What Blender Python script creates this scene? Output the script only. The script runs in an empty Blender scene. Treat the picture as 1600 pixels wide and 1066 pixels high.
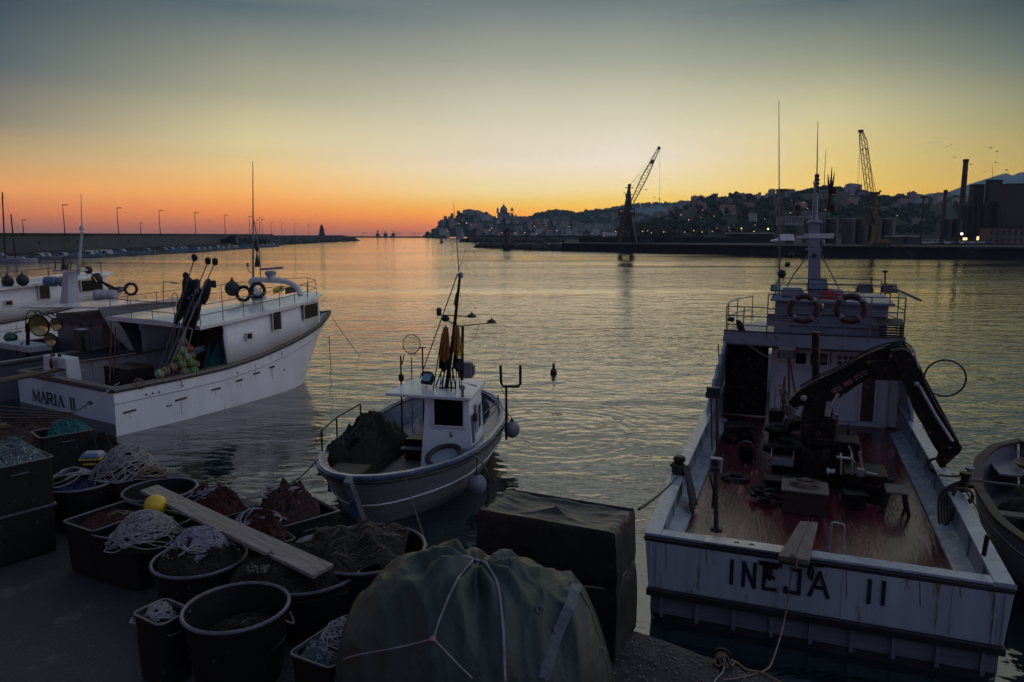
import bpy, math, random
from math import sin, cos, pi, radians, atan2, hypot, sqrt, tan
from mathutils import Vector, Matrix, noise
random.seed(7)
S = bpy.context.scene
C = S.collection

# ------------------------------------------------------------------ camera
F, TH, H = 1150.0, radians(8.2), 5.6
cam = bpy.data.objects.new('camera', bpy.data.cameras.new('camera'))
C.objects.link(cam)
cam.location = (0, 0, H)
cam.rotation_euler = (radians(90) - TH, 0, 0)
cam.data.sensor_width = 36
cam.data.lens = F / 1600 * 36
cam.data.clip_end = 40000
cam.data.clip_start = 0.05
S.camera = cam
S.view_settings.view_transform = 'Standard'
S.view_settings.look = 'None'
S.view_settings.gamma = 1
S.view_settings.exposure = 0.0
S.cycles.volume_bounces = 0
S.cycles.max_bounces = 8

# ------------------------------------------------------------------ world: dusk sky
def lin(c):
    return tuple((x / 255 / 12.92) if x / 255 <= 0.04045 else ((x / 255 + 0.055) / 1.055) ** 2.4 for x in c) + (1,)

SKY = {
    -180: [(0, (60, 58, 82)), (8, (72, 70, 98)), (25, (90, 98, 136)), (60, (98, 112, 140))],
    -80: [(0, (96, 76, 84)), (2, (120, 88, 86)), (8, (92, 88, 94)), (20, (70, 80, 96)), (60, (72, 86, 108))],
    -35: [(0, (112, 86, 88)), (.6, (152, 92, 76)), (1.5, (200, 112, 64)), (3, (222, 150, 78)), (5, (182, 148, 98)), (7, (128, 118, 100)),
          (10.4, (76, 88, 93)), (14, (50, 67, 78)), (20, (104, 118, 124)), (32, (128, 142, 148)), (60, (90, 106, 126))],
    -19: [(0, (140, 92, 84)), (.6, (180, 100, 72)), (1.6, (230, 132, 60)), (3, (242, 170, 84)), (4.6, (232, 190, 120)), (6.5, (214, 196, 145)),
          (10, (166, 162, 134)), (15.5, (86, 102, 107)), (20, (158, 162, 154)), (32, (182, 188, 182)), (60, (100, 116, 134))],
    -1: [(0, (170, 104, 84)), (.7, (222, 124, 70)), (1.6, (246, 162, 60)), (2.3, (234, 184, 84)), (3.3, (234, 208, 146)), (5.2, (230, 212, 184)),
         (8.5, (208, 199, 172)), (12.5, (162, 163, 145)), (16.7, (108, 118, 119)), (22, (188, 190, 178)), (34, (204, 206, 196)), (60, (110, 126, 142))],
    9: [(0, (240, 146, 50)), (1.6, (246, 176, 54)), (2.4, (238, 194, 82)), (3.6, (236, 212, 156)), (5.6, (232, 218, 196)),
        (8.5, (210, 202, 174)), (12.5, (162, 164, 145)), (16.5, (108, 119, 119)), (22, (188, 190, 178)), (34, (204, 206, 196)), (60, (110, 126, 142))],
    23: [(0, (226, 160, 48)), (2, (232, 180, 64)), (3.4, (232, 192, 92)), (5.4, (220, 193, 118)), (8, (204, 192, 144)),
         (11.5, (150, 152, 127)), (15.5, (82, 98, 103)), (20, (172, 174, 158)), (32, (192, 196, 184)), (60, (100, 116, 134))],
    36: [(0, (190, 138, 50)), (3, (190, 148, 60)), (5, (172, 149, 80)), (7, (142, 138, 92)), (10.4, (88, 102, 96)),
         (14, (43, 61, 70)), (20, (156, 160, 142)), (32, (172, 178, 166)), (60, (94, 110, 130))],
    75: [(0, (176, 154, 140)), (10, (190, 188, 188)), (25, (182, 190, 206)), (60, (124, 138, 162))],
    120: [(0, (178, 168, 172)), (20, (206, 212, 230)), (60, (130, 146, 174))],
    150: [(0, (80, 76, 98)), (25, (120, 130, 166)), (60, (116, 132, 162))],
    180: [(0, (60, 58, 82)), (8, (72, 70, 98)), (25, (90, 98, 136)), (60, (98, 112, 140))],
}
w = bpy.data.worlds.new('World')
S.world = w
w.use_nodes = True
nt = w.node_tree
for n in list(nt.nodes):
    nt.nodes.remove(n)
def N(t, **k):
    n = nt.nodes.new(t)
    for a, b in k.items():
        setattr(n, a, b)
    return n
tc = N('ShaderNodeTexCoord')
sep = N('ShaderNodeSeparateXYZ')
nt.links.new(tc.outputs['Generated'], sep.inputs[0])
def wm(op, a, b=None):
    n = N('ShaderNodeMath', operation=op)
    for i, v in enumerate((a, b)):
        if v is None:
            continue
        if isinstance(v, (int, float)):
            n.inputs[i].default_value = v
        else:
            nt.links.new(v, n.inputs[i])
    return n.outputs[0]
el = wm('DIVIDE', wm('ARCSINE', sep.outputs[2]), pi / 2)
el = wm('MAXIMUM', el, 0.0)
az = wm('MULTIPLY', wm('ARCTAN2', sep.outputs[0], sep.outputs[1]), 180 / pi)
keys = sorted(SKY)
HAZE_D, HAZE_S = 1.2e-4, (.040, .046, .058)
def sky_behind_haze(a, e, c):      # sky radiance that shows as colour c once the evening haze lies in front of it
    L = lin(c)
    if abs(a) > 80: return L
    path = min(5250 / max(cos(radians(a)), .25), 547 / max(sin(radians(e)), 1e-4))
    T = math.exp(-HAZE_D * path)
    return tuple(max(.002, (x - q * (1 - T)) / T) for x, q in zip(L[:3], HAZE_S)) + (1,)
def fine(stops):
    out = []
    for (e0, c0), (e1, c1) in zip(stops, stops[1:]):
        out.append((e0, c0))
        if e0 < 3.5 < e1 and e1 - e0 > 1.2: out.append(((e0 + e1) / 2, tuple((p + q) / 2 for p, q in zip(c0, c1))))
    return out + [stops[-1]]
def ramp(stops, a):
    stops = fine(stops)
    r = N('ShaderNodeValToRGB')
    r.color_ramp.interpolation = 'LINEAR'
    e = r.color_ramp.elements
    e[0].position = stops[0][0] / 90
    e[0].color = sky_behind_haze(a, stops[0][0], stops[0][1])
    e[1].position = stops[1][0] / 90
    e[1].color = sky_behind_haze(a, stops[1][0], stops[1][1])
    for p, c in stops[2:]:
        q = e.new(p / 90)
        q.color = sky_behind_haze(a, p, c)
    nt.links.new(el, r.inputs[0])
    return r.outputs[0]
cur = ramp(SKY[keys[0]], keys[0])
for a, b in zip(keys[:-1], keys[1:]):
    mr = N('ShaderNodeMapRange', interpolation_type='LINEAR')
    nt.links.new(az, mr.inputs[0])
    mr.inputs[1].default_value = a
    mr.inputs[2].default_value = b
    mx = N('ShaderNodeMix', data_type='RGBA')
    nt.links.new(mr.outputs[0], mx.inputs[0])
    nt.links.new(cur, mx.inputs[6])
    nt.links.new(ramp(SKY[b], b), mx.inputs[7])
    cur = mx.outputs[2]
bg = N('ShaderNodeBackground')
nt.links.new(cur, bg.inputs[0])
bg.inputs[1].default_value = 1.0
wo = N('ShaderNodeOutputWorld')
nt.links.new(bg.outputs[0], wo.inputs[0])

# ------------------------------------------------------------------ low afterglow sun
sd = bpy.data.lights.new('sun', 'SUN')
sd.energy = 0.05
sd.angle = radians(30)
sd.color = (1.0, 0.62, 0.36)
sun = bpy.data.objects.new('sun', sd)
C.objects.link(sun)
sun.rotation_euler = (Vector((sin(radians(6)) * cos(radians(.8)), cos(radians(6)) * cos(radians(.8)), sin(radians(.8))))).to_track_quat('Z', 'Y').to_euler()

# ------------------------------------------------------------------ pixel of the photograph -> point of the place
def ray(px, py):
    u = (px - 800) / F
    v = (533 - py) / F
    return Vector((u, cos(TH) + v * sin(TH), v * cos(TH) - sin(TH)))
def at_z(px, py, z=0.0):
    d = ray(px, py)
    t = (z - H) / d.z
    return Vector((d.x * t, d.y * t, z))
def at_y(px, py, Y):
    d = ray(px, py)
    t = Y / d.y
    return Vector((d.x * t, Y, H + d.z * t))

class Frame:                      # a boat's own axes: x to starboard, y forward, z up
    def __init__(s, o, a):
        s.o = Vector((o[0], o[1], 0)); s.a = radians(a)
    def loc(s, p):
        x, y = p[0] - s.o.x, p[1] - s.o.y
        c, n = cos(s.a), sin(s.a)
        return Vector((x * c - y * n, x * n + y * c, p[2]))
    def wor(s, p):
        c, n = cos(s.a), sin(s.a)
        return Vector((s.o.x + p[0] * c + p[1] * n, s.o.y - p[0] * n + p[1] * c, p[2]))
    def z(s, px, py, z): return s.loc(at_z(px, py, z))
    def y(s, px, py, yl):
        d = ray(px, py); c, n = cos(s.a), sin(s.a)
        t = (yl + s.o.x * n + s.o.y * c) / (d.x * n + d.y * c)
        return s.loc((d.x * t, d.y * t, H + d.z * t))
    def x(s, px, py, xl):
        d = ray(px, py); c, n = cos(s.a), sin(s.a)
        t = (xl + s.o.x * c - s.o.y * n) / (d.x * c - d.y * n)
        return s.loc((d.x * t, d.y * t, H + d.z * t))

# ------------------------------------------------------------------ materials
def mat(name, col, rough=0.6, metal=0.0, var=0.25, scale=3.0, bump=0.0, bscale=20.0, spec=0.5, wear=None, stretch=(1, 1, 1), emit=None, coat=0):
    m = bpy.data.materials.new(name)
    m.use_nodes = True
    t = m.node_tree
    b = t.nodes['Principled BSDF']
    tc = t.nodes.new('ShaderNodeTexCoord')
    mp = t.nodes.new('ShaderNodeMapping')
    mp.inputs['Scale'].default_value = stretch
    t.links.new(tc.outputs['Object'], mp.inputs[0])
    n = t.nodes.new('ShaderNodeTexNoise')
    n.inputs['Scale'].default_value = scale
    n.inputs['Detail'].default_value = 6
    n.inputs['Roughness'].default_value = 0.65
    t.links.new(mp.outputs[0], n.inputs[0])
    r = t.nodes.new('ShaderNodeValToRGB')
    r.color_ramp.elements[0].position = 0.32
    r.color_ramp.elements[1].position = 0.68
    r.color_ramp.elements[0].color = tuple(x * (1 - var) for x in col) + (1,)
    r.color_ramp.elements[1].color = tuple(min(1, x * (1 + var * .5)) for x in col) + (1,)
    t.links.new(n.outputs[0], r.inputs[0])
    out = r.outputs[0]
    if wear:                      # stains and worn patches: (colour, amount, scale)
        n2 = t.nodes.new('ShaderNodeTexNoise')
        n2.inputs['Scale'].default_value = wear[2]
        n2.inputs['Detail'].default_value = 8
        n2.inputs['Roughness'].default_value = 0.72
        t.links.new(mp.outputs[0], n2.inputs[0])
        r2 = t.nodes.new('ShaderNodeValToRGB')
        r2.color_ramp.elements[0].position = 0.66 - wear[1] * .3
        r2.color_ramp.elements[1].position = 0.72 - wear[1] * .25
        t.links.new(n2.outputs[0], r2.inputs[0])
        mx = t.nodes.new('ShaderNodeMix')
        mx.data_type = 'RGBA'
        t.links.new(r2.outputs[0], mx.inputs[0])
        t.links.new(out, mx.inputs[6])
        mx.inputs[7].default_value = tuple(wear[0]) + (1,)
        out = mx.outputs[2]
    t.links.new(out, b.inputs['Base Color'])
    b.inputs['Metallic'].default_value = metal
    b.inputs['Specular IOR Level'].default_value = spec
    mr = t.nodes.new('ShaderNodeMapRange')
    mr.inputs[3].default_value = max(0.02, rough - .12)
    mr.inputs[4].default_value = min(1, rough + .12)
    t.links.new(n.outputs[0], mr.inputs[0])
    t.links.new(mr.outputs[0], b.inputs['Roughness'])
    if coat:
        b.inputs['Coat Weight'].default_value = coat
        b.inputs['Coat Roughness'].default_value = 0.12
    if emit:
        b.inputs['Emission Color'].default_value = tuple(emit[0]) + (1,)
        b.inputs['Emission Strength'].default_value = emit[1]
    if bump:
        n3 = t.nodes.new('ShaderNodeTexNoise')
        n3.inputs['Scale'].default_value = bscale
        n3.inputs['Detail'].default_value = 5
        t.links.new(mp.outputs[0], n3.inputs[0])
        bp = t.nodes.new('ShaderNodeBump')
        bp.inputs['Strength'].default_value = bump
        bp.inputs['Distance'].default_value = 0.02
        t.links.new(n3.outputs[0], bp.inputs['Height'])
        t.links.new(bp.outputs[0], b.inputs['Normal'])
    return m

RUST = (.16, .07, .03)
MT = dict(
    white=mat('white boat paint', (.62, .62, .66), .38, var=.12, scale=1.2, wear=((.36, .30, .25), .16, 2.4), bump=.15, bscale=5, stretch=(1, 1, .45)),
    housewhite=mat('bright wheelhouse paint', (.78, .80, .84), .4, var=.12, scale=1.5, wear=((.5, .46, .4), .14, 4), bump=.15, bscale=6),
    slate=mat('dark slate boat paint', (.075, .085, .115), .45, var=.3, scale=1.5, wear=((.12, .10, .09), .25, 3)),
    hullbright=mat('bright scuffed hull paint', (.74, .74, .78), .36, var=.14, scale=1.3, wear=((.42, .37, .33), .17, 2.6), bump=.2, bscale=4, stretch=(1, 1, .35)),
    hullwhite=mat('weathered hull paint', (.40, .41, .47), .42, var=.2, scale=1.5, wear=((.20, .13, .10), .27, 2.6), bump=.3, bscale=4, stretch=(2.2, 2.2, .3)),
    hullgrey=mat('grey hull planking paint', (.17, .17, .20), .5, var=.3, scale=2.2, wear=((.16, .15, .15), .35, 5), bump=.4, bscale=9, stretch=(.5, .5, 6)),
    greyblue=mat('grey blue paint', (.22, .25, .32), .45, var=.25, scale=1.5, wear=((.16, .13, .1), .25, 3)),
    roofwhite=mat('glossy deckhouse roof paint', (.66, .66, .68), .2, var=.12, scale=.9, bump=.25, bscale=2.0, wear=((.4, .38, .36), .12, 2)),
    black=mat('black rubber and paint', (.02, .02, .022), .55, var=.4),
    boot=mat('dark bottom paint', (.025, .028, .032), .6, var=.4, wear=((.05, .055, .04), .3, 4)),
    darksteel=mat('dark greasy steel', (.014, .012, .012), .5, metal=.2, spec=.3, var=.5, scale=6, wear=(RUST, .3, 7), bump=.3, bscale=18),
    steel=mat('galvanised steel', (.42, .43, .45), .38, metal=.7, var=.3, scale=8, wear=((.2, .13, .09), .2, 9)),
    rail=mat('dull rail paint', (.16, .16, .17), .45, metal=.2, var=.4, scale=9),
    teak=mat('worn wine red deck planks', (.10, .016, .024), .2, var=.6, scale=2.5, wear=((.27, .10, .115), .30, 2.4), bump=.3, bscale=9, stretch=(3, .35, 1)),
    greydeck=mat('grey wooden deck boards', (.2, .19, .19), .55, var=.4, scale=4, wear=((.09, .08, .08), .4, 4), bump=.5, bscale=12, stretch=(3, .4, 1)),
    plank=mat('weathered timber plank', (.17, .14, .12), .75, var=.45, scale=5, wear=((.11, .09, .08), .4, 6), bump=.8, bscale=22, stretch=(5, .5, 5)),
    wood=mat('dark stained timber', (.045, .028, .02), .65, var=.5, scale=5, bump=.5, bscale=16, stretch=(1, 1, 4)),
    capwood=mat('rubbed painted rail cap', (.30, .33, .40), .28, var=.3, scale=3, wear=((.55, .52, .5), .3, 3.4), bump=.4, bscale=10),
    capcream=mat('cream replaced cap plank', (.6, .55, .48), .4, var=.2, scale=5, wear=((.2, .16, .13), .2, 7), bump=.3),
    bluecap=mat('navy blue gunwale paint', (.045, .07, .14), .28, var=.4, scale=4, wear=((.2, .2, .24), .3, 5), bump=.4),
    glass=mat('dark window glass', (.007, .008, .010), .1, var=.2, spec=.12),
    bin=mat('black moulded plastic', (.011, .012, .014), .6, spec=.25, var=.3, scale=5, bump=.25, bscale=30, wear=((.05, .05, .055), .2, 9)),
    rim=mat('scuffed plastic rim', (.10, .10, .125), .38, var=.4, scale=12, wear=((.25, .25, .3), .2, 14)),
    rope=mat('pale synthetic rope', (.28, .265, .27), .7, var=.45, scale=14, bump=.5, bscale=90),
    rope2=mat('grey lilac rope', (.25, .23, .30), .7, var=.45, scale=14, bump=.5, bscale=90),
    rope3=mat('brown hemp rope', (.20, .15, .11), .8, var=.45, scale=14, bump=.5, bscale=90),
    ropedark=mat('dark wet mooring rope', (.035, .033, .032), .7, var=.4, scale=14, bump=.4, bscale=60),
    ropegreen=mat('green plastic hose', (.02, .13, .07), .4, var=.3),
    netred=mat('rust red netting', (.15, .026, .018), .8, var=.7, scale=22, bump=1, bscale=60),
    netpink=mat('brownish pink netting', (.12, .05, .05), .8, var=.6, scale=22, bump=1, bscale=60),
    netblue=mat('blue netting', (.02, .035, .16), .8, var=.6, scale=22, bump=1, bscale=60),
    netteal=mat('turquoise netting', (.03, .30, .30), .75, var=.5, scale=16, bump=1, bscale=50),
    netpale=mat('pale blue grey netting', (.22, .30, .32), .75, var=.6, scale=16, bump=1, bscale=50),
    netbrown=mat('dark brown netting', (.032, .024, .019), .85, var=.6, scale=16, bump=1, bscale=50),
    tarpgreen=mat('dark green canvas', (.016, .036, .031), .5, var=.5, scale=2.2, wear=((.028, .048, .042), .25, 3.5), bump=.4, bscale=14),
    tarpblack=mat('black plastic sheeting', (.022, .021, .022), .42, var=.4, scale=3, wear=((.06, .055, .052), .2, 5), bump=.6, bscale=7),
    strap=mat('grey webbing strap', (.12, .13, .16), .7, var=.3, scale=20, bump=.4, bscale=70),
    yellow=mat('yellow plastic float', (.62, .42, .02), .42, var=.2, scale=8, wear=((.35, .22, .03), .2, 9)),
    fender=mat('grey rubber fender', (.20, .20, .24), .5, var=.3, scale=8, wear=((.08, .08, .09), .25, 9)),
    floatgreen=mat('net wrapped green float', (.17, .24, .08), .6, var=.5, scale=18, bump=.7, bscale=40),
    floatpale=mat('pale green float', (.26, .36, .22), .6, var=.5, scale=18, bump=.7, bscale=40),
    floatbrown=mat('net wrapped brown float', (.22, .14, .10), .65, var=.5, scale=18, bump=.7, bscale=40),
    floatred=mat('red float', (.4, .06, .02), .6, var=.4, scale=18),
    red=mat('red liferaft cover', (.45, .02, .03), .5, var=.3, scale=6),
    ring=mat('faded dark red lifebuoy skin', (.045, .018, .02), .55, var=.3, scale=8),
    orange=mat('amber flag cloth', (.30, .11, .018), .7, var=.3, scale=8),
    flagyellow=mat('yellow flag cloth', (.62, .45, .03), .7, var=.3, scale=8),
    flagdark=mat('black marker flag cloth', (.015, .015, .018), .8, var=.4),
    tan=mat('tan canvas bag', (.2, .115, .06), .8, var=.4, scale=8),
    cloth=mat('white cloth', (.5, .47, .5), .8, var=.2, scale=8),
    lens=mat('pale blue lamp lens', (.22, .38, .46), .12, var=.3, scale=6),
    brass=mat('yellowed lamp reflector', (.55, .43, .18), .2, metal=.8, var=.3, scale=5),
    ink=mat('black lettering paint', (.02, .02, .028), .5, var=.3, scale=12),
    pinkink=mat('faded pinkish lettering', (.36, .2, .18), .6, var=.4, scale=30),
    violet=mat('violet graffiti paint', (.35, .28, .85), .6, var=.2),
    brown=mat('rusty brown casing', (.095, .05, .03), .6, var=.5, scale=8, wear=(RUST, .3, 7)),
    concrete=mat('sea stained concrete', (.062, .065, .075), .85, var=.4, scale=.12, wear=((.08, .08, .085), .4, .25), bump=.4, bscale=2),
    rock=mat('dark mole rock', (.055, .055, .06), .9, var=.5, scale=.4, bump=.8, bscale=3),
    wall=mat('pale house plaster', (.30, .28, .30), .85, var=.3, scale=.15),
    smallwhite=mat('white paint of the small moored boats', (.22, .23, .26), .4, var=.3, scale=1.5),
    wallpink=mat('rose house plaster', (.17, .12, .115), .85, var=.3, scale=.15),
    wallgrey=mat('grey house plaster', (.17, .17, .19), .85, var=.3, scale=.15),
    rooftile=mat('dark clay roof tile', (.10, .06, .05), .85, var=.4, scale=.5),
    farwin=mat('dark far window', (.02, .022, .03), .3),
    foliage=mat('dark hillside foliage', (.036, .046, .036), .95, var=.6, scale=.06, bump=.4, bscale=.8, spec=.1),
    hillsoil=mat('scrub covered hillside', (.032, .038, .036), .95, var=.6, scale=.015, bump=.3, bscale=.1, spec=.1),
    brick=mat('dark old brick', (.10, .065, .055), .85, var=.4, scale=.6),
    factory=mat('dusty factory cladding', (.045, .042, .043), .8, var=.35, scale=.1, wear=((.06, .055, .055), .3, .3)),
    silo=mat('ribbed grey silo steel', (.07, .07, .085), .55, metal=.2, var=.3, scale=.2),
    craneyellow=mat('weathered yellow crane paint', (.15, .09, .014), .55, var=.4, scale=.4, wear=(RUST, .3, .6)),
    cranedark=mat('dark crane steel', (.05, .042, .036), .6, var=.4, scale=.5),
    carwhite=mat('white car paint', (.55, .55, .57), .2, var=.05, coat=.6),
    cardark=mat('dark car paint', (.05, .055, .07), .2, var=.05, coat=.6),
    carsilver=mat('silver car paint', (.34, .35, .37), .25, metal=.5, var=.05, coat=.6),
    greenroof=mat('pale greenhouse sheeting', (.45, .5, .5), .4, var=.1, scale=.05),
    lampwarm=mat('warm lit lamp', (1, .7, .35), .5, emit=((1, .52, .18), 3.5)),
    lampwhite=mat('white lit lamp', (1, .95, .8), .5, emit=((1, .86, .6), 4.0)),
    lampgreen=mat('green lit lamp', (.3, 1, .6), .5, emit=((.3, 1, .55), 2.5)),
    winlit=mat('lit far window', (1, .7, .3), .5, emit=((1, .6, .25), 2.0)),
    trail=mat('sunlit vapour', (.9, .85, .75), .9, emit=((1, .8, .55), .55)),  # emission put in for the sunlight on the trail
    bluelid=mat('faded blue plastic lid', (.12, .18, .30), .3, var=.3, scale=8),
    tealpaint=mat('dim blue green tarpaulin', (.03, .1, .2), .5, var=.3),
    hillteal=mat('distant ridge with haze in its colour', (.085, .15, .18), .95, var=.4, scale=.01, spec=.1),  # haze blue is mixed into the ridge colour itself
    farmount=mat('far mountain with haze in its colour', (.10, .17, .22), .95, var=.3, scale=.002, spec=.1),  # lightened and blued so the colour carries part of the haze
)

def net_look(name, scale=38, dark=.25):
    """turn a plain cloth colour into knotted mesh: pale twine over dark holes"""
    m = MT[name]; t = m.node_tree; b = t.nodes['Principled BSDF']
    tc = next(n for n in t.nodes if n.type == 'TEX_COORD')
    v = t.nodes.new('ShaderNodeTexVoronoi'); v.feature = 'DISTANCE_TO_EDGE'; v.inputs['Scale'].default_value = scale
    nz = t.nodes.new('ShaderNodeTexNoise'); nz.inputs['Scale'].default_value = 5; nz.inputs['Detail'].default_value = 3
    ad = t.nodes.new('ShaderNodeVectorMath'); ad.operation = 'MULTIPLY_ADD'; t.links.new(nz.outputs['Color'], ad.inputs[0]); ad.inputs[1].default_value = (.12,) * 3; t.links.new(tc.outputs['Object'], ad.inputs[2])
    t.links.new(tc.outputs['Object'], nz.inputs[0]); t.links.new(ad.outputs[0], v.inputs[0])
    r = t.nodes.new('ShaderNodeMapRange'); r.inputs[1].default_value = .02; r.inputs[2].default_value = .10; r.inputs[3].default_value = 1.9; r.inputs[4].default_value = dark
    t.links.new(v.outputs['Distance'], r.inputs[0])
    hv = t.nodes.new('ShaderNodeHueSaturation'); t.links.new(b.inputs['Base Color'].links[0].from_socket, hv.inputs['Color']); t.links.new(r.outputs[0], hv.inputs['Value'])
    t.links.new(hv.outputs[0], b.inputs['Base Color'])
    bp = t.nodes.new('ShaderNodeBump'); bp.inputs['Strength'].default_value = .9; bp.inputs['Distance'].default_value = .02
    t.links.new(r.outputs[0], bp.inputs['Height']); t.links.new(bp.outputs[0], b.inputs['Normal'])
for n_, s_ in (('netred', 34), ('netpink', 34), ('netblue', 30), ('netteal', 26), ('netpale', 24), ('netbrown', 30)): net_look(n_, s_)

# ------------------------------------------------------------------ mesh building
class G:
    def __init__(s): s.v = []; s.f = []; s.m = []; s.mi = 0
    def add(s, v, f):
        o = len(s.v)
        s.v += [tuple(p) for p in v]
        s.f += [tuple(i + o for i in q) for q in f]
        s.m += [s.mi] * len(f)
    def box(s, c, d, rot=None, taper=1.0):
        x, y, z = d[0] / 2, d[1] / 2, d[2] / 2
        vs = [Vector((a * x * (taper if k > 0 else 1), b * y * (taper if k > 0 else 1), k * z)) for k in (-1, 1) for a, b in ((-1, -1), (1, -1), (1, 1), (-1, 1))]
        R = rot if isinstance(rot, Matrix) else (Matrix.Rotation(rot, 3, 'Z') if rot else None)
        vs = [(R @ p if R else p) + Vector(c) for p in vs]
        s.add(vs, [(0, 3, 2, 1), (4, 5, 6, 7), (0, 1, 5, 4), (1, 2, 6, 5), (2, 3, 7, 6), (3, 0, 4, 7)])
    def hexa(s, b, t):            # four bottom and four top points
        s.add(list(b) + list(t), [(0, 3, 2, 1), (4, 5, 6, 7), (0, 1, 5, 4), (1, 2, 6, 5), (2, 3, 7, 6), (3, 0, 4, 7)])
    def prism(s, poly, off):      # polygon (3d points) pushed along off
        n = len(poly); off = Vector(off)
        vs = [Vector(p) for p in poly] + [Vector(p) + off for p in poly]
        s.add(vs, [tuple(range(n))[::-1], tuple(range(n, 2 * n))] + [(i, (i + 1) % n, n + (i + 1) % n, n + i) for i in range(n)])
    def beam(s, a, b, w, h=None, up=(0, 0, 1)):
        a, b = Vector(a), Vector(b); h = h or w
        d = (b - a).normalized(); u = Vector(up)
        if abs(d.dot(u)) > .98: u = Vector((0, 1, 0))
        x = d.cross(u).normalized(); y = x.cross(d)
        q = [x * i * w / 2 + y * j * h / 2 for i, j in ((-1, -1), (1, -1), (1, 1), (-1, 1))]
        s.add([a + p for p in q] + [b + p for p in q], [(0, 1, 2, 3)[::-1], (4, 5, 6, 7), (0, 1, 5, 4), (1, 2, 6, 5), (2, 3, 7, 6), (3, 0, 4, 7)])
    def tube(s, pts, r, n=6, closed=False):
        P = [Vector(p) for p in pts]; m = len(P)
        rs = r if isinstance(r, (list, tuple)) else [r] * m
        vs = []; X = None
        for i in range(m):
            if closed: d = P[(i + 1) % m] - P[i - 1]
            else: d = P[min(i + 1, m - 1)] - P[max(i - 1, 0)]
            if d.length < 1e-9: d = Vector((0, 0, 1))
            d.normalize()
            if X is None:
                u = Vector((0, 0, 1)) if abs(d.z) < .9 else Vector((1, 0, 0))
                X = d.cross(u).normalized()
            else:
                X = X - d * X.dot(d)
                X = X.normalized() if X.length > 1e-6 else d.orthogonal().normalized()
            Y = d.cross(X)
            vs += [P[i] + (X * cos(2 * pi * k / n) + Y * sin(2 * pi * k / n)) * rs[i] for k in range(n)]
        f = [(i * n + k, i * n + (k + 1) % n, ((i + 1) % m) * n + (k + 1) % n, ((i + 1) % m) * n + k) for i in range(m if closed else m - 1) for k in range(n)]
        if not closed: f += [tuple(range(n))[::-1], tuple(range((m - 1) * n, m * n))]
        s.add(vs, f)
    def lathe(s, prof, c=(0, 0, 0), n=16, axis=None, cap=True):   # prof: (radius, height)
        R = Vector((0, 0, 1)).rotation_difference(Vector(axis)).to_matrix() if axis is not None else Matrix.Identity(3)
        vs = [R @ Vector((r * cos(2 * pi * k / n), r * sin(2 * pi * k / n), z)) + Vector(c) for r, z in prof for k in range(n)]
        f = [(i * n + k, i * n + (k + 1) % n, (i + 1) * n + (k + 1) % n, (i + 1) * n + k) for i in range(len(prof) - 1) for k in range(n)]
        if cap: f += [tuple(range(n))[::-1], tuple(range((len(prof) - 1) * n, len(prof) * n))]
        s.add(vs, f)
    def ball(s, c, r, n=14, sq=(1, 1, 1), jit=0):
        m = max(5, n // 2 + 1); vs = []; c = Vector(c)
        for i in range(m):
            th = pi * (i + .02) / (m - 1 + .04) if m > 1 else 0
            for k in range(n):
                p = Vector((sin(th) * cos(2 * pi * k / n) * sq[0], sin(th) * sin(2 * pi * k / n) * sq[1], -cos(th) * sq[2]))
                q = r * (1 + (random.uniform(-jit, jit) if jit and 0 < i < m - 1 else 0))
                vs.append(c + p * q)
        f = [(i * n + k, i * n + (k + 1) % n, (i + 1) * n + (k + 1) % n, (i + 1) * n + k) for i in range(m - 1) for k in range(n)]
        f += [tuple(range(n))[::-1], tuple(range((m - 1) * n, m * n))]
        s.add(vs, f)
    def torus(s, c, R, r, axis=(0, 0, 1), n=28, m=8):
        Q = Vector((0, 0, 1)).rotation_difference(Vector(axis)).to_matrix()
        s.tube([Vector(c) + Q @ Vector((R * cos(2 * pi * k / n), R * sin(2 * pi * k / n), 0)) for k in range(n)], r, m, closed=True)
    def grid(s, fn, nu, nv):
        vs = [fn(i / nu, j / nv) for j in range(nv + 1) for i in range(nu + 1)]
        s.add(vs, [(j * (nu + 1) + i, j * (nu + 1) + i + 1, (j + 1) * (nu + 1) + i + 1, (j + 1) * (nu + 1) + i) for j in range(nv) for i in range(nu)])
    def make(s, name, m, parent=None, smooth=False, bevel=0, label=None, cat=None, group=None, kind=None, solid=0):
        me = bpy.data.meshes.new(name)
        me.from_pydata(s.v, [], s.f)
        ms = m if isinstance(m, (list, tuple)) else [m]
        for q in ms: me.materials.append(MT[q] if isinstance(q, str) else q)
        if len(ms) > 1: me.polygons.foreach_set('material_index', s.m)
        me.validate()
        me.update()
        if smooth:
            me.polygons.foreach_set('use_smooth', [True] * len(me.polygons))
            me.set_sharp_from_angle(angle=radians(40))
        o = bpy.data.objects.new(name, me)
        C.objects.link(o)
        if parent: o.parent = parent
        if solid:
            md = o.modifiers.new('thick', 'SOLIDIFY'); md.thickness = solid
        if bevel:
            md = o.modifiers.new('soft edges', 'BEVEL'); md.width = bevel; md.segments = 2; md.limit_method = 'ANGLE'; md.angle_limit = radians(35)
            md.harden_normals = False
        tag(o, label, cat, group, kind)
        return o

def tag(o, label=None, cat=None, group=None, kind=None):
    if label: o['label'] = label
    if cat: o['category'] = cat
    if group: o['group'] = group
    if kind: o['kind'] = kind
    return o

def thing(name, label, cat, loc=(0, 0, 0), rz=0.0, group=None):
    o = bpy.data.objects.new(name, None)
    o.empty_display_size = .3
    C.objects.link(o)
    o.location = loc
    o.rotation_euler = (0, 0, rz)
    return tag(o, label, cat, group)

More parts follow.
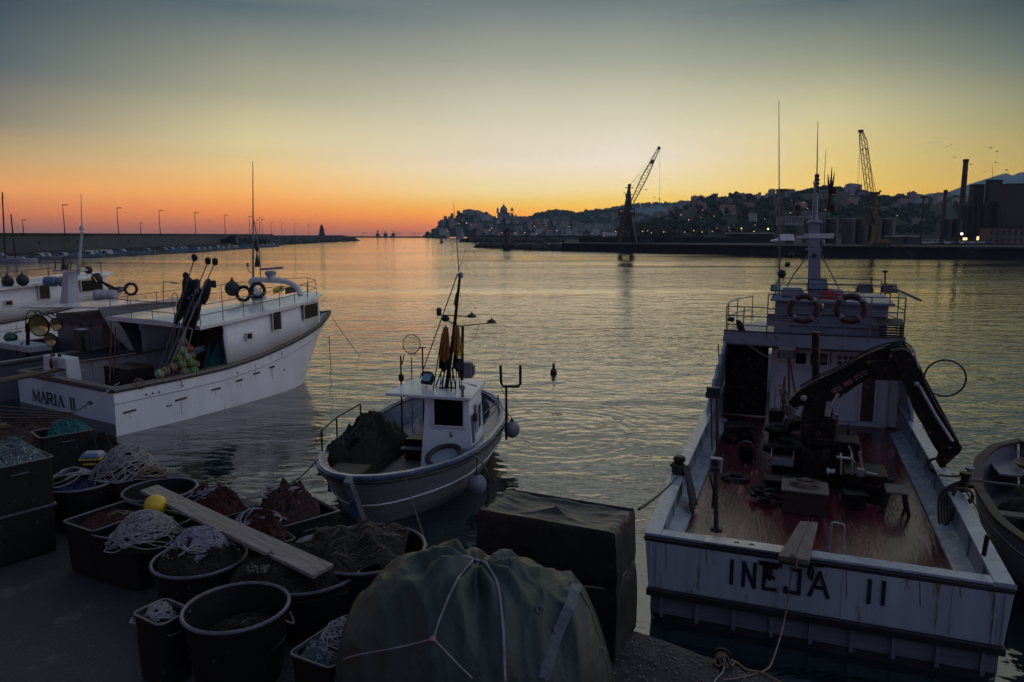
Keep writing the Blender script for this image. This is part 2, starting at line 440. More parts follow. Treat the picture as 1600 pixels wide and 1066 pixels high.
def copy_tree(src, loc=None, rz=None, label=None, group=None, parent=None, scale=None):
    c = src.copy(); C.objects.link(c)
    if parent: c.parent = parent
    if loc is not None: c.location = loc
    if rz is not None: c.rotation_euler = (0, 0, rz)
    if scale is not None: c.scale = (scale,) * 3
    if label: c['label'] = label
    if group: c['group'] = group
    for ch in list(src.children): copy_tree(ch, parent=c)
    return c

def crv(pts, n=8):                # smooth curve through points
    P = [Vector(p) for p in pts]; out = []
    for i in range(len(P) - 1):
        a, b, c, d = P[max(i - 1, 0)], P[i], P[i + 1], P[min(i + 2, len(P) - 1)]
        for k in range(n):
            t = k / n
            out.append(.5 * (2 * b + (c - a) * t + (2 * a - 5 * b + 4 * c - d) * t * t + (3 * b - a - 3 * c + d) * t ** 3))
    return out + [P[-1]]

def sag(a, b, d, n=14):
    a, b = Vector(a), Vector(b)
    return [a.lerp(b, i / n) - Vector((0, 0, d * 4 * (i / n) * (1 - i / n))) for i in range(n + 1)]

def interp(tab, t):
    if t <= tab[0][0]: return tab[0][1]
    for (a, x), (b, y) in zip(tab, tab[1:]):
        if t <= b:
            k = (t - a) / (b - a)
            return x + (y - x) * k
    return tab[-1][1]

GLY = {'I': [[(.5, 0), (.5, 1)]], 'N': [[(0, 0), (0, 1), (1, 0), (1, 1)]], 'E': [[(1, 1), (0, 1), (0, 0), (1, 0)], [(0, .52), (.8, .52)]],
       'J': [[(.45, 1), (1, 1), (1, 0), (0, 0), (0, .16)]], 'A': [[(0, 0), (.5, 1), (1, 0)], [(.22, .36), (.78, .36)]],
       'M': [[(0, 0), (.06, 1), (.5, .1), (.94, 1), (1, 0)]], 'R': [[(0, 0), (0, 1), (.75, 1), (.95, .85), (.95, .66), (.75, .5), (0, .5)], [(.5, .5), (1, 0)]],
       'H': [[(0, 0), (0, 1)], [(1, 0), (1, 1)], [(0, .5), (1, .5)]], 'C': [[(1, .82), (.75, 1), (.25, 1), (0, .75), (0, .25), (.25, 0), (.75, 0), (1, .18)]],
       'O': [[(.25, 0), (0, .25), (0, .75), (.25, 1), (.75, 1), (1, .75), (1, .25), (.75, 0), (.25, 0)]], '0': [[(.25, 0), (0, .25), (0, .75), (.25, 1), (.75, 1), (1, .75), (1, .25), (.75, 0), (.25, 0)]],
       '7': [[(0, 1), (1, 1), (.35, 0)]], '5': [[(1, 1), (.1, 1), (.05, .55), (.7, .58), (1, .4), (1, .18), (.7, 0), (0, .05)]],
       'S': [[(1, .85), (.75, 1), (.2, 1), (0, .8), (.1, .58), (.9, .42), (1, .2), (.8, 0), (.2, 0), (0, .15)]], 'T': [[(0, 1), (1, 1)], [(.5, 1), (.5, 0)]],
       '2': [[(0, .8), (.25, 1), (.75, 1), (1, .8), (.95, .55), (0, 0), (1, 0)]], '/': [[(0, 0), (1, 1)]], '8': [[(.3, .52), (.05, .75), (.3, 1), (.7, 1), (.95, .75), (.7, .52), (.3, .52), (0, .27), (.3, 0), (.7, 0), (1, .27), (.7, .52)]],
       '1': [[(.2, .8), (.55, 1), (.55, 0)]], ' ': []}
def write(g, text, o, X, Y, hgt, wid, gap, st, depth=.006, serif=False, widths={}):
    """lettering as raised strokes; o = lower-left corner, X and Y = unit directions of the writing"""
    o, X, Y = Vector(o), Vector(X).normalized(), Vector(Y).normalized()
    Z = X.cross(Y).normalized(); x = 0.0; kk = 0
    for ch in text:
        cw = widths.get(ch, wid)
        for pl in GLY.get(ch, []):
            pts = [o + X * (x + a * cw) + Y * (b * hgt) for a, b in pl]
            for i, (p, q) in enumerate(zip(pts, pts[1:])):
                d = (q - p).normalized()
                thin = serif and ((ch in 'AM' and i % 2 == 0) or (ch == 'M' and i == 0))
                s_ = st * (.45 if thin else 1)
                kk += 1
                off = Z * (depth * .5 + .0006 * (kk % 4))
                g.beam(p - d * st * .45 + off, q + d * st * .45 + off, s_, depth, up=Z)
            if serif and ch in 'MARI':
                for e in (pl[0], pl[-1]):
                    if e[1] in (0, 1):
                        p = o + X * (x + e[0] * cw) + Y * (e[1] * hgt) + Z * (depth * .5 + .003)
                        g.beam(p - X * st * .95, p + X * st * .95, st * .35, depth, up=Z)
        x += cw + gap
# ================================================================== WATER
def water_material():
    m = bpy.data.materials.new('harbour water'); m.use_nodes = True
    t = m.node_tree; b = t.nodes['Principled BSDF']
    b.inputs['Base Color'].default_value = (.006, .017, .021, 1)
    b.inputs['Roughness'].default_value = .05
    b.inputs['IOR'].default_value = 2.2
    tc = t.nodes.new('ShaderNodeTexCoord')
    def nz(scale, sc, det=3, off=0, rot=0.3):
        mp = t.nodes.new('ShaderNodeMapping'); mp.inputs['Scale'].default_value = sc; mp.inputs['Location'].default_value = (off, off, 0); mp.inputs['Rotation'].default_value = (0, 0, rot)
        t.links.new(tc.outputs['Object'], mp.inputs[0])
        n = t.nodes.new('ShaderNodeTexNoise'); n.inputs['Scale'].default_value = scale; n.inputs['Detail'].default_value = det; n.inputs['Roughness'].default_value = .55
        n.inputs['Distortion'].default_value = .3
        t.links.new(mp.outputs[0], n.inputs[0]); return n.outputs[0]
    def M(op, a, b_=None, c=None):
        n = t.nodes.new('ShaderNodeMath'); n.operation = op
        for i, v in enumerate((a, b_, c)):
            if v is None: continue
            if isinstance(v, (int, float)): n.inputs[i].default_value = v
            else: t.links.new(v, n.inputs[i])
        return n.outputs[0]
    big = nz(.16, (.6, 1, 1), 2)
    mid = nz(.75, (.55, 1.1, 1), 3, 7)
    fin = nz(3.2, (.6, 1.1, 1), 3, 3)
    h = M('ADD', M('ADD', M('MULTIPLY', big, .45), M('MULTIPLY', mid, .42)), M('MULTIPLY', fin, .085))
    # calmer and rougher bands laid by the breeze
    patch = nz(.018, (.35, 1.6, 1), 2, 11, .1)
    pr = t.nodes.new('ShaderNodeMapRange'); t.links.new(patch, pr.inputs[0])
    pr.inputs[1].default_value = .38; pr.inputs[2].default_value = .62; pr.inputs[3].default_value = .32; pr.inputs[4].default_value = 1.35
    h = M('MULTIPLY', h, pr.outputs[0])
    # rings spreading from a point beside the mooring buoy
    rc = at_z(862, 676, 0)
    sp = t.nodes.new('ShaderNodeSeparateXYZ'); t.links.new(tc.outputs['Object'], sp.inputs[0])
    dx = M('SUBTRACT', sp.outputs[0], rc.x); dy = M('SUBTRACT', sp.outputs[1], rc.y)
    r = M('SQRT', M('ADD', M('MULTIPLY', dx, dx), M('MULTIPLY', dy, dy)))
    rr = M('ADD', r, M('MULTIPLY', mid, .25))
    ring = M('MULTIPLY', M('SINE', M('MULTIPLY', rr, 15.0)), M('POWER', 2.718, M('MULTIPLY', M('ABSOLUTE', M('SUBTRACT', r, 2.6)), -1.1)))
    h = M('ADD', h, M('MULTIPLY', ring, .022))
    bp = t.nodes.new('ShaderNodeBump'); bp.inputs['Strength'].default_value = 1; bp.inputs['Distance'].default_value = .25
    t.links.new(h, bp.inputs['Height']); t.links.new(bp.outputs[0], b.inputs['Normal'])
    return m
MT['water'] = water_material()
FAR = 5200
g = G(); g.add([(-FAR, -60, 0), (FAR, -60, 0), (FAR, FAR, 0), (-FAR, FAR, 0)], [(0, 1, 2, 3)])
g.make('water', 'water', kind='structure')

# ================================================================== QUAY under the photographer
def quay_material():
    m = mat('gritty quay tarmac', (.028, .029, .033), .7, var=.4, scale=1.4, wear=((.075, .07, .07), .25, 2.2), bump=.8, bscale=38)
    t = m.node_tree; b = t.nodes['Principled BSDF']
    v = t.nodes.new('ShaderNodeTexVoronoi'); v.inputs['Scale'].default_value = 34
    v.inputs['Randomness'].default_value = 1
    tc = next(n for n in t.nodes if n.type == 'TEX_COORD'); t.links.new(tc.outputs['Object'], v.inputs[0])
    lt = t.nodes.new('ShaderNodeMath'); lt.operation = 'LESS_THAN'; lt.inputs[1].default_value = .17; t.links.new(v.outputs['Distance'], lt.inputs[0])
    sp = t.nodes.new('ShaderNodeSeparateColor'); t.links.new(v.outputs['Color'], sp.inputs[0])
    g2 = t.nodes.new('ShaderNodeMath'); g2.operation = 'GREATER_THAN'; g2.inputs[1].default_value = .72; t.links.new(sp.outputs[0], g2.inputs[0])
    ml = t.nodes.new('ShaderNodeMath'); ml.operation = 'MULTIPLY'; t.links.new(lt.outputs[0], ml.inputs[0]); t.links.new(g2.outputs[0], ml.inputs[1])
    mx = t.nodes.new('ShaderNodeMix'); mx.data_type = 'RGBA'; old = b.inputs['Base Color'].links[0].from_socket
    t.links.new(ml.outputs[0], mx.inputs[0]); t.links.new(old, mx.inputs[6]); mx.inputs[7].default_value = (.22, .19, .18, 1)
    t.links.new(mx.outputs[2], b.inputs['Base Color'])
    return m
MT['quay'] = quay_material()
QZ = 1.3
qa, qb = at_z(300, 752, QZ), at_z(1220, 1066, QZ)
qd = (qb - qa).normalized(); qn = Vector((qd.y, -qd.x, 0))          # qn points inland, towards the camera
if qn.y > 0: qn = -qn
def quay_top(i, j):
    # coping (0.45 m wide) then tarmac
    p = qa + qd * (-60 + 120 * i)
    return p
g = G()
nx = 240
rows = [0, .0, .42, .47, 1.2, 2.4, 5, 12, 40]
pts = []
for k, rr in enumerate(rows):
    for i in range(nx + 1):
        p = qa + qd * (-45 + 80 * i / nx)
        wob = .05 * noise.noise((p.x * 1.7, p.y * 1.7, 0)) + .02 * noise.noise((p.x * 7, p.y * 7, 3)) if k < 2 else 0
        p = p + qn * (rr + wob)
        z = QZ + (.0 if k in (1, 2) else -.02) + .012 * noise.noise((p.x * 2, p.y * 2, 5))
        if k == 0: z = -2.5
        pts.append((p.x, p.y, z))
g.add(pts, [(k * (nx + 1) + i, (k + 1) * (nx + 1) + i, (k + 1) * (nx + 1) + i + 1, k * (nx + 1) + i + 1) for k in range(len(rows) - 1) for i in range(nx)])
g.make('quay', 'quay', kind='structure', smooth=True)
# loose grit scattered along the edge
g = G(); rnd = random.Random(4)
for i in range(1500):
    s_ = rnd.uniform(4.4, 10.5); o_ = abs(rnd.gauss(0, .45)) + .02
    p = qa + qd * s_ + qn * o_
    r = rnd.uniform(.006, .019)
    g.ball((p.x, p.y, QZ + r * .3), r, 5, (1, rnd.uniform(.6, 1), .6), .25)
g.make('gravel', mat('pale grit', (.16, .14, .135), .8, var=.6, scale=60), kind='stuff', label='loose pale grit along the quay edge beside the blue stern', cat='gravel')

# ================================================================== HILLS
class Hill:
    def __init__(s, name, sky, Y, Y0, m, amp=.06, back=1.35, n=140, seed=0, p=1.0, z0=1.5):
        s.sky, s.Y, s.Y0, s.p, s.z0, s.seed = sky, Y, Y0, p, z0, seed
        x0, x1 = sky[0][0], sky[-1][0]
        s.x0, s.x1 = x0, x1
        g = G(); nv = 16; nb = 4
        def fn(u, v):
            px = x0 + (x1 - x0) * u
            k = v * (nv + nb) / nv
            return s.pos(px, k, amp)
        g.grid(fn, n, nv + nb)
        g.make(name, m, kind='structure', smooth=True)
    def pos(s, px, k, amp=.06):
        py = interp(s.sky, px)
        top = at_y(px, py, s.Y)
        if k <= 1:
            Y = s.Y0 + (s.Y - s.Y0) * k
            z = s.z0 + (top.z - s.z0) * (sin(k * pi / 2) ** s.p)
            wob = noise.noise((px * .03 + s.seed, k * 4, s.seed)) * amp * top.z * sin(pi * k) * 2
            z = max(z + wob, .3)
        else:
            Y = s.Y + (k - 1) * 4 * (s.Y - s.Y0) * .3
            z = top.z * max(0, 1 - (k - 1) * 3.6)
        return Vector((ray(px, 300).x / ray(px, 300).y * Y, Y, z))

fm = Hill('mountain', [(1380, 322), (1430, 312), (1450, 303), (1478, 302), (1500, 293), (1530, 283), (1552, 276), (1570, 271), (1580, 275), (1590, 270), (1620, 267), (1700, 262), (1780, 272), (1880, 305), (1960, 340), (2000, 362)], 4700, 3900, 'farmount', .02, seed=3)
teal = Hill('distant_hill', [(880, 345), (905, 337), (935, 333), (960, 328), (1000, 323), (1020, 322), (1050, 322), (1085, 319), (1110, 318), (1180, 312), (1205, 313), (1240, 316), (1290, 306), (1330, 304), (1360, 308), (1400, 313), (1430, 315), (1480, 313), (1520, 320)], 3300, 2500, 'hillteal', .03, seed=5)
town = Hill('town_hill', [(660, 368), (672, 364), (685, 355), (700, 345), (712, 340), (725, 335), (742, 336), (760, 341), (778, 346), (795, 345), (815, 344), (840, 347), (880, 352), (930, 356), (1010, 362), (1050, 366)], 1560, 1430, 'hillsoil', .03, seed=1)
mid_hill = Hill('mid_hill', [(790, 360), (815, 347), (840, 337), (868, 333), (888, 334), (905, 338), (925, 333), (950, 332), (985, 336), (1030, 344), (1075, 348), (1110, 352), (1150, 360)], 2300, 1650, 'hillsoil', .05, seed=2)
dark_hill = Hill('wooded_hill', [(960, 362), (1010, 352), (1045, 340), (1068, 329), (1090, 322), (1120, 315), (1150, 312), (1180, 312), (1205, 315), (1225, 311), (1250, 306), (1290, 302), (1330, 303), (1352, 311), (1390, 315), (1430, 317), (1480, 314), (1520, 318), (1580, 326), (1640, 322), (1760, 326)], 1150, 560, 'hillsoil', .07, n=220, seed=9, p=.9)

def scatter_woods(hill, n, rng, kr, name, label, m='foliage', px=None, seed=1):
    rd = random.Random(seed); g = G()
    for i in range(n):
        x = rd.uniform(*(px or (hill.x0 + 4, hill.x1 - 4)))
        k = rd.uniform(*kr) if rd.random() > .22 else rd.uniform(.93, 1.02)
        if noise.noise((x * .02, k * 3, seed)) < -.22 and k < .9: continue
        p = hill.pos(x, k)
        r = rd.uniform(*rng)
        for q in range(2):
            d = Vector((rd.uniform(-1, 1), rd.uniform(-1, 1), rd.uniform(-.2, .6))) * r * .6
            g.ball(p + d + Vector((0, 0, r * .5)), r * rd.uniform(.5, .85), 6, (1, 1, rd.uniform(.8, 1.25)), .28)
    g.make(name, m, kind='stuff', label=label, cat='woods')
scatter_woods(dark_hill, 4200, (1.8, 4.2), (.04, 1.0), 'hillside_woods', 'dark woods covering the long hill behind the port and silos', seed=3)
scatter_woods(mid_hill, 1100, (4, 8), (.3, 1.0), 'ridge_woods', 'bluish scrub and trees on the ridge right of the church town', seed=4)
scatter_woods(town, 260, (2.2, 4.6), (.02, .98), 'town_greenery', 'small trees between the houses of the town on the headland', seed=5)
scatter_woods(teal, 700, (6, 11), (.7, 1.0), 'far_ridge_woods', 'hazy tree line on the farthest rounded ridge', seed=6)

# ---- houses
def house_mat(name, col):
    m = mat(name, col, .85, var=.25, scale=.12)
    t = m.node_tree; b = t.nodes['Principled BSDF']
    tc = next(n for n in t.nodes if n.type == 'TEX_COORD')
    sp = t.nodes.new('ShaderNodeSeparateXYZ'); t.links.new(tc.outputs['Object'], sp.inputs[0])
    def M(op, a, b_=None):
        n = t.nodes.new('ShaderNodeMath'); n.operation = op
        for i, v in enumerate((a, b_)):
            if v is None: continue
            if isinstance(v, (int, float)): n.inputs[i].default_value = v
            else: t.links.new(v, n.inputs[i])
        return n.outputs[0]
    fx = M('FRACT', M('DIVIDE', M('ADD', sp.outputs[0], sp.outputs[1]), 3.4))
    fz = M('FRACT', M('DIVIDE', sp.outputs[2], 3.3))
    k = M('MULTIPLY', M('MULTIPLY', M('GREATER_THAN', fx, .34), M('LESS_THAN', fx, .68)), M('MULTIPLY', M('GREATER_THAN', fz, .3), M('LESS_THAN', fz, .76)))
    mx = t.nodes.new('ShaderNodeMix'); mx.data_type = 'RGBA'; old = b.inputs['Base Color'].links[0].from_socket
    t.links.new(k, mx.inputs[0]); t.links.new(old, mx.inputs[6]); mx.inputs[7].default_value = (.02, .022, .03, 1)
    t.links.new(mx.outputs[2], b.inputs['Base Color'])
    return m
MT['hw1'] = house_mat('pale shuttered facade', (.52, .49, .50))
MT['hw2'] = house_mat('rose shuttered facade', (.40, .29, .28))
MT['hw3'] = house_mat('grey shuttered facade', (.27, .27, .31))
def house_proto(w_, d_, h_, roof, wm_, label, group):
    t = thing('house', label, 'house', group=group)
    g = G(); g.box((0, 0, h_ / 2 - 3), (w_, d_, h_ + 6)); g.make('wall', wm_, t)
    g = G(); e = .5
    if roof == 'hip':
        g.add([(-w_ / 2 - e, -d_ / 2 - e, h_ + .05), (w_ / 2 + e, -d_ / 2 - e, h_ + .05), (w_ / 2 + e, d_ / 2 + e, h_ + .05), (-w_ / 2 - e, d_ / 2 + e, h_ + .05),
               (-w_ * .22, 0, h_ + d_ * .2), (w_ * .22, 0, h_ + d_ * .2)], [(0, 1, 5, 4), (1, 2, 5), (2, 3, 4, 5), (3, 0, 4), (3, 2, 1, 0)])
    elif roof == 'gable':
        g.prism([(-w_ / 2 - e, -d_ / 2 - e, h_ + .05), (-w_ / 2 - e, d_ / 2 + e, h_ + .05), (-w_ / 2 - e, 0, h_ + d_ * .22)], (w_ + 2 * e, 0, 0))
    else:
        g.box((0, 0, h_ + .4), (w_ + .6, d_ + .6, .7)); g.box((w_ * .2, 0, h_ + 1.6), (w_ * .25, d_ * .4, 2))
    g.make('roof', 'rooftile', t)
    g = G(); g.box((-w_ * .28, d_ * .1, h_ + d_ * .1 + .8), (.9, .9, 2.6)); g.make('chimney', wm_, t)
    return t
TOWN_L = 'shuttered town house stacked on the headland below the domed church'
SLOPE_L = 'scattered villa among dark trees on the wooded slope behind the port'
FRONT_L = 'low waterfront building at the foot of the far hills behind the moles'
kinds = [(11, 9, 14, 'hip', 'hw1'), (15, 10, 11, 'gable', 'hw2'), (9, 8, 17, 'flat', 'hw3'), (18, 11, 13, 'hip', 'hw1'), (12, 12, 9, 'gable', 'hw3'), (22, 10, 15, 'flat', 'hw2')]
rd = random.Random(21)
KW = ['pale hip roofed', 'rose gabled', 'narrow grey flat roofed', 'wide pale hip roofed', 'low grey gabled', 'broad rose flat roofed']
protoA = [house_proto(*k, w_ + ' house stacked on the headland below the domed church', w_ + ' houses on the headland') for k, w_ in zip(kinds, KW)]
protoB = [house_proto(*k, w_ + ' villa among dark trees on the wooded slope behind the port', w_ + ' villas on the wooded slope') for k, w_ in zip(kinds, KW)]
protoC = [house_proto(*k, w_ + ' building at the foot of the far hills behind the moles', w_ + ' buildings under the far hills') for k, w_ in zip(kinds, KW)]
def place(protos, used, pts):
    for (p, rz, sc) in pts:
        q = rd.choice(protos)
        if q.name not in used:
            used.add(q.name); q.location = p; q.rotation_euler = (0, 0, rz); q.scale = (sc,) * 3
        else: copy_tree(q, p, rz, scale=sc)
used = set(); pts = []
for i in range(118):
    px = rd.uniform(684, 1000); k = rd.uniform(.05, .97) if px < 860 else rd.uniform(.05, .75)
    if 774 < px < 790 and k > .7: continue
    pts.append((town.pos(px, k), rd.uniform(-.5, .5), rd.uniform(.45, .85)))
for px in (688, 697, 706, 716, 727, 733, 741, 748, 757, 764, 771, 795, 806):
    pts.append((town.pos(px, .97), rd.uniform(-.3, .3), rd.uniform(.5, .7)))
place(protoA, used, pts)
pts = []
for i in range(52):
    px = rd.uniform(1030, 1560); k = rd.uniform(.12, .8)
    pts.append((dark_hill.pos(px, k), rd.uniform(-.4, .4), rd.uniform(.35, .62)))
for px, k in [(1052, .82), (1062, .86), (1075, .84), (1085, .8), (1048, .6), (1066, .58), (1036, .5), (1092, .72), (1206, .55), (1235, .65), (1330, .78), (1336, .8), (1350, .55), (1425, .4), (1433, .42), (1415, .38), (1470, .5), (1480, .6), (1490, .45), (1400, .33), (1445, .45)]:
    pts.append((dark_hill.pos(px, k), rd.uniform(-.3, .3), rd.uniform(.5, .8)))
for q in protoB: q.name = 'villa'
place(protoB, used, pts)
pts = []
for i in range(40):
    px = rd.uniform(690, 1060); Y = rd.uniform(1380, 1425)
    pts.append((Vector((ray(px, 360).x / ray(px, 360).y * Y, Y, 2.5)), rd.uniform(-.2, .2), rd.uniform(.4, .6)))
for i in range(22):
    px = rd.uniform(870, 1120); k = rd.uniform(.05, .5)
    pts.append((mid_hill.pos(px, k), rd.uniform(-.3, .3), rd.uniform(.6, .95)))
place(protoC, used, pts)

# church with dome and the bell tower beside it
p = town.pos(787, 1.0); s_ = 1560 / F
t = thing('church', 'domed church crowning the town on the headland', 'church', (p.x, p.y, p.z - 4))
g = G(); g.box((0, 0, 8), (26, 20, 24)); g.box((-22, 4, 3), (20, 16, 14)); g.make('nave', 'hw3', t)
g = G(); g.lathe([(7.5, 18), (7.5, 25), (8.2, 25.2), (7.2, 29), (5.2, 32.5), (3, 34.6), (1.6, 35.4), (1.4, 38), (.3, 39), (.15, 43)], n=16); g.make('dome', 'wallgrey', t, smooth=True)
g = G(); g.beam((-12.4, -9, 20), (-12.4, -9, 27), 4.5); g.lathe([(2.2, 27), (1.6, 29.5), (.3, 31.5)], (-12.4, -9, 0), 8); g.make('belfry', 'hw3', t)
g = G(); g.prism([(-14, -10.6, 20), (14, -10.6, 20), (0, -10.6, 24)], (0, 21, 0)); g.make('roof', 'rooftile', t)
p = town.pos(800, 1.0)
t = thing('bell_tower', 'slender bell tower just right of the domed church', 'tower', (p.x, p.y, p.z - 4))
g = G(); g.box((0, 0, 8), (6, 6, 22)); 
for a, b in ((-2.4, -2.4), (2.4, -2.4), (2.4, 2.4), (-2.4, 2.4)): g.box((a, b, 21.5), (1.2, 1.2, 5))
g.box((0, 0, 24.5), (6.6, 6.6, 1)); g.make('shaft', 'wallgrey', t)
g = G(); g.lathe([(2.9, 25), (2.4, 27.5), (1.2, 30), (.2, 32)], n=8); g.make('spire', 'rooftile', t)

# little street lights of the far town, lit
def lit_lamps(name, label, group, pts, m, r, h):
    t = thing(name, label, 'lamp', pts[0], group=group)
    g = G(); g.tube([(0, 0, -h - 2), (0, 0, 0)], r * .16, 5); g.make('pole', 'darksteel', t)
    g = G(); g.ball((0, -.1, r * .6), r, 8); g.make('lamp_globe', m, t)
    rl = random.Random(len(pts))
    for p in pts[1:]: copy_tree(t, p, scale=rl.uniform(.45, 1.15))
pts = [(lambda Y, px, py: at_y(px, py, Y))(1395, x, y) for x, y in [(700, 362), (729, 349), (742, 352), (760, 361), (765, 360), (776, 352), (752, 350), (768, 357), (812, 347), (835, 354), (855, 350), (870, 361), (853, 353), (784, 364), (820, 364), (805, 364), (880, 365), (838, 366), (795, 366), (890, 355), (717, 350), (736, 352)]]
lit_lamps('street_lamp', 'small lit lamp glowing among the houses of the headland town', 'lit lamps in the headland town', pts, 'lampwarm', .5, 4)
pts = [at_y(x, y, 545) for x, y in [(962, 362), (1004, 362), (1012, 361), (1018, 364), (1037, 363), (1058, 362), (1070, 363), (1084, 361), (1097, 363), (1113, 362), (1120, 357), (1140, 361), (1159, 357), (1159, 361), (1139, 356), (1178, 362), (925, 365), (902, 366), (1180, 352), (1158, 358)]]
lit_lamps('street_lamp', 'lit lamp along the shore road behind the pier', 'lit lamps along the shore road', pts, 'lampwarm', .22, 5)
pts = [at_y(x, y, 640) for x, y in [(1064, 336), (1098, 329), (1116, 338), (1076, 344), (1202, 348), (1235, 333), (1255, 317), (1262, 326), (1288, 328), (1328, 312), (1290, 329), (1402, 337), (1448, 318), (1237, 313), (1095, 340), (1195, 342), (1500, 320)]]
lit_lamps('street_lamp', 'tiny lit lamp among the trees of the wooded hill', 'lit lamps on the wooded hill', pts, 'lampwarm', .22, 4)
t = thing('harbour_light', 'brightest lit lamp at the foot of the wooded hill, left of the white covered boat', 'lamp', at_y(1200, 359, 430))
g = G(); g.tube([(0, 0, -6), (0, 0, 0)], .12, 6); g.make('pole', 'darksteel', t)
g = G(); g.ball((0, 0, .4), .5, 10); g.make('lamp_globe', 'lampwarm', t)

# ================================================================== PORT GROUND AND MOLES
def wl(px, py): return at_z(px, py, 0)
front = [wl(878, 391.5), wl(1000, 394), wl(1200, 398), wl(1400, 401), wl(1600, 403.5), wl(1800, 407)]
g = G(); base = len(front)
for lvl in range(2):
    for p in front: g.v.append((p.x, p.y, -1 if lvl == 0 else 2.35))
for i in range(base - 1): g.f.append((i, i + 1, base + i + 1, base + i)); g.m.append(0)
back = [(60, 1430), (900, 1430)]
n0 = len(g.v)
g.v += [(330, 1400, 2.35), (700, 1400, 2.35), (900, 900, 2.35)]
g.v.append((110, 1400, 2.35)); 
g.f.append(tuple([base + i for i in range(base)] + [n0 + 2, n0 + 1, n0, n0 + 3])); g.m.append(0)
g.f.append((0, base, n0 + 3)); g.m.append(0)
MT['quayfar'] = mat('dark pier concrete', (.04, .038, .042), .95, var=.4, scale=.05, wear=((.08, .075, .08), .2, .2), bump=.4, bscale=.8, spec=.15)
g.make('pier', 'quayfar', kind='structure')
# kerb along the pier lip, and fenders' dark line
g = G()
for a, b in zip(front, front[1:]):
    g.beam((a.x, a.y - .2, 2.5), (b.x, b.y - .2, 2.5), .8, .35)
g.make('pier_kerb', 'concrete', kind='structure')
# parapet wall standing back on the pier
def long_wall(name, pts, z0, z1, th, m, label, cat='wall'):
    g = G()
    for a, b in zip(pts, pts[1:]): g.beam((a[0], a[1], (z0 + z1) / 2), (b[0], b[1], (z0 + z1) / 2), th, z1 - z0)
    o = g.make(name, m, label=label, cat=cat); return o
def gy(px, Y): r = ray(px, 365); return Vector((r.x / r.y * Y, Y, 0))
long_wall('parapet_wall', [gy(905, 330), gy(1000, 320), gy(1100, 315), gy(1215, 310)], 2.3, 4.6, .8, 'quayfar', 'long low dark wall set back along the left half of the pier')
long_wall('boundary_wall', [gy(1440, 262), gy(1600, 240), gy(1680, 236)], 2.3, 2.75, .5, 'concrete', 'long low wall in front of the parked cars at the factory')

def mole(name, a, b, h, w_, seed, n=420, r=(1.0, 2.6)):
    rd = random.Random(seed); g = G(); a, b = Vector(a), Vector(b); d = b - a; nrm = Vector((d.y, -d.x, 0)).normalized()
    g.beam((a.x, a.y, h * .35), (b.x, b.y, h * .35), w_ * .8, h * .9)
    for i in range(n):
        k = rd.random(); s_ = rd.uniform(-1, 1)
        p = a + d * k + nrm * s_ * w_ * .5
        ed = min(1, k * d.length / (h * 1.6))
        z = h * (1 - abs(s_) ** 2 * .8) * (.25 + .75 * ed) - .4
        g.ball((p.x, p.y, z), rd.uniform(*r), 5, (1, rd.uniform(.6, 1), rd.uniform(.5, .8)), .3)
    return g.make(name, 'rock', kind='structure')
mole('rock_mole', wl(752, 386.5), wl(905, 391.5), 1.9, 8, 1, 520, (.8, 1.7))
mole('far_mole', (wl(722, 378.5).x, 600, 0), (gy(905, 560).x, 560, 0), 3.0, 10, 2, 480, (1.2, 2.6))
long_wall('mole_wall', [(gy(742, 612).x, 612), (gy(900, 575).x, 575), (gy(1100, 560).x, 560)], 1.5, 5.0, 1.2, 'quayfar', 'dark wall along the farther mole in front of the town')

# brick light tower on the near mole, smaller one on the far mole
def light_tower(px, Y, z0, h, r, label):
    p = gy(px, Y)
    t = thing('light_tower', label, 'light tower', (p.x, p.y, z0))
    g = G(); g.lathe([(r * 1.15, 0), (r * 1.05, .15 * h), (r * .92, .72 * h), (r * 1.2, .75 * h), (r * 1.2, .8 * h)], n=14); g.make('tower_body', 'brick', t, smooth=True)
    g = G(); g.lathe([(r * .62, .8 * h), (r * .62, .93 * h), (r * .8, .94 * h), (r * .2, h)], n=12); g.make('lantern', 'darksteel', t)
    g = G(); g.box((r * .2, -r * 1.03, h * .12), (r * .6, .2, h * .16)); g.make('door', 'farwin', t)
    return t
light_tower(792, 345, 1.6, 7.6, 1.85, 'stout dark brick light tower on the rock mole in front of the town')
light_tower(742, 605, 2.5, 9.0, 2.0, 'smaller dark light tower at the tip of the farther mole')

# far jetty closing the bay with pavilions and palms
g = G(); g.beam((gy(505, 1700).x, 1700, 1.2), (gy(700, 1560).x, 1560, 1.2), 14, 3.6); g.make('far_jetty', 'rock', kind='structure')
for i, (px, dome) in enumerate([(590, 1), (602.5, 0), (614.5, 0)]):
    p = gy(px, 1660)
    t = thing('pavilion', ['domed pavilion with a tall finial on the far jetty, leftmost of the three', 'middle pavilion with a flat topped mast on the far jetty', 'rightmost pavilion with a spread roof on the far jetty'][i], 'pavilion', (p.x, p.y, 2.6))
    g = G(); g.box((0, 0, 2), (8, 6, 4)); g.make('wall', 'wallgrey', t)
    g = G()
    if dome: g.lathe([(4, 4), (3.6, 5.5), (2, 7), (.6, 7.8), (.6, 9), (2, 10), (2, 12.4), (.3, 13)], n=10)
    else: g.lathe([(4.6, 4), (3.6, 5.6), (1.4, 7.6), (.4, 8.4), (.4, 11), (3, 11.3), (3, 11.9), (.2, 12.2)], n=10)
    g.make('roof', 'rooftile', t)
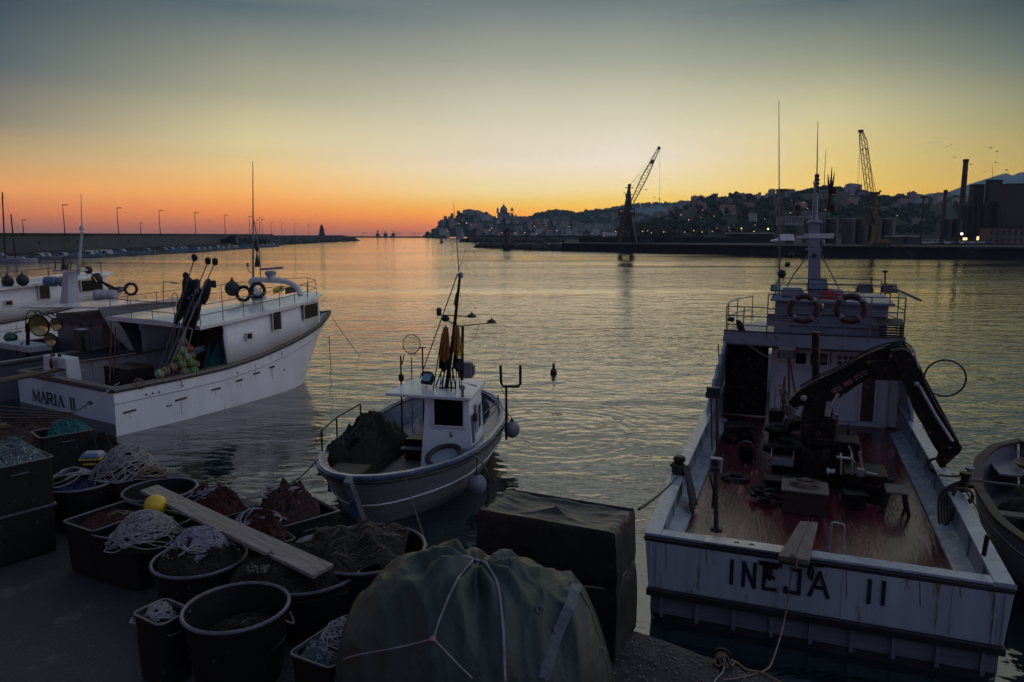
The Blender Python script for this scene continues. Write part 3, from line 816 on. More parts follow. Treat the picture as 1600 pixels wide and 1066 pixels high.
def palm(p, h, label, group):
    t = thing('palm_tree', label, 'palm', p, group=group)
    g = G(); g.tube([(0, 0, 0), (.15, 0, h * .5), (0, 0, h)], [.35, .25, .25], 5); g.make('trunk', 'wood', t)
    g = G()
    for k in range(11):
        a = k * 2 * pi / 11; L = h * .34
        q = [Vector((cos(a) * L * s_, sin(a) * L * s_, h + L * (.35 * s_ * 2 - .95 * s_ * s_))) for s_ in (0, .35, .7, 1)]
        sd_ = Vector((-sin(a), cos(a), 0))
        for u, v_, wd in zip(q, q[1:], (.5, .5, .35)): g.add([u - sd_ * wd, u + sd_ * wd, v_ + sd_ * wd * .8, v_ - sd_ * wd * .8], [(0, 1, 2, 3)])
    g.make('crown', 'foliage', t)
    return t
P0 = palm(gy(565, 1640) + Vector((0, 0, 2.6)), 7.5, 'tiny palm silhouetted on the far jetty', 'palms on the far jetty')
for px in (569, 573, 595.5, 619, 622, 626, 645, 649, 653.5, 600): copy_tree(P0, gy(px, 1640) + Vector((0, 0, 2.6)))

# ================================================================== LEFT BREAKWATER
bw = [Vector((-150, 120, 0)), Vector((-158, 200, 0)), gy(285, 345), gy(385, 430)]
bw = [Vector((gy(-60, 175).x, 175, 0)), gy(120, 225), gy(250, 300), gy(330, 380), gy(424, 520)]
t = thing('breakwater', 'long concrete breakwater wall with a walkway ledge behind the small boats', 'breakwater', (0, 0, 0))
g = G()
for a, b in zip(bw, bw[1:]): g.beam((a.x, a.y, 2.5), (b.x, b.y, 2.5), 2.4, 6.2)
g.make('wall', 'concrete', t)
g = G()
for a, b in zip(bw, bw[1:]): g.beam((a.x, a.y - .4, 5.85), (b.x, b.y - .4, 5.85), 3.2, .5)
g.make('coping', 'quayfar', t)
g = G()
for a, b in zip(bw, bw[1:]): g.beam((a.x + 1.5, a.y - 7.0, .6), (b.x + 1.5, b.y - 7.0, .6), 12, 1.3)
g.make('ledge', 'quayfar', t)
for px, Y in [(120, 221), (60, 202), (200, 262), (270, 312), (310, 352)]:
    p = gy(px, Y - 3.2); g = G(); g.box((p.x, p.y, 3.5), (.35, .2, 1)); g.make('vent', 'farwin', t)
t = thing('stairs', 'dark ramp of steps climbing the breakwater wall', 'stairs', gy(352, 395))
g = G()
for i in range(12): g.box((-5 + i * .9, -3, 1.2 + i * .36), (1.0, 2.5, .35))
g.prism([(-6, -1.6, 1), (6, -1.6, 1), (6, -1.6, 5.6), (5, -1.6, 5.6)], (0, .5, 0)); g.make('steps', 'quayfar', t)
mole('breakwater_rocks', gy(540, 742), gy(392, 430), 3.2, 26, 5, 760, (1.4, 3.4))
long_wall('breakwater_end_wall', [gy(420, 515), gy(470, 640), gy(535, 745)], 2, 5.3, 2, 'rock', 'low dark end wall of the breakwater running out to the lighthouse')
# lighthouse
p = gy(503, 735)
t = thing('lighthouse', 'dark stepped lighthouse near the end of the left breakwater', 'lighthouse', (p.x, p.y, 3.5))
g = G(); g.lathe([(5, 0), (5, 1.6), (3.4, 1.8), (2.6, 4.4), (2.2, 7.6), (2.9, 7.8), (2.9, 8.3)], n=12); g.make('tower_body', 'brick', t)
g = G(); g.lathe([(1.5, 8.3), (1.5, 10.2), (1.9, 10.3), (.4, 12), (.1, 13)], n=10); g.make('lantern', 'darksteel', t)
g = G(); g.box((0, -5.02, .9), (1.2, .2, 1.8)); g.make('door', 'farwin', t)

# lamp posts along the wall
def lamp_post(h, label, group, arm=1.3):
    t = thing('street_lamp', label, 'street lamp', group=group)
    g = G(); g.tube([(0, 0, 0), (0, 0, h * .5), (0, 0, h)], [.13, .1, .07], 6); g.make('pole', 'darksteel', t)
    g = G(); g.tube([(0, 0, h - .05), (arm * .5, -.2, h + .05)], .05, 5); g.box((arm * .62, -.25, h + .08), (arm, .4, .2)); g.make('lamp_head', 'darksteel', t)
    return t
tall = lamp_post(7.5, 'tall unlit lamp post standing on the breakwater wall', 'lamp posts on the breakwater'); first = True
for x, y in [(101.5, 321.5), (185.5, 326), (250.5, 330), (306, 333), (352, 336.5), (390.5, 338.5), (406, 340.5), (410, 343), (424, 347), (441, 348.5), (460, 349.5), (482, 350.5), (402, 344)]:
    Y = 7.5 * F / (366.2 - y) * .99
    p = gy(x, Y); p.z = H + .0
    if first: tall.location = p; first = False
    else: copy_tree(tall, p)
short = lamp_post(3.6, 'short unlit lamp post rising just above the breakwater wall', 'short lamp posts by the breakwater', .9)
short.location = at_y(37, 366, 196); copy_tree(short, at_y(220, 366, 250))

# moored small boats, repeated along the breakwater
def small_boat(kind, label, group):
    t = thing('moored_boat', label, 'boat', group=group)
    L, B = {'dinghy': (3.6, 1.5), 'open': (5, 1.9), 'cabin': (6.2, 2.3), 'covered': (5.4, 2.0), 'sail': (9, 2.8)}[kind]
    g = G(); n = 10
    def hb(k): return B / 2 * (1 - max(0, (k - .45) / .55) ** 2.2) * (.82 + .18 * min(1, k * 4))
    vs = []
    for i in range(n + 1):
        k = i / n; y = (k - .5) * L; sh = .55 + .25 * k * k
        b_ = max(hb(k), .02)
        vs += [(-b_, y, sh), (-b_ * .75, y, 0), (0, y, -.2), (b_ * .75, y, 0), (b_, y, sh)]
    fs = [(i * 5 + j, (i + 1) * 5 + j, (i + 1) * 5 + j + 1, i * 5 + j + 1) for i in range(n) for j in range(4)] + [(0, 1, 2, 3, 4)]
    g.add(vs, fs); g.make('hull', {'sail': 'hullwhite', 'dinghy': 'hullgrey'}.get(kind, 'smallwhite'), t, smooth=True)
    g = G(); vs = []
    for i in range(n + 1):
        k = i / n; b_ = max(hb(k) - .06, .01); vs += [(-b_, (k - .5) * L, .42 + .2 * k * k), (b_, (k - .5) * L, .42 + .2 * k * k)]
    g.add(vs, [(2 * i, 2 * i + 2, 2 * i + 3, 2 * i + 1) for i in range(n)]); g.make('deck', 'greydeck' if kind in ('dinghy', 'open') else 'hullgrey', t)
    if kind == 'cabin':
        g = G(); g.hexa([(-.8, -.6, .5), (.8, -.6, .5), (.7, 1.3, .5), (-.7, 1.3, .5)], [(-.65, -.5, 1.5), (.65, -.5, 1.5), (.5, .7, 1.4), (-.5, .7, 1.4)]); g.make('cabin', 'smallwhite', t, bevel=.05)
        g = G(); g.box((.74, 0, 1.1), (.04, .8, .35)); g.box((-.74, 0, 1.1), (.04, .8, .35)); g.make('window', 'glass', t)
    if kind == 'covered':
        g = G(); g.prism([(-.85, -2.3, .5), (.85, -2.3, .5), (.3, -2.3, 1.1), (-.3, -2.3, 1.1)], (0, 3.8, 0)); g.make('cover', 'tealpaint', t)
    if kind == 'sail':
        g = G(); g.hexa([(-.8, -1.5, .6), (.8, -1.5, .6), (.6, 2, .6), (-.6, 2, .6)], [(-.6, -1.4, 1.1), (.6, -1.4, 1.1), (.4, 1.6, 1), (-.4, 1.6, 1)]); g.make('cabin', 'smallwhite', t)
    g = G(); g.box((0, -L / 2 - .12, .5), (.28, .3, .75)); g.make('outboard_motor', 'black', t)
    return t
names = {'dinghy': 'small grey rowing dinghy moored under the left breakwater', 'open': 'open white motor boat moored under the left breakwater', 'cabin': 'white cabin boat moored under the left breakwater', 'covered': 'boat under a blue green cover moored under the left breakwater'}
protos = [small_boat(k, names[k], 'moored ' + k + ' boats by the breakwater') for k in names]
rd = random.Random(8); k = 0; xs = []
x = -6.0
while x < 432:
    xs.append(x); x += rd.uniform(6.5, 12) * (1 - x / 900)
for row in range(2):
    for x in xs:
        if row and rd.random() < .35: continue
        if x < 60 and not row: continue
        yb = interp([(-10, 409), (120, 403), (200, 399.5), (300, 394), (400, 387.5), (440, 385)], x) - .4 - row * 2.6
        p = at_z(x + rd.uniform(-2, 2), yb, 0)
        q = rd.choice(protos)
        rz = atan2(-.55, 1) + rd.uniform(-.25, .25) - 1.1
        if not q.get('_u'):
            q['_u'] = 1; q.location = p; q.rotation_euler = (0, 0, rz)
        else: c = copy_tree(q, p, rz)
for o in C.objects:
    if '_u' in o.keys(): del o['_u']
sb = small_boat('sail', 'long grey sailing boat lying at the far left under the breakwater', None)
sb.location = at_z(24, 409, 0); sb.rotation_euler = (0, 0, radians(-82))
def bare_mast(x0, y0, x1, y1, Y, r, label, stays):
    a, b = at_y(x0, y0, Y), at_y(x1, y1, Y)
    t = thing('sailing_mast', label, 'mast', b)
    g = G(); g.tube([Vector((0, 0, -b.z + 1)), a - b], [r, r * .7], 6); g.make('pole', 'darksteel', t)
    g = G()
    for (p, q) in stays: g.tube([at_y(p[0], p[1], Y) - b, at_y(q[0], q[1], Y) - b], .02, 4)
    g.make('stay', 'darksteel', t)
bare_mast(3.5, 300, 4.5, 366, 150, .16, 'tallest bare mast at the left edge of the picture', [((4, 303), (16, 335)), ((3.5, 302), (0, 330)), ((4, 339), (9, 339.5))])
bare_mast(17, 335, 20.5, 366, 152, .16, 'shorter bare mast with a slanting stay, right of the tallest one', [((17.5, 336), (31, 366))])

# ================================================================== CRANES
def lattice(g, a, b, w0, w1, n, r, up=Vector((0, -1, 0))):
    a, b = Vector(a), Vector(b); d = (b - a).normalized(); x = d.cross(up).normalized(); y = x.cross(d)
    def cor(k, i, j): w_ = (w0 + (w1 - w0) * k) / 2; return a.lerp(b, k) + x * i * w_ + y * j * w_
    cs = [(-1, -1), (1, -1), (1, 1), (-1, 1)]
    for i, j in cs: g.tube([cor(0, i, j), cor(1, i, j)], r, 5)
    for k in range(n):
        for q in range(4):
            p0, p1 = cs[q], cs[(q + 1) % 4]
            A, B = (p0, p1) if k % 2 else (p1, p0)
            g.tube([cor(k / n, *A), cor((k + 1) / n, *B)], r * .6, 4)
Y = 300
def c1(x, y): return at_y(x, y, Y)
o_ = c1(979, 366); o_.z = 2.35
t = thing('harbour_crane', 'tall dark portal crane on the pier with its latticed jib raised to the right', 'crane', o_)
L_ = lambda x, y: c1(x, y) - o_
g = G()
top = [L_(975, 337), L_(985, 337)]
for sx in (-1, 1):
    for sy in (-1, 1):
        g.beam((sx * 3.3, sy * 2.6, 0), (sx * 1.3, sy * 1.2, top[0].z), 1.15)
        g.beam((sx * 3.3, -2.6, .6), (sx * 3.3, 2.6, .6), .6)
g.box((0, 0, top[0].z * .72), (2.4, 2.2, top[0].z * .5)); g.beam((-2.2, -1.7, top[0].z * .5), (2.2, -1.7, top[0].z * .5), .7); g.beam((-2.2, 1.7, top[0].z * .5), (2.2, 1.7, top[0].z * .5), .4)
g.make('portal_leg', 'cranedark', t)
g = G(); a, b = L_(965, 337.5), L_(991.5, 326); g.box(((a.x + b.x) / 2, 0, (a.z + b.z) / 2), (b.x - a.x, 3.4, b.z - a.z)); g.make('machine_house', 'cranedark', t, bevel=.1)
for x in (970.5, 987):
    g = G(); q = L_(x, 330); g.box((q.x, -1.72, q.z), (1.3, .1, .8)); g.make('window', 'lampwhite' if 0 else 'capcream', t)
g = G(); a, b = L_(981, 326), L_(983, 290); g.hexa([(a.x - 1.5, -1.2, a.z), (a.x + 1.5, -1.2, a.z), (a.x + 1.5, 1.2, a.z), (a.x - 1.5, 1.2, a.z)], [(b.x - .35, -.5, b.z), (b.x + .35, -.5, b.z), (b.x + .35, .5, b.z), (b.x - .35, .5, b.z)])
g.ball(L_(983.5, 290), .75, 10); g.box(L_(983.3, 293.5), (3.2, .8, .3)); g.box(L_(982.5, 304), (3.0, .8, .3)); g.box(L_(981.5, 307), (2.4, .8, .3)); g.box(L_(979.8, 306), (1, .8, .9)); g.beam(L_(974, 300), L_(989, 311), .18); g.make('mast', 'cranedark', t)
g = G(); lattice(g, L_(985.5, 321), L_(1007, 277), 1.2, 2.1, 9, .11); lattice(g, L_(1007, 277), L_(1029.5, 232), 2.1, .7, 9, .11); g.ball(L_(1029.7, 231.5), .7, 8); g.box(L_(1019, 253), (1.2, 1.2, 1.6)); g.make('jib', 'craneyellow', t)
g = G()
for (p, q) in [((984, 289), (1017, 256)), ((984, 290), (1028, 233)), ((985, 296), (1017, 257)), ((1031, 234), (1030.5, 319))]: g.tube([L_(*p), L_(*q)], .045, 4)
g.make('cable', 'craneyellow', t)
g = G(); g.ball(L_(1030.5, 311), .32, 8); g.box(L_(1030.5, 313), (.2, .2, .9)); g.make('hook', 'cranedark', t)

Y = 215
o_ = c1(1367, 380); o_.z = 2.35
t = thing('mobile_crane', 'yellow mobile harbour crane on the right of the pier with a steep lattice jib', 'crane', o_)
g = G(); a, b = L_(1363.5, 378), L_(1370, 304); g.hexa([(a.x - .1, -1, 0), (b.x + .6, -1, 0), (b.x + .6, 1, 0), (a.x - .1, 1, 0)], [(a.x + .1, -.6, b.z), (b.x, -.6, b.z), (b.x, .6, b.z), (a.x + .1, .6, b.z)]); g.make('tower', 'craneyellow', t)
g = G(); g.box(((a.x + b.x) / 2, 0, b.z + .3), (1.5, 1.3, .8)); g.ball((.5, 0, b.z + .9), .35, 8); g.make('tower_head', 'cranedark', t)
g = G(); lattice(g, L_(1361, 320), L_(1349, 222), 1.55, 1.5, 13, .1); lattice(g, L_(1349, 222), L_(1345.5, 206), 1.5, .7, 2, .1); g.box(L_(1345, 205), (1.2, .8, .7)); g.ball(L_(1347.5, 234), .3, 6); g.ball(L_(1354, 233), .3, 6); g.make('jib', 'cranedark', t)
g = G()
for (p, q) in [((1344, 207), (1339, 300)), ((1344.5, 207), (1341.5, 300)), ((1345, 240), (1346.5, 302)), ((1355, 234), (1369, 303)), ((1354, 236), (1367, 303)), ((1350, 208), (1370, 304))]: g.tube([L_(*p), L_(*q)], .03, 4)
g.make('cable', 'cranedark', t)
g = G(); a = L_(1356, 345); g.box((a.x, .2, a.z), (1.7, 1.6, 2.6)); g.beam(L_(1359, 325), L_(1366, 350), .45); g.make('cab', 'cranedark', t)
g = G(); g.box((1.4, 0, .9), (5.2, 3, 1.2)); g.box((2.6, 0, 1.7), (2.2, 2.4, .5)); g.make('chassis', 'craneyellow', t, bevel=.08)
for x_ in (-.8, .6, 2, 3.4):
    g = G(); g.lathe([(.5, -.2), (.55, 0), (.5, .2)], (x_, -1.65, .5), 12, (0, 1, 0)); g.make('wheel', 'black', t)
for x_ in (-4, 6):
    g = G(); g.beam((x_ * .4, -1.6, .7), (x_, -1.8, .5), .35); g.beam((x_, -1.8, .5), (x_, -1.8, 0), .4); g.make('outrigger', 'craneyellow', t)

# ================================================================== SILOS, FACTORY, SHEDS
def flat_building(name, x0, x1, y0, Y, depth, m, label, cat, roof=None, z0=2.3, win=None, roofm='quayfar'):
    a, b = at_y(x0, y0, Y), at_y(x1, y0, Y); h = a.z - z0; w_ = b.x - a.x
    t = thing(name, label, cat, ((a.x + b.x) / 2, Y + depth / 2, z0))
    g = G(); g.box((0, 0, h / 2), (w_, depth, h)); g.make('wall', m, t)
    g = G()
    if roof == 'gable': g.prism([(-w_ / 2 - .3, -depth / 2 - .3, h), (-w_ / 2 - .3, depth / 2 + .3, h), (-w_ / 2 - .3, 0, h + depth * .16)], (w_ + .6, 0, 0))
    else: g.box((0, 0, h + .15), (w_ + .5, depth + .5, .3))
    g.make('roof', roofm, t)
    if win:
        for (n, wy, ww, wh) in win:
            for i in range(n):
                g = G(); g.box((-w_ / 2 + w_ * (i + .5) / n, -depth / 2 - .02, h * wy), (ww, .12, wh)); g.make('window', 'farwin', t)
    return t, w_, h
def silo_bank(x0, x1, ytop, Y, n, label, m='silo', z0=2.3, roofline=True):
    a, b = at_y(x0, ytop, Y), at_y(x1, ytop, Y); h = a.z - z0; w_ = b.x - a.x; r = w_ / n / 2
    t = thing('silo_bank', label, 'silos', ((a.x + b.x) / 2, Y + r, z0))
    for i in range(n):
        g = G(); cx = -w_ / 2 + r * (2 * i + 1)
        prof = []
        for k in range(15): prof += [(r * (1.0 if k % 2 else .985), h * k / 14)]
        g.lathe(prof, (cx, 0, 0), 18); o = g.make('silo_tank', m, t, smooth=True)
        if roofline: g = G(); g.lathe([(r * 1.02, h), (r * .98, h + .3), (r * .3, h + r * .3)], (cx, 0, 0), 18); g.make('silo_roof', 'concrete' if m == 'silo' else 'quayfar', o)
    return t
silo_bank(1259, 1314, 343, 285, 3, 'dark ribbed silos behind the mast, left bank')
silo_bank(1322, 1404, 343.5, 275, 4, 'wide ribbed grey silos behind the yellow crane')
silo_bank(1476, 1508, 344, 300, 2, 'two short pale silos left of the tall factory silos', 'factory')
silo_bank(1506, 1545, 323, 330, 4, 'tall dark ribbed factory silos right of the big chimney', 'factory')
silo_bank(1545, 1590, 316, 320, 5, 'tallest dark factory silos in front of the two square towers', 'factory')
flat_building('factory_tower', 1523, 1539, 289, 350, 4, 'factory', 'square factory tower, the lower of the two behind the silos', 'tower')
flat_building('factory_tower', 1549, 1567, 282, 345, 4, 'factory', 'square factory tower with an antenna, taller of the two', 'tower')
g = G(); a = at_y(1551, 282, 345); g.tube([a, at_y(1550.5, 260, 345)], .09, 4); g.make('antenna', 'darksteel', label='thin antenna rising from the taller square factory tower', cat='antenna')
flat_building('warehouse', 1576, 1680, 288, 310, 5, 'factory', 'tall windowless factory hall at the right edge', 'warehouse')
flat_building('pink_building', 1545, 1640, 356, 262, 5, 'wallpink', 'long two storey rose building with rows of narrow windows at the right edge', 'building', win=[(10, .72, .9, 1.9), (10, .25, .8, 1.4)])
flat_building('storage_shed', 1396, 1412, 370, 255, 6, 'concrete', 'low shed with pale roof right of the yellow crane', 'shed', None, roofm='capcream')
flat_building('storage_shed', 1418, 1438, 370, 258, 6, 'concrete', 'smaller pale roofed shed beside the light mast', 'shed', None, roofm='capcream')
flat_building('long_shed', 1143, 1209, 365, 330, 8, 'quayfar', 'long low shed with a white roof left of the covered boat', 'shed', roofm='capcream')
flat_building('pier_hut', 1000, 1021, 373, 290, 5, 'concrete', 'small grey harbour hut at the foot of the dark portal crane', 'hut', win=[(3, .5, 1.0, 1.0)])
flat_building('ferry_kiosk', 945, 966, 363.5, 420, 8, 'white', 'bright little waterfront pavilion left of the dark portal crane', 'kiosk', win=[(5, .5, 1.2, 1.2)], roofm='capcream')
flat_building('hill_palace', 1224, 1263, 337, 520, 14, 'wall', 'pale classical building with columns on the slope left of the mast', 'building', z0=at_y(1224, 352, 520).z, win=[(9, .55, .7, 3.6)])
flat_building('container', 1230, 1240, 375, 262, 2.5, 'wallpink', 'small rosy container on the pier below the covered boat', 'container')
t, w_, h = flat_building('lit_canopy', 1504, 1530, 369, 268, 7, 'factory', 'low factory entrance glowing orange behind the parked cars', 'canopy')
g = G(); g.box((-w_ * .35, -3.62, h * .55), (1.5, .1, h * .5)); g.make('lit_doorway', 'winlit', t)
g = G(); g.box((w_ * .42, -3.62, h * .6), (.8, .1, h * .7)); g.make('lit_doorway', 'winlit', t)
t = thing('flood_lamp', 'bright lit lamp over the parked cars at the factory entrance', 'lamp', at_y(1502.5, 366, 262))
g = G(); g.tube([(0, 0, -2.2), (0, 0, 0)], .08, 5); g.make('pole', 'darksteel', t)
g = G(); g.ball((0, -.1, .1), .42, 8); g.make('lamp_globe', 'lampwhite', t)
t = thing('greenhouse', 'long pale greenhouse roof across the wooded hill', 'greenhouse', dark_hill.pos(1434, .72))
a, b = at_y(1404, 318, t.location.y), at_y(1464, 316, t.location.y); t.location.z = a.z
g = G(); w_ = b.x - a.x
g.prism([(-w_ / 2, -7, 0), (-w_ / 2, 7, 0), (-w_ / 2, 7, 2), (-w_ / 2, 0, 3.2), (-w_ / 2, -7, 2)], (w_, 0, 0)); g.make('roof', 'greenroof', t)
def chimney(x, w_px, ytop, Y, label, band=True):
    a = at_y(x, ytop, Y); r = w_px / F * Y / 2
    t = thing('factory_chimney', label, 'chimney', (a.x, Y, 2.3)); h = a.z - 2.3
    g = G(); g.lathe([(r * 1.25, 0), (r * 1.05, h * .6), (r * .95, h * .97)], n=18); g.make('shaft', 'brick', t, smooth=True)
    g = G(); g.lathe([(r * 1.08, h * .97), (r * 1.12, h * .985), (r * 1.05, h), (r * .8, h)], n=18); g.make('chimney_rim', 'darksteel', t)
chimney(1509.5, 7.6, 249, 340, 'tallest round factory chimney standing dark against the sky')
chimney(1478, 5.6, 297, 330, 'shorter factory chimney left of the tallest one')
def light_mast(x, y0, Y, label, plat):
    a = at_y(x, y0, Y)
    t = thing('light_mast', label, 'mast', (a.x, Y, 2.3)); h = a.z - 2.3
    g = G(); g.tube([(0, 0, 0), (0, 0, h)], [.35, .16], 6) if not plat else lattice(g, (0, 0, 0), (0, 0, h - .4), 1.5, 1.1, 14, .1); g.make('pole', 'craneyellow' if plat else 'darksteel', t)
    g = G(); k = 2.3 if plat else 1.1
    g.lathe([(k * .9, h - .5), (k, h - .3), (k, h), (k * .9, h + .1)], n=14); g.make('lamp_ring', 'craneyellow' if plat else 'darksteel', t)
light_mast(1222.5, 296, 270, 'yellowish latticed light mast with a round platform rising above the hill', 1)
light_mast(1444, 307, 250, 'thin dark light mast between the crane and the chimneys', 0)
light_mast(1059, 346, 500, 'small dark light mast at the foot of the hills right of the crane', 0)
# covered boat on the pier
p = at_y(1228, 372, 262)
t = thing('covered_boat', 'boat stored on the pier under a white tarpaulin', 'boat', (p.x, p.y, 2.35))
g = G()
g.hexa([(-3.0, -1.3, 1.2), (3.0, -1.3, 1.2), (3.0, 1.3, 1.2), (-3.0, 1.3, 1.2)], [(-1.9, -.6, 3.5), (2.4, -.6, 3.5), (2.4, .6, 3.5), (-1.9, .6, 3.5)])
g.hexa([(-5.4, -.6, .9), (-3, -1.1, .8), (-3, 1.1, .8), (-5.4, .6, .9)], [(-5.2, -.4, 1.5), (-3, -.9, 2.0), (-3, .9, 2.0), (-5.2, .4, 1.5)]); g.make('cover', 'roofwhite', t, bevel=.25)
g = G()
for x_ in (-2, 2): g.beam((x_, -1.2, 0), (x_, -1.2, 1.2), .2); g.beam((x_, 1.2, 0), (x_, 1.2, 1.2), .2)
g.make('cradle', 'cranedark', t)

# parked cars
def car(m, label, group):
    t = thing('parked_car', label, 'car', group=group)
    g = G(); g.prism([(-2.05, -.85, .32), (2.05, -.85, .32), (2.1, -.85, .8), (1.2, -.85, .95), (-1.9, -.85, .98), (-2.1, -.85, .75)], (0, 1.7, 0)); g.make('body', m, t, bevel=.08)
    g = G(); g.hexa([(-1.7, -.8, .96), (1.1, -.8, .94), (1.1, .8, .94), (-1.7, .8, .96)], [(-1.3, -.62, 1.46), (.4, -.62, 1.48), (.4, .62, 1.48), (-1.3, .62, 1.46)]); g.make('cabin', 'glass', t, bevel=.06)
    g = G(); g.box((-.45, 0, 1.49), (1.6, 1.2, .05)); g.make('roof', m, t)
    for a in (-1.3, 1.3):
        for b in (-.82, .82):
            g = G(); g.lathe([(.3, -.1), (.33, 0), (.3, .1)], (a, b, .33), 12, (0, 1, 0)); g.make('wheel', 'black', t)
    for b in (-.6, .6): g = G(); g.box((2.09, b, .68), (.06, .32, .14)); g.make('headlight', 'steel', t)
    return t
cm = [('carwhite', 'white'), ('cardark', 'dark'), ('carsilver', 'silver')]
cp = [car(a, b + ' car in the parked row in front of the factory', b + ' parked cars') for a, b in cm]; usedc = set()
for i, x in enumerate([1443, 1452, 1461, 1469, 1478, 1486, 1494, 1502, 1511, 1519, 1527, 1536, 1544]):
    q = cp[[0, 0, 2, 1, 0, 2, 1, 0, 2, 0, 2, 0, 1][i]]; p = gy(x, 252 + (i % 2)); p.z = 2.36
    if q.name in usedc: copy_tree(q, p, radians(70 + 8 * (i % 3)))
    else: usedc.add(q.name); q.location = p; q.rotation_euler = (0, 0, radians(75))
# graffito on the pier wall: a violet scrawl
a, b = wl(923, 392.2), wl(957, 392.9); u = (b - a).normalized(); n_ = Vector((u.y, -u.x, 0))
g = G(); L = (b - a).length; rd = random.Random(3)
for seg, (s0, s1) in enumerate([(0, .5), (.55, .82), (.86, 1.0)]):
    pts = []
    k = s0
    while k < s1:
        pts.append(a + u * L * k + n_ * .12 + Vector((0, 0, 1.15 + .42 * (1 if len(pts) % 2 else -1) * rd.uniform(.5, 1)))); k += .017
    g.tube(pts, .085, 4)
g.make('graffito', 'violet', label='violet painted scrawl on the face of the pier wall', cat='graffiti')

# buoys on the water
p = at_z(865, 583, 0)
t = thing('mooring_buoy', 'small dark pointed buoy floating between the two fishing boats', 'buoy', p)
g = G(); g.lathe([(.05, -.1), (.13, -.02), (.14, .06), (.11, .14), (.055, .2), (.05, .3), (.07, .34), (.02, .4)], n=14); g.make('float', 'black', t, smooth=True)
g = G(); g.tube([(0, 0, .36), (0, 0, .44)], .012, 5); g.torus((0, 0, .45), .03, .008, (1, 0, 0), 12, 5); g.make('ring', 'steel', t)
p = at_z(690, 379.5, 0)
t = thing('channel_buoy', 'far pointed channel buoy off the mole tips', 'buoy', p)
g = G(); g.lathe([(1.4, -.2), (1.5, .4), (.9, 1), (.4, 2.4), (.3, 4), (.1, 4.6)], n=12); g.make('float', 'brick', t)
g = G(); g.ball((0, 0, 4.8), .4, 8); g.make('topmark', 'darksteel', t)

# birds and a vapour trail
def bird(p, s_, label, rz):
    t = thing('bird', label, 'bird', p, rz, 'birds in the sky')
    g = G(); g.ball((0, 0, 0), .16, 8, (.6, 1.9, .6)); g.ball((0, .3, .05), .08, 6); g.make('body', 'flagdark', t)
    for sx in (-1, 1):
        g = G(); g.add([(0, .1, .03), (sx * .35, .16, .2), (sx * .8, 0, .08), (sx * .35, -.06, .19), (0, -.12, .02)], [(0, 1, 3, 4), (1, 2, 3)]); g.make('wing', 'flagdark', t, solid=.02)
    t.scale = (s_,) * 3
    return t
B = bird(at_y(1010, 297, 260), 1.3, 'dark bird in flight against the evening sky', .5)
for x, y, Y in [(1023, 309, 270), (1492, 246, 300), (1549, 231, 260), (1558, 237, 280), (1556, 254, 300), (1573, 266, 250), (1517, 257, 280), (1486, 226, 320), (1479, 230, 320), (1042, 281, 420), (1538, 269, 330)]:
    copy_tree(B, at_y(x, y, Y), random.uniform(0, 3))
a, b = at_y(1450, 223.5, 3300), at_y(1472, 220, 3300)
g = G(); g.tube([a, a.lerp(b, .3), a.lerp(b, .8), b], [2.2, 3.3, 1.8, .5], 6); g.make('vapour_trail', 'trail', label='short sunlit vapour trail high over the chimneys', cat='vapour trail')

# ================================================================== HAZE over the whole bay
hm = bpy.data.materials.new('evening haze'); hm.use_nodes = True
t_ = hm.node_tree
for n in list(t_.nodes): t_.nodes.remove(n)
pv = t_.nodes.new('ShaderNodeVolumePrincipled'); mo = t_.nodes.new('ShaderNodeOutputMaterial')
pv.inputs['Color'].default_value = (.5, .78, 1, 1); pv.inputs['Density'].default_value = HAZE_D; pv.inputs['Anisotropy'].default_value = .0
t_.links.new(pv.outputs[0], mo.inputs['Volume'])
MT['haze'] = hm
g = G(); g.box((0, 2450, 273), (2 * FAR + 40, 5540, 560)); hz = g.make('haze', 'haze', kind='stuff', label='thin blue evening haze filling the air over the bay', cat='haze')
# ================================================================== BOAT HELPERS
def add_seams(name, wdt, axis=0, dark=(.02, .016, .016)):
    m = MT[name]; t = m.node_tree; b = t.nodes['Principled BSDF']
    tc = next(n for n in t.nodes if n.type == 'TEX_COORD')
    sp = t.nodes.new('ShaderNodeSeparateXYZ'); t.links.new(tc.outputs['Object'], sp.inputs[0])
    def M(op, a, c=None):
        n = t.nodes.new('ShaderNodeMath'); n.operation = op
        for i, v in enumerate((a, c)):
            if v is None: continue
            if isinstance(v, (int, float)): n.inputs[i].default_value = v
            else: t.links.new(v, n.inputs[i])
        return n.outputs[0]
    fr = M('FRACT', M('DIVIDE', sp.outputs[axis], wdt))
    k = M('LESS_THAN', fr, .07)
    # each plank its own tone
    fl = M('FLOOR', M('DIVIDE', sp.outputs[axis], wdt))
    wn = t.nodes.new('ShaderNodeTexWhiteNoise'); wn.noise_dimensions = '2D'
    cb = t.nodes.new('ShaderNodeCombineXYZ'); t.links.new(fl, cb.inputs[0])
    t.links.new(M('FLOOR', M('DIVIDE', M('ADD', sp.outputs[1 - axis], M('MULTIPLY', fl, 1.37)), 2.1)), cb.inputs[1])
    t.links.new(cb.outputs[0], wn.inputs[0])
    old = b.inputs['Base Color'].links[0].from_socket
    hv = t.nodes.new('ShaderNodeHueSaturation'); t.links.new(old, hv.inputs['Color']); t.links.new(M('ADD', M('MULTIPLY', wn.outputs[0], .55), .7), hv.inputs['Value'])
    mx = t.nodes.new('ShaderNodeMix'); mx.data_type = 'RGBA'
    t.links.new(k, mx.inputs[0]); t.links.new(hv.outputs[0], mx.inputs[6]); mx.inputs[7].default_value = dark + (1,)
    t.links.new(mx.outputs[2], b.inputs['Base Color'])
add_seams('teak', .16); add_seams('greydeck', .13)

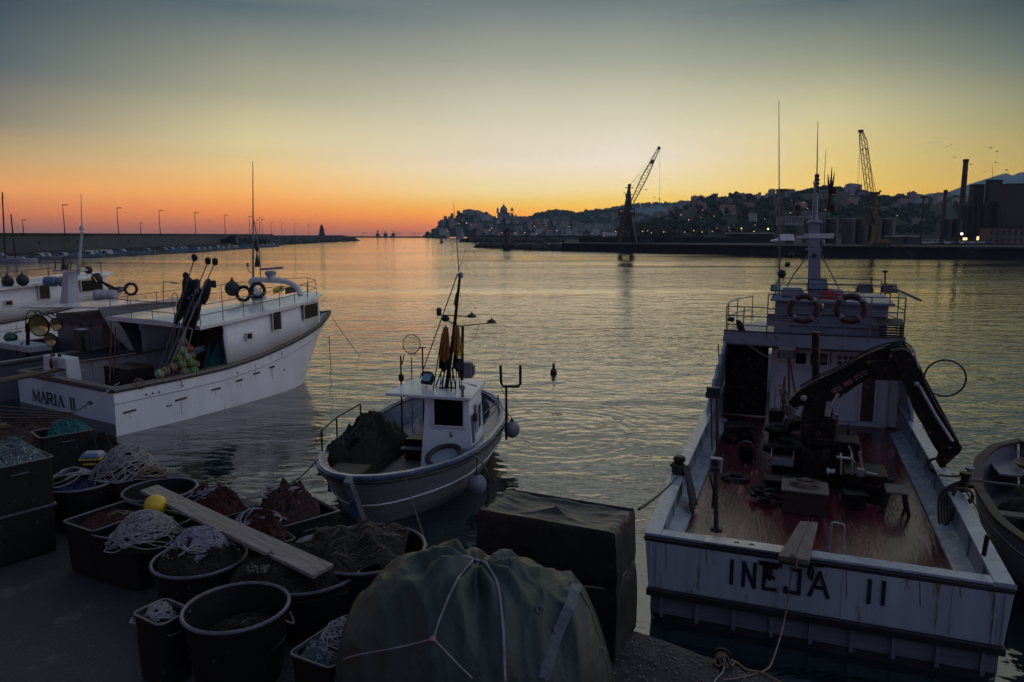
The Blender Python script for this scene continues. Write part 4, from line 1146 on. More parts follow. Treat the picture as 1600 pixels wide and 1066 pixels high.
def boat_thing(name, label, fr, group=None):
    return thing(name, label, 'fishing boat', (fr.o.x, fr.o.y, 0), -fr.a, group)

class Hull:
    """lofted hull; tables give half breadth and sheer height along y"""
    def __init__(s, L, hb, zg, wl=.9, low=.6, rake=.8, th=.1, deck=.7, capw=.22, y0=0.0, n=36, pow_=2.2, keel=-.7, zmid=.45):
        s.__dict__.update(dict(L=L, hb=hb, zg=zg, wl=wl, low=low, rake=rake, th=th, deck=deck, capw=capw, y0=y0, n=n, keel=keel, zmid=zmid))
        s.ys = [y0 + (L - y0) * (1 - (1 - i / n) ** 1.25) for i in range(n + 1)]
    def b(s, y): return max(interp(s.hb, y), .012)
    def z(s, y): return interp(s.zg, y)
    def sec(s, y):                # gunwale -> keel on the starboard side
        b, z = s.b(y), s.z(y)
        k = max(0, (y - s.L * .45) / (s.L * .55)); rk = s.rake * k ** 2.5
        f = 1 - (1 - s.wl) * (1 + 2.0 * k * k)
        f2 = s.low * (1 - .75 * k)
        zc = min(z * s.zmid, z - .2)
        return [(b, y, z), (b * (1 + f) / 2 * 1.005, y - rk * .3, zc + (z - zc) * .3), (b * f, y - rk * .8, 0.0), (b * f2, y - rk, s.keel * .55), (.0, y - rk * 1.1, s.keel)]
    def xat(s, y, z):             # half breadth of the outside skin at height z
        q = s.sec(y)
        for a, b in zip(q, q[1:]):
            if b[2] <= z <= a[2]:
                k = (a[2] - z) / (a[2] - b[2] + 1e-9); return a[0] + (b[0] - a[0]) * k, a[1] + (b[1] - a[1]) * k
        return q[0][0], q[0][1]
    def skin(s, parent, m, name='hull', closed_stern=True):
        g = G(); S_ = [s.sec(y) for y in s.ys]; nn = 9
        for q in S_:
            row = [(-x, y, z) for x, y, z in q] + [q[k] for k in (3, 2, 1, 0)]
            g.v += row
        for i in range(len(S_) - 1):
            for j in range(nn - 1):
                g.f.append((i * nn + j, i * nn + j + 1, (i + 1) * nn + j + 1, (i + 1) * nn + j)); g.m.append(0)
        if closed_stern:
            g.f.append(tuple(range(nn))[::-1]); g.m.append(0)
        return g.make(name, m, parent, smooth=True)
    def inner(s, parent, m, name='bulwark', y1=None, y2=None):
        g = G(); ys = [y for y in s.ys if s.b(y) > s.th * 1.5 and (y1 is None or y >= y1) and (y2 is None or y <= y2)]
        k = 0
        for sx in (-1, 1):
            o = len(g.v)
            for y in ys:
                b = s.b(y) - s.th
                xd_, yd_ = s.xat(y, s.deck); xd_ = max(.01, xd_ - s.th)
                g.v += [(sx * b, y + (s.th if y == s.y0 else 0), s.z(y) - .01), (sx * xd_, yd_ + (s.th if y == s.y0 else 0), s.deck - .01)]
            for i in range(len(ys) - 1):
                q = (o + 2 * i, o + 2 * i + 2, o + 2 * i + 3, o + 2 * i + 1)
                g.f.append(q if sx < 0 else q[::-1]); g.m.append(0)
        b = s.b(s.y0) - s.th; y = s.y0 + s.th; z = s.z(s.y0)
        if y1 is None: g.add([(-b, y, z - .01), (b, y, z - .01), (b, y, s.deck - .01), (-b, y, s.deck - .01)], [(0, 3, 2, 1)])
        return g.make(name, m, parent, smooth=True)
    def floor(s, parent, m, name='deck', y2=None, z=None):
        g = G(); ys = [y for y in s.ys if s.b(y) > s.th * 1.5 and (y2 is None or y <= y2)]
        z = s.deck if z is None else z
        for y in ys:
            b, yy = s.xat(y, z); b = max(.01, b - s.th * .9); yy += (s.th * .8 if y == s.y0 else 0)
            g.v += [(-b, yy, z), (b, yy, z)]
        for i in range(len(ys) - 1): g.f.append((2 * i, 2 * i + 1, 2 * i + 3, 2 * i + 2)); g.m.append(0)
        return g.make(name, m, parent)
    def cap(s, parent, m, name='rail_cap', y2=None, h=.05, stern=True, out=.03, stern_split=None):
        g = G(); ys = [y for y in s.ys if (y2 is None or y <= y2) and s.b(y) > s.capw]
        for sx in (-1, 1):
            o = len(g.v)
            for y in ys:
                b = s.b(y); z = s.z(y)
                bi = max(b - s.capw, .02)
                yo = y - (out if y == s.y0 else 0)
                g.v += [(sx * (b + out), yo, z), (sx * bi, yo, z), (sx * bi, yo, z + h), (sx * (b + out), yo, z + h)]
            for i in range(len(ys) - 1):
                for j in range(4):
                    q = (o + 4 * i + j, o + 4 * i + (j + 1) % 4, o + 4 * i + 4 + (j + 1) % 4, o + 4 * i + 4 + j)
                    g.f.append(q if sx > 0 else q[::-1]); g.m.append(0)
            g.f.append((o, o + 1, o + 2, o + 3)); g.m.append(0)
            e = o + 4 * (len(ys) - 1); g.f.append((e + 3, e + 2, e + 1, e)); g.m.append(0)
        if stern:
            b = s.b(s.y0) - s.capw + .001; z = s.z(s.y0)
            g.box((0, s.y0 - out + (s.capw + out) * .5, z + h / 2 - .0015), (2 * b, s.capw + out, h - .003))
        return g.make(name, m, parent, bevel=.01)
    def strip(s, parent, m, dz, r, name='rub_rail', out=.02, y2=None, y1=None, stern=False, flat=1.0):
        for sx in (-1, 1):
            g = G(); P = []
            for y in s.ys:
                if (y2 is not None and y > y2) or (y1 is not None and y < y1): continue
                q = s.sec(y)
                z = q[0][2] + dz if dz <= 0 else dz
                # point on the section at that height
                for a, b in zip(q, q[1:]):
                    if b[2] <= z <= a[2]:
                        k = (a[2] - z) / (a[2] - b[2] + 1e-9)
                        P.append(Vector((sx * (a[0] + (b[0] - a[0]) * k + out), a[1] + (b[1] - a[1]) * k, z))); break
            if len(P) > 1: g.tube(P, r, 6); g.make(name, m, parent, smooth=True)
        if stern:
            b = s.b(s.y0); g = G(); z = s.z(s.y0) + dz if dz <= 0 else dz
            g.tube([(-b, s.y0 - out, z), (b, s.y0 - out, z)], r, 6); g.make(name, m, parent)

def railing(parent, pts, h, bars=(1.0, .5), m='rail', r=.018, name='railing', posts=None):
    """posts under a top bar; pts = foot points"""
    g = G(); P = [Vector(p) for p in pts]
    for k in bars: g.tube([p + Vector((0, 0, h * k)) for p in P], r, 6)
    for p in (P if posts is None else [Vector(q) for q in posts]): g.tube([p, p + Vector((0, 0, h))], r, 6)
    return g.make(name, m, parent)

def window(parent, c, w_, h_, nrm='y-', frame='white', fw=.05, name='window', tilt=0):
    """dark pane in a raised frame; c = centre on the wall, nrm the side it faces"""
    t = {'y-': Matrix.Identity(3), 'x+': Matrix.Rotation(pi / 2, 3, 'Z'), 'x-': Matrix.Rotation(-pi / 2, 3, 'Z')}[nrm] if isinstance(nrm, str) else nrm
    c = Vector(c)
    g = G(); g.box(c + t @ Vector((0, -.008, 0)), (w_, .012, h_), t); o = g.make(name, 'glass', parent)
    g = G()
    for a in (-1, 1):
        g.box(c + t @ Vector((a * (w_ / 2 + fw / 2), -.02, 0)), (fw, .04, h_ + 2 * fw), t)
        g.box(c + t @ Vector((0, -.0185, a * (h_ / 2 + fw / 2))), (w_, .037, fw), t)
    g.make('window_frame', frame, o)
    return o

def floodlight(parent, c, w_, h_, d_, m='black', yaw=0, pitch=0, name='floodlight', lens='lens', post=None):
    R = Matrix.Rotation(yaw, 3, 'Z') @ Matrix.Rotation(pitch, 3, 'X'); c = Vector(c)
    g = G(); g.box(c, (w_, d_, h_), R)
    for k in range(4): g.box(c + R @ Vector(((k - 1.5) * w_ / 4.5, d_ * .6, 0)), (w_ * .05, d_ * .25, h_ * .8), R)
    g.beam(c + R @ Vector((-w_ * .55, 0, -h_ * .55)), c + R @ Vector((w_ * .55, 0, -h_ * .55)), .025)
    g.beam(c + R @ Vector((-w_ * .54, 0, -h_ * .55)), c + R @ Vector((-w_ * .54, 0, 0)), .02); g.beam(c + R @ Vector((w_ * .54, 0, -h_ * .55)), c + R @ Vector((w_ * .54, 0, 0)), .02)
    o = g.make(name, m, parent, bevel=.01)
    if lens:
        g = G(); g.box(c + R @ Vector((0, -d_ / 2 - .006, 0)), (w_ * .86, .01, h_ * .82), R); g.make('lens', lens, o)
    return o

def lifebuoy(c, R, axis, label, m='ring', group=None, bands='fender'):
    t = thing('lifebuoy', label, 'lifebuoy', c, group=group)
    g = G(); g.torus((0, 0, 0), R, R * .24, axis, 32, 10); g.make('ring', m, t, smooth=True)
    Q = Vector((0, 0, 1)).rotation_difference(Vector(axis)).to_matrix()
    for k in range(4):
        a = k * pi / 2 + pi / 4; g = G()
        pts = [Q @ Vector((R * cos(a + d), R * sin(a + d), 0)) for d in (-.13, 0, .13)]
        g.tube(pts, R * .255, 10); g.make('band', bands, t, smooth=True)
    g = G(); g.tube([Q @ Vector((R * (1.3 + .12 * sin(8 * k * pi / 20)) * cos(k * pi / 20), R * (1.3 + .12 * sin(8 * k * pi / 20)) * sin(k * pi / 20), 0)) for k in range(40)], .008, 4, closed=True); g.make('grab_line', 'rope2', t)
    return t

def buoy_ball(c, r, m, label, name='float', group=None, neck=True, cat='float'):
    t = thing(name, label, cat, c, group=group)
    g = G(); g.ball((0, 0, 0), r, 18, (1, 1, 1.06)); g.make('ball', m, t, smooth=True)
    if neck: g = G(); g.lathe([(r * .3, r * .9), (r * .22, r * 1.2), (r * .12, r * 1.35)], n=10); g.torus((0, 0, r * 1.42), r * .12, r * .05, (1, 0, 0), 12, 5); g.make('eye', 'black', t)
    return t

def ropeline(pts, r, m, label, name='mooring_rope', cat='rope', group=None):
    g = G(); g.tube(pts, r, 6); return g.make(name, m, label=label, cat=cat, group=group, smooth=True)

def drape(parent, name, m, top, bot, n=10, folds=5, amp=.05, seed=0):
    """hanging cloth between a top edge and a bottom edge (world or local points)"""
    g = G(); T = crv(top, 6); B = crv(bot, 6)
    def fn(u, v):
        a = T[min(int(u * (len(T) - 1)), len(T) - 1)]; b = B[min(int(u * (len(B) - 1)), len(B) - 1)]
        p = a.lerp(b, v); k = sin(u * folds * 2 * pi + seed) * amp * v + noise.noise((u * 4 + seed, v * 4, seed)) * amp * v
        d = (T[-1] - T[0]); nn = Vector((d.y, -d.x, 0)); nn = nn.normalized() if nn.length > .01 else Vector((0, -1, 0))
        return p + nn * k
    g.grid(fn, len(T) - 1, n)
    return g.make(name, m, parent, smooth=True, solid=.012)

# ================================================================== INEJA II (right)
P1, P2 = at_z(1008, 835, 1.3), at_z(1583, 912, 1.3)
IF = Frame((P1 + P2) / 2, 21.0)
ib = boat_thing('fishing_boat', 'broad fishing boat with a deck crane and name on its stern, at right', IF)
Y0_ = .0
hi = Hull(15.5, [(0, 2.27), (3, 2.34), (8, 2.36), (10.5, 2.3), (12.5, 1.9), (14.2, 1.1), (15.5, .02)], [(0, 1.27), (8, 1.27), (11, 1.5), (15.5, 2.1)],
          wl=.955, low=.82, rake=.5, th=.1, deck=.72, capw=.2, zmid=.6)
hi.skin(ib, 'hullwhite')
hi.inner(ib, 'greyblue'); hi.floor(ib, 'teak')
hi.cap(ib, 'capwood', h=.045)
g = G(); g.box((-.93, .055, 1.3195), (1.05, .24, .012)); g.make('cap_patch', 'capcream', ib)
for k_ in (-1.02, -.82): g = G(); g.box((k_, .055, 1.328), (.07, .03, .01)); g.make('bolt_slot', 'black', ib)
hi.strip(ib, 'black', -.045, .035, 'rub_rail', .02, stern=True)
# waterway boards along both bulwarks
for sx in (-1, 1):
    g = G()
    for a, b in zip(hi.ys, hi.ys[1:]):
        if b > 9.8: break
        g.hexa([(sx * 1.93, a + .12, .7), (sx * 1.93, b + .12, .7), (sx * (hi.b(b) - .11), b + .12, .7), (sx * (hi.b(a) - .11), a + .12, .7)],
               [(sx * 1.93, a + .12, .76), (sx * 1.93, b + .12, .76), (sx * (hi.b(b) - .11), b + .12, .86), (sx * (hi.b(a) - .11), a + .12, .86)])
    g.make('waterway', 'capwood', ib)
    for k in range(9):
        y = .9 + k * 1.05; g = G(); b = hi.b(y) - .1
        g.beam((sx * (b - .02), y, .8), (sx * (b - .02), y, 1.26), .07, .07); g.make('bulwark_rib', 'greyblue', ib)
# transom: panel above a black band, ribbed skirt below, boot
tw = 2.27
def tb(z): return tw * (1 - .045 * (1.27 - z) / 1.27) 
g = G(); g.hexa([(-tb(.5) - .015, -.05, .5), (tb(.5) + .015, -.05, .5), (tb(.5) + .015, .0, .5), (-tb(.5) - .015, .0, .5)], [(-tw - .015, -.05, 1.2), (tw + .015, -.05, 1.2), (tw + .015, .0, 1.2), (-tw - .015, 0, 1.2)]); g.make('transom_panel', 'hullwhite', ib, bevel=.01)
g = G(); g.box((0, -.055, .45), (2 * tb(.45) + .08, .12, .11)); g.box((0, -.03, 1.235), (2 * tw + .06, .07, .06)); g.make('fender_band', 'black', ib, bevel=.015)
g = G(); g.box((0, -.012, .26), (2 * tb(.26), .03, .3)); g.make('transom_skirt', 'hullgrey', ib)
for k in range(9):
    g = G(); g.box((-2.02 + k * .505, -.05, .25), (.05, .06, .34)); g.make('transom_rib', 'hullgrey', ib)
for sx in (-1, 1):
    g = G(); g.box((sx * 2.1, -.06, .86), (.03, .02, .66)); g.box((sx * 2.2, -.06, .86), (.02, .02, .66)); g.make('corner_trim', 'hullwhite', ib)
g = G(); bz = [s_ for s_ in hi.ys]
for sx in (-1, 1):
    o = len(g.v)
    for y in hi.ys:
        q = hi.sec(y); a, b = q[1], q[2]; k = min(1, max(0, (a[2] - .12) / (a[2] - b[2] + 1e-6)))
        for (x_, y_, z_) in [(a[0] + (b[0] - a[0]) * k, a[1] + (b[1] - a[1]) * k, a[2] + (b[2] - a[2]) * k), q[2], q[3], q[4]]: g.v.append((sx * (x_ + .012), y_, z_))
    for i in range(len(hi.ys) - 1):
        for j in range(3):
            q_ = (o + 4 * i + j, o + 4 * i + j + 1, o + 4 * i + 5 + j, o + 4 * i + 4 + j); g.f.append(q_ if sx < 0 else q_[::-1]); g.m.append(0)
g.hexa([(-1.6, -.04, -.5), (1.6, -.04, -.5), (1.6, 0, -.5), (-1.6, 0, -.5)], [(-tb(0) - .01, -.04, .1), (tb(0) + .01, -.04, .1), (tb(0) + .01, 0, .1), (-tb(0) - .01, 0, .1)])
g.make('boot_top', 'boot', ib, smooth=True)
# the name across the transom
def tp(px, py): return IF.y(px, py, -.055)
def glyph_px(ch, x0, x1, yt, yb, st, slope=.134):
    g = G()
    a = tp(x0, yb); b = tp(x1, yb + (x1 - x0) * slope); c = tp(x0, yt)
    wd = (b - a).length; ht = c.z - a.z
    write(g, ch, (a.x, -.055, a.z), (1, 0, (b.z - a.z) / max(b.x - a.x, .01) * .35), (0, 0, 1), ht, wd, 0, st, .008, widths={})
    g.make('name_letter', 'ink', ib)
for ch, x0, x1, yt, yb in [('I', 1140.5, 1144.5, 874, 912), ('N', 1158, 1181, 877, 916), ('E', 1190, 1214, 882, 920), ('J', 1224, 1251, 886, 925), ('A', 1262, 1296, 891, 930), ('I', 1355, 1359, 905, 942), ('I', 1377, 1381, 908, 945)]:
    glyph_px(ch, x0 + (3 if x1 - x0 > 6 else 1), x1 - (3 if x1 - x0 > 6 else 1), yt + 2, yb - 1, .05)
# mooring plates under the plank
for px in (1203, 1268):
    p = tp(px, 895); g = G(); g.tube([p + Vector((0, -.02, .13)), p + Vector((.02, -.06, .05)), p + Vector((0, -.05, -.08)), p + Vector((-.04, -.03, -.02)), p + Vector((-.02, -.03, .1))], .022, 6); g.box(p + Vector((0, -.01, .13)), (.3, .03, .05)); g.make('shackle', 'darksteel', ib)

# upper deck, fascia, bridge
DY = 9.45
g = G()
def ub(y): return min(hi.b(y), 2.1) + .02
ysu = [DY + .5 * k for k in range(9)]
for i in range(len(ysu) - 1):
    a, b = ysu[i], ysu[i + 1]
    g.hexa([(-ub(a), a, 2.86), (ub(a), a, 2.86), (ub(b), b, 2.86), (-ub(b), b, 2.86)], [(-ub(a), a, 2.97), (ub(a), a, 2.97), (ub(b), b, 2.97), (-ub(b), b, 2.97)])
g.make('upper_deck', 'greyblue', ib)
g = G(); arc = [(-2.1 + 4.2 * k / 14, DY - .02 - .16 * sin(pi * k / 14), 0) for k in range(15)]
for a, b in zip(arc, arc[1:]): g.beam((a[0], a[1], 2.98), (b[0], b[1], 2.98), .05, .34)
g.make('fascia', 'greyblue', ib)
g = G(); g.tube([(a[0], a[1] - .03, 2.80) for a in arc], .03, 6); g.tube([(a[0], a[1] - .02, 3.16) for a in arc], .018, 6); g.make('fascia_edge', 'black', ib)
# bridge house
bx0, bx1 = -.9, 1.78
g = G(); g.box(((bx0 + bx1) / 2, 11.3, 3.42), (bx1 - bx0, 2.3, .96), None); g.make('bridge', 'greyblue', ib, bevel=.05)
g = G(); g.hexa([(bx0 - .12, 10.0, 3.9), (bx1 + .12, 10.0, 3.84), (bx1 + .1, 12.6, 3.9), (bx0 - .1, 12.6, 3.9)], [(bx0 - .12, 10.0, 3.97), (bx1 + .12, 10.0, 3.92), (bx1 + .1, 12.6, 3.97), (bx0 - .1, 12.6, 3.97)]); g.make('bridge_roof', 'greyblue', ib, bevel=.015)
g = G(); g.box(((bx0 + bx1) / 2, 10.135, 3.26), (bx1 - bx0 - .2, .02, .012)); g.box(((bx0 + bx1) / 2, 10.135, 3.56), (bx1 - bx0 - .1, .03, .02)); g.make('panel_seam', 'black', ib)
# main deckhouse wall
wx0, wx1, WY = -.92, 1.92, 10.2
g = G(); g.box(((wx0 + wx1) / 2, WY + 1.4, 1.78), (wx1 - wx0, 2.8, 2.15)); g.make('deckhouse', 'white', ib, bevel=.03)
def wp(px, py): return IF.y(px, py, WY)
def wrect(x0, y0, x1, y1):
    a, b = wp(x0, y1), wp(x1, y0); return ((a + b) / 2, b.x - a.x, b.z - a.z)
c, w_, h_ = wrect(1243, 552, 1260, 568); window(ib, c, w_, h_)
c, w_, h_ = wrect(1266, 553, 1293, 569); o = window(ib, c, w_, h_, fw=.06)
g = G(); g.box(c + Vector((.12, -.03, 0)), (.09, .02, h_ * .6)); g.box(c + Vector((.1, -.028, -.03)), (.2, .016, .04)); g.make('painted_reflection', 'greyblue', o)  # blue grey bars on the pane, painted in as its reflection
c, w_, h_ = wrect(1296, 551, 1299, 572); g = G(); g.box(c + Vector((0, -.01, 0)), (w_, .02, h_)); g.make('slot', 'black', ib)
c, w_, h_ = wrect(1238, 575, 1302, 577); g = G(); g.box(c + Vector((0, -.03, 0)), (w_, .06, .03)); g.make('window_sill', 'white', ib)
c, w_, h_ = wrect(1209, 579, 1231, 602); g = G(); g.box(c + Vector((0, -.02, 0)), (w_, .04, h_)); g.box(c + Vector((0, -.04, h_ / 2)), (w_ + .03, .03, .03)); g.make('locker_lid', 'white', ib, bevel=.008)
c, w_, h_ = wrect(1306, 553, 1342, 571); 
for i in range(4):
    for j in range(2):
        p = wp(1312 + i * 9.0, 559 + j * 8.5 + i * .3); g = G(); g.lathe([(.055, 0), (.05, .012), (.03, .014)], p + Vector((0, -.0, 0)), 14, (0, -1, 0)); o = g.make('vent', 'black', ib)
        g = G(); g.box(p + Vector((0, -.018, 0)), (.012, .01, .08)); g.box(p + Vector((0, -.017, 0)), (.08, .008, .012)); g.make('vent_blade', 'greyblue', o)
c, w_, h_ = wrect(1305, 597, 1341, 655); g = G()
for a in (-1, 1): g.box(c + Vector((a * w_ / 2, -.015, 0)), (.035, .03, h_)); 
g.box(c + Vector((0, -.014, -h_ / 2)), (w_, .028, .035)); g.make('panel_frame', 'white', ib)
c, w_, h_ = wrect(1343, 551, 1371, 657); g = G(); g.box(c + Vector((0, -.012, 0)), (w_, .024, h_)); o = g.make('door', 'brown', ib, label='dark door')
g = G(); g.box(c + Vector((-w_ / 2 - .03, -.02, 0)), (.06, .05, h_)); g.box(c + Vector((w_ / 2 + .03, -.02, 0)), (.06, .05, h_)); g.make('door_frame', 'white', o)
g = G(); g.tube([c + Vector((-w_ / 2 + .07, -.03, 0)), c + Vector((-w_ / 2 + .07, -.07, 0)), c + Vector((-w_ / 2 + .16, -.07, 0))], .012, 6); g.make('handle', 'steel', o)
# side plates rising to the upper deck (curved after edge)
for sx in (-1, 1):
    g = G(); n = 10; top = []
    y0_ = 7.6 if sx < 0 else 8.4
    for k in range(n + 1):
        u = k / n; y = y0_ + (10.6 - y0_) * u
        zt = 1.27 + (2.88 - 1.27) * (1 - (1 - min(1, u * 1.5)) ** 2.0) 
        top.append((y, zt))
    for (a, za), (b, zb) in zip(top, top[1:]):
        g.hexa([(sx * (hi.b(a) - .03), a, 1.2), (sx * (hi.b(a) - .09), a, 1.2), (sx * (hi.b(b) - .09), b, 1.2), (sx * (hi.b(b) - .03), b, 1.2)],
               [(sx * (min(hi.b(a), 2.3) - .03 - (za - 1.27) * .13), a, za), (sx * (min(hi.b(a), 2.3) - .09 - (za - 1.27) * .13), a, za), (sx * (hi.b(b) - .09 - (zb - 1.27) * .13), b, zb), (sx * (hi.b(b) - .03 - (zb - 1.27) * .13), b, zb)])
    g.make('side_plate', 'greyblue', ib)
# port bulkhead panel, dark colour standing in for the shadowed door recess
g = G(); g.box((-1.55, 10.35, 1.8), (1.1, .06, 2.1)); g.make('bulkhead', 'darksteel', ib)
g = G(); g.box((2.0, 10.3, 1.8), (.3, .08, 2.1)); g.make('bulkhead', 'white', ib)

# railings of the upper deck
def q1(px, y=DY - .05): 
    p = IF.y(px, 540, y); return Vector((p.x, y, 3.0))
pl_ = [q1(x) for x in (1197, 1235, 1275.5, 1316, 1357, 1410)]
for i, p in enumerate(pl_): p.y = DY - .05 - .14 * sin(pi * min(1, max(0, (p.x + 2.1) / 4.2)))
railing(ib, pl_, 1.12, (1.0, .68, .42, .12), 'rail', .016)
pl2 = [Vector((-2.05, DY, 3.0)), Vector((-1.62, DY - .06, 3.0)), pl_[0]]
railing(ib, pl2, .78, (1.0, .7, .4), 'rail', .016)
railing(ib, [Vector((-2.05, DY, 3.0)), Vector((-2.1, 10.6, 3.0)), Vector((-1.95, 11.8, 3.0)), Vector((-1.6, 13, 3.0))], .78, (1.0, .5), 'rail', .016)
railing(ib, [pl_[-1], Vector((2.14, 10.2, 3.0)), Vector((2.1, 11.2, 3.0)), Vector((1.9, 12.4, 3.0))], 1.1, (1.0, .68, .4), 'rail', .016)
railing(ib, [Vector((bx0, 12.3, 3.95)), Vector((bx0, 10.2, 3.95)), Vector((0, 10.1, 3.95)), Vector((1.0, 10.1, 3.95)), Vector((bx1, 10.1, 3.93)), Vector((bx1, 12.3, 3.95)), Vector((.4, 12.5, 3.97)), Vector((bx0, 12.3, 3.95))], .42, (1.0, .55), 'rail', .014)

# mast with everything on it
MY = 11.0
def mp(px, py, y=MY): return IF.y(px, py, y)
g = G(); a, b, c = mp(1272, 480), mp(1272.5, 347), mp(1276.5, 272)
g.hexa([a + Vector((-.17, -.17, 0)), a + Vector((.17, -.17, 0)), a + Vector((.17, .17, 0)), a + Vector((-.17, .17, 0))], [b + Vector((-.13, -.13, 0)), b + Vector((.13, -.13, 0)), b + Vector((.13, .13, 0)), b + Vector((-.13, .13, 0))])
g.lathe([(.19, -.03), (.2, 0), (.12, .06)], b, 12); g.tube([b, c], [.075, .05], 8)
g.box(mp(1271.5, 390), (.42, .3, .03)); g.make('mast', 'greyblue', ib)
g = G(); p = mp(1272, 399.5); g.lathe([(.06, 0), (.055, .05), (.03, .06)], p + Vector((0, -.17, 0)), 14, (0, -1, 0)); g.make('mast_lamp', 'black', ib)
g = G(); g.beam(mp(1251, 333), mp(1299, 333.5), .045, .035); g.make('yard', 'greyblue', ib)
g = G(); g.beam(mp(1256, 367), mp(1304, 366.5), .05, .05); g.beam(mp(1244, 371), mp(1302, 370.5), .09, .07); g.box(mp(1272, 369), (.3, .35, .12)); g.make('radar_scanner', 'white', ib, bevel=.01)
g = G(); g.tube([mp(1263, 398), mp(1241, 428), mp(1221, 462)], .018, 6); g.tube([mp(1283, 398), mp(1299, 428), mp(1315, 460)], .018, 6); g.make('mast_stay', 'rail', ib)
for px in (1264.5, 1285): g = G(); g.ball(mp(px, 379), .07, 10, (1, 1, 1.5)); g.make('mast_lamp', 'fender', ib)
g = G(); p = mp(1277, 290)
for k in range(5): g.lathe([(.04, 0), (.06, .03), (.06, .07), (.03, .1)], mp(1276.5, 302 - k * 6), 10)
g.beam(mp(1272.5, 283), mp(1281, 281), .03); g.tube([mp(1273, 297), mp(1271, 284)], .012, 5); g.make('masthead_lamp', 'black', ib)
for px, py in ((1303, 298), (1302, 326), (1247, 326)):
    g = G(); p = mp(px, py); g.lathe([(.06, -.08), (.08, -.05), (.08, .07), (.05, .1)], p, 12); g.tube([p + Vector((0, 0, -.11)), p + Vector((-.03, 0, -.22))], .015, 5); g.make('signal_lamp', 'black' if px != 1303 else 'ring', ib)
g = G(); p = mp(1297, 310)
for dx in (-.09, 0, .07): g.tube([p, p + Vector((dx * .6, 0, .35)), p + Vector((dx, 0, .8 - abs(dx) * 2))], [.05, .03, .008], 5)
g.tube([p + Vector((0, 0, -.3)), p], .06, 6); g.make('aerial_cluster', 'black', ib)
g = G(); g.beam(mp(1258, 302), mp(1325, 302.5), .02); g.make('yard', 'rail', ib)
for (x0, y0, x1, y1, r) in [(1218, 472, 1217, 157, .024), (1276.5, 272, 1278, 189, .018), (1282, 400, 1290.5, 234, .016), (1300, 320, 1296, 276, .01)]:
    g = G(); a, b = mp(x0, y0), mp(x1, y1); g.tube([a, a.lerp(b, .5), b], [r, r * .8, r * .35], 6); g.make('whip_aerial', 'rail', ib)
for px, py, r in ((1236.5, 399, .075), (1230.5, 413.5, .075), (1221.5, 428, .115)):
    g = G(); g.ball(mp(px, py), r, 14); g.make('day_shape', 'black', ib, smooth=True)
g = G(); g.tube([mp(1240, 392), mp(1233, 408), mp(1226, 430), mp(1222, 446)], .006, 4); g.tube([mp(1234, 392), mp(1226, 415), mp(1222, 440)], .006, 4); g.make('signal_halyard', 'black', ib)
floodlight(ib, IF.y(1277, 444, 10.2), .46, .27, .16, 'black', 0, .1)
floodlight(ib, IF.y(1212, 449.5, 10.2), .22, .16, .14, 'black', .2, 0)
floodlight(ib, IF.y(1213, 463, 10.2), .17, .14, .14, 'black', .2, 0)
floodlight(ib, IF.y(1352, 450.5, 10.2), .34, .19, .2, 'darksteel', -.15, .25, lens='fender')
floodlight(ib, IF.y(1389.5, 450.5, 10.2), .34, .18, .2, 'darksteel', -.15, .25, lens='fender')
g = G(); a = IF.y(1383, 447, 10.3); b = IF.y(1383, 426, 10.3); g.tube([a, b], .022, 6); g.lathe([(.06, 0), (.07, .02), (.07, .04), (.02, .06)], b, 10); g.make('gps_dome', 'black', ib)
g = G(); a = IF.y(1361, 447, 10.5); g.tube([a, a + Vector((0, 0, .17))], .015, 6); g.box(a + Vector((0, 0, .19)), (.06, .06, .03)); g.make('gps_dome', 'black', ib)
g = G(); g.beam(IF.y(1395, 450, 10.0), IF.y(1440, 470, 9.6), .05, .05); g.make('boathook', 'rail', label='thin boathook sticking out beyond the upper railing to the right', cat='boathook')
bpy.data.objects['boathook'].matrix_world = ib.matrix_world.__class__.Translation((IF.o.x, IF.o.y, 0)) @ Matrix.Rotation(-IF.a, 4, 'Z')
def on_boat(fr, o):              # things resting on a boat but not part of it: built in its axes, left at top level
    if isinstance(o, (list, tuple)):
        for q in o: on_boat(fr, q)
        return o
    p = fr.wor(o.location); o.location = p; o.rotation_euler = (0, 0, o.rotation_euler[2] - fr.a); return o
g = G(); c = IF.y(1238, 457, 10.7); g.box(c, (.56, .7, .2)); g.box(c + Vector((0, 0, .12)), (.48, .6, .06)); g.make('raft_canister', 'capwood', ib, bevel=.05)
t = thing('liferaft', 'red covered bundle lashed to the bridge roof beside the mast', 'liferaft', IF.y(1298, 466, 10.6) - Vector((0, 0, .12)))
g = G(); g.box((0, 0, .12), (.5, .45, .3)); g.ball((-.04, 0, .26), .2, 12, (1.1, .9, .6)); g.make('cover', 'red', t, bevel=.08, smooth=True)
g = G(); g.ball((.16, -.02, .27), .17, 10, (1, .9, .6), .1); g.ball((.6, -.02, .1), .2, 10, (1.3, .9, .5), .1); g.make('tarpaulin', 'greyblue', t, smooth=True); on_boat(IF, t)
for px, lb in ((1255.5, 'left of the two dark lifebuoys hung on the upper railing of the crane boat'), (1329.5, 'right of the two dark lifebuoys hung on the upper railing of the crane boat')):
    c = IF.y(px, 482.5, DY - .27); t = lifebuoy(c, .305, (0, -1, .08), lb[0].upper() + lb[1:] if 0 else lb, group='dark lifebuoys of the crane boat'); on_boat(IF, t)
c, d = IF.y(1199, 490, DY - .22), IF.y(1232, 511, DY - .22)
t = thing('notice_board', 'weathered notice board with lines of print tied to the upper railing', 'notice board', (c + d) / 2)
w_, h_ = d.x - c.x, c.z - d.z
g = G(); g.box((0, 0, 0), (w_, .02, h_)); g.make('panel', 'greyblue', t)
rd = random.Random(5)
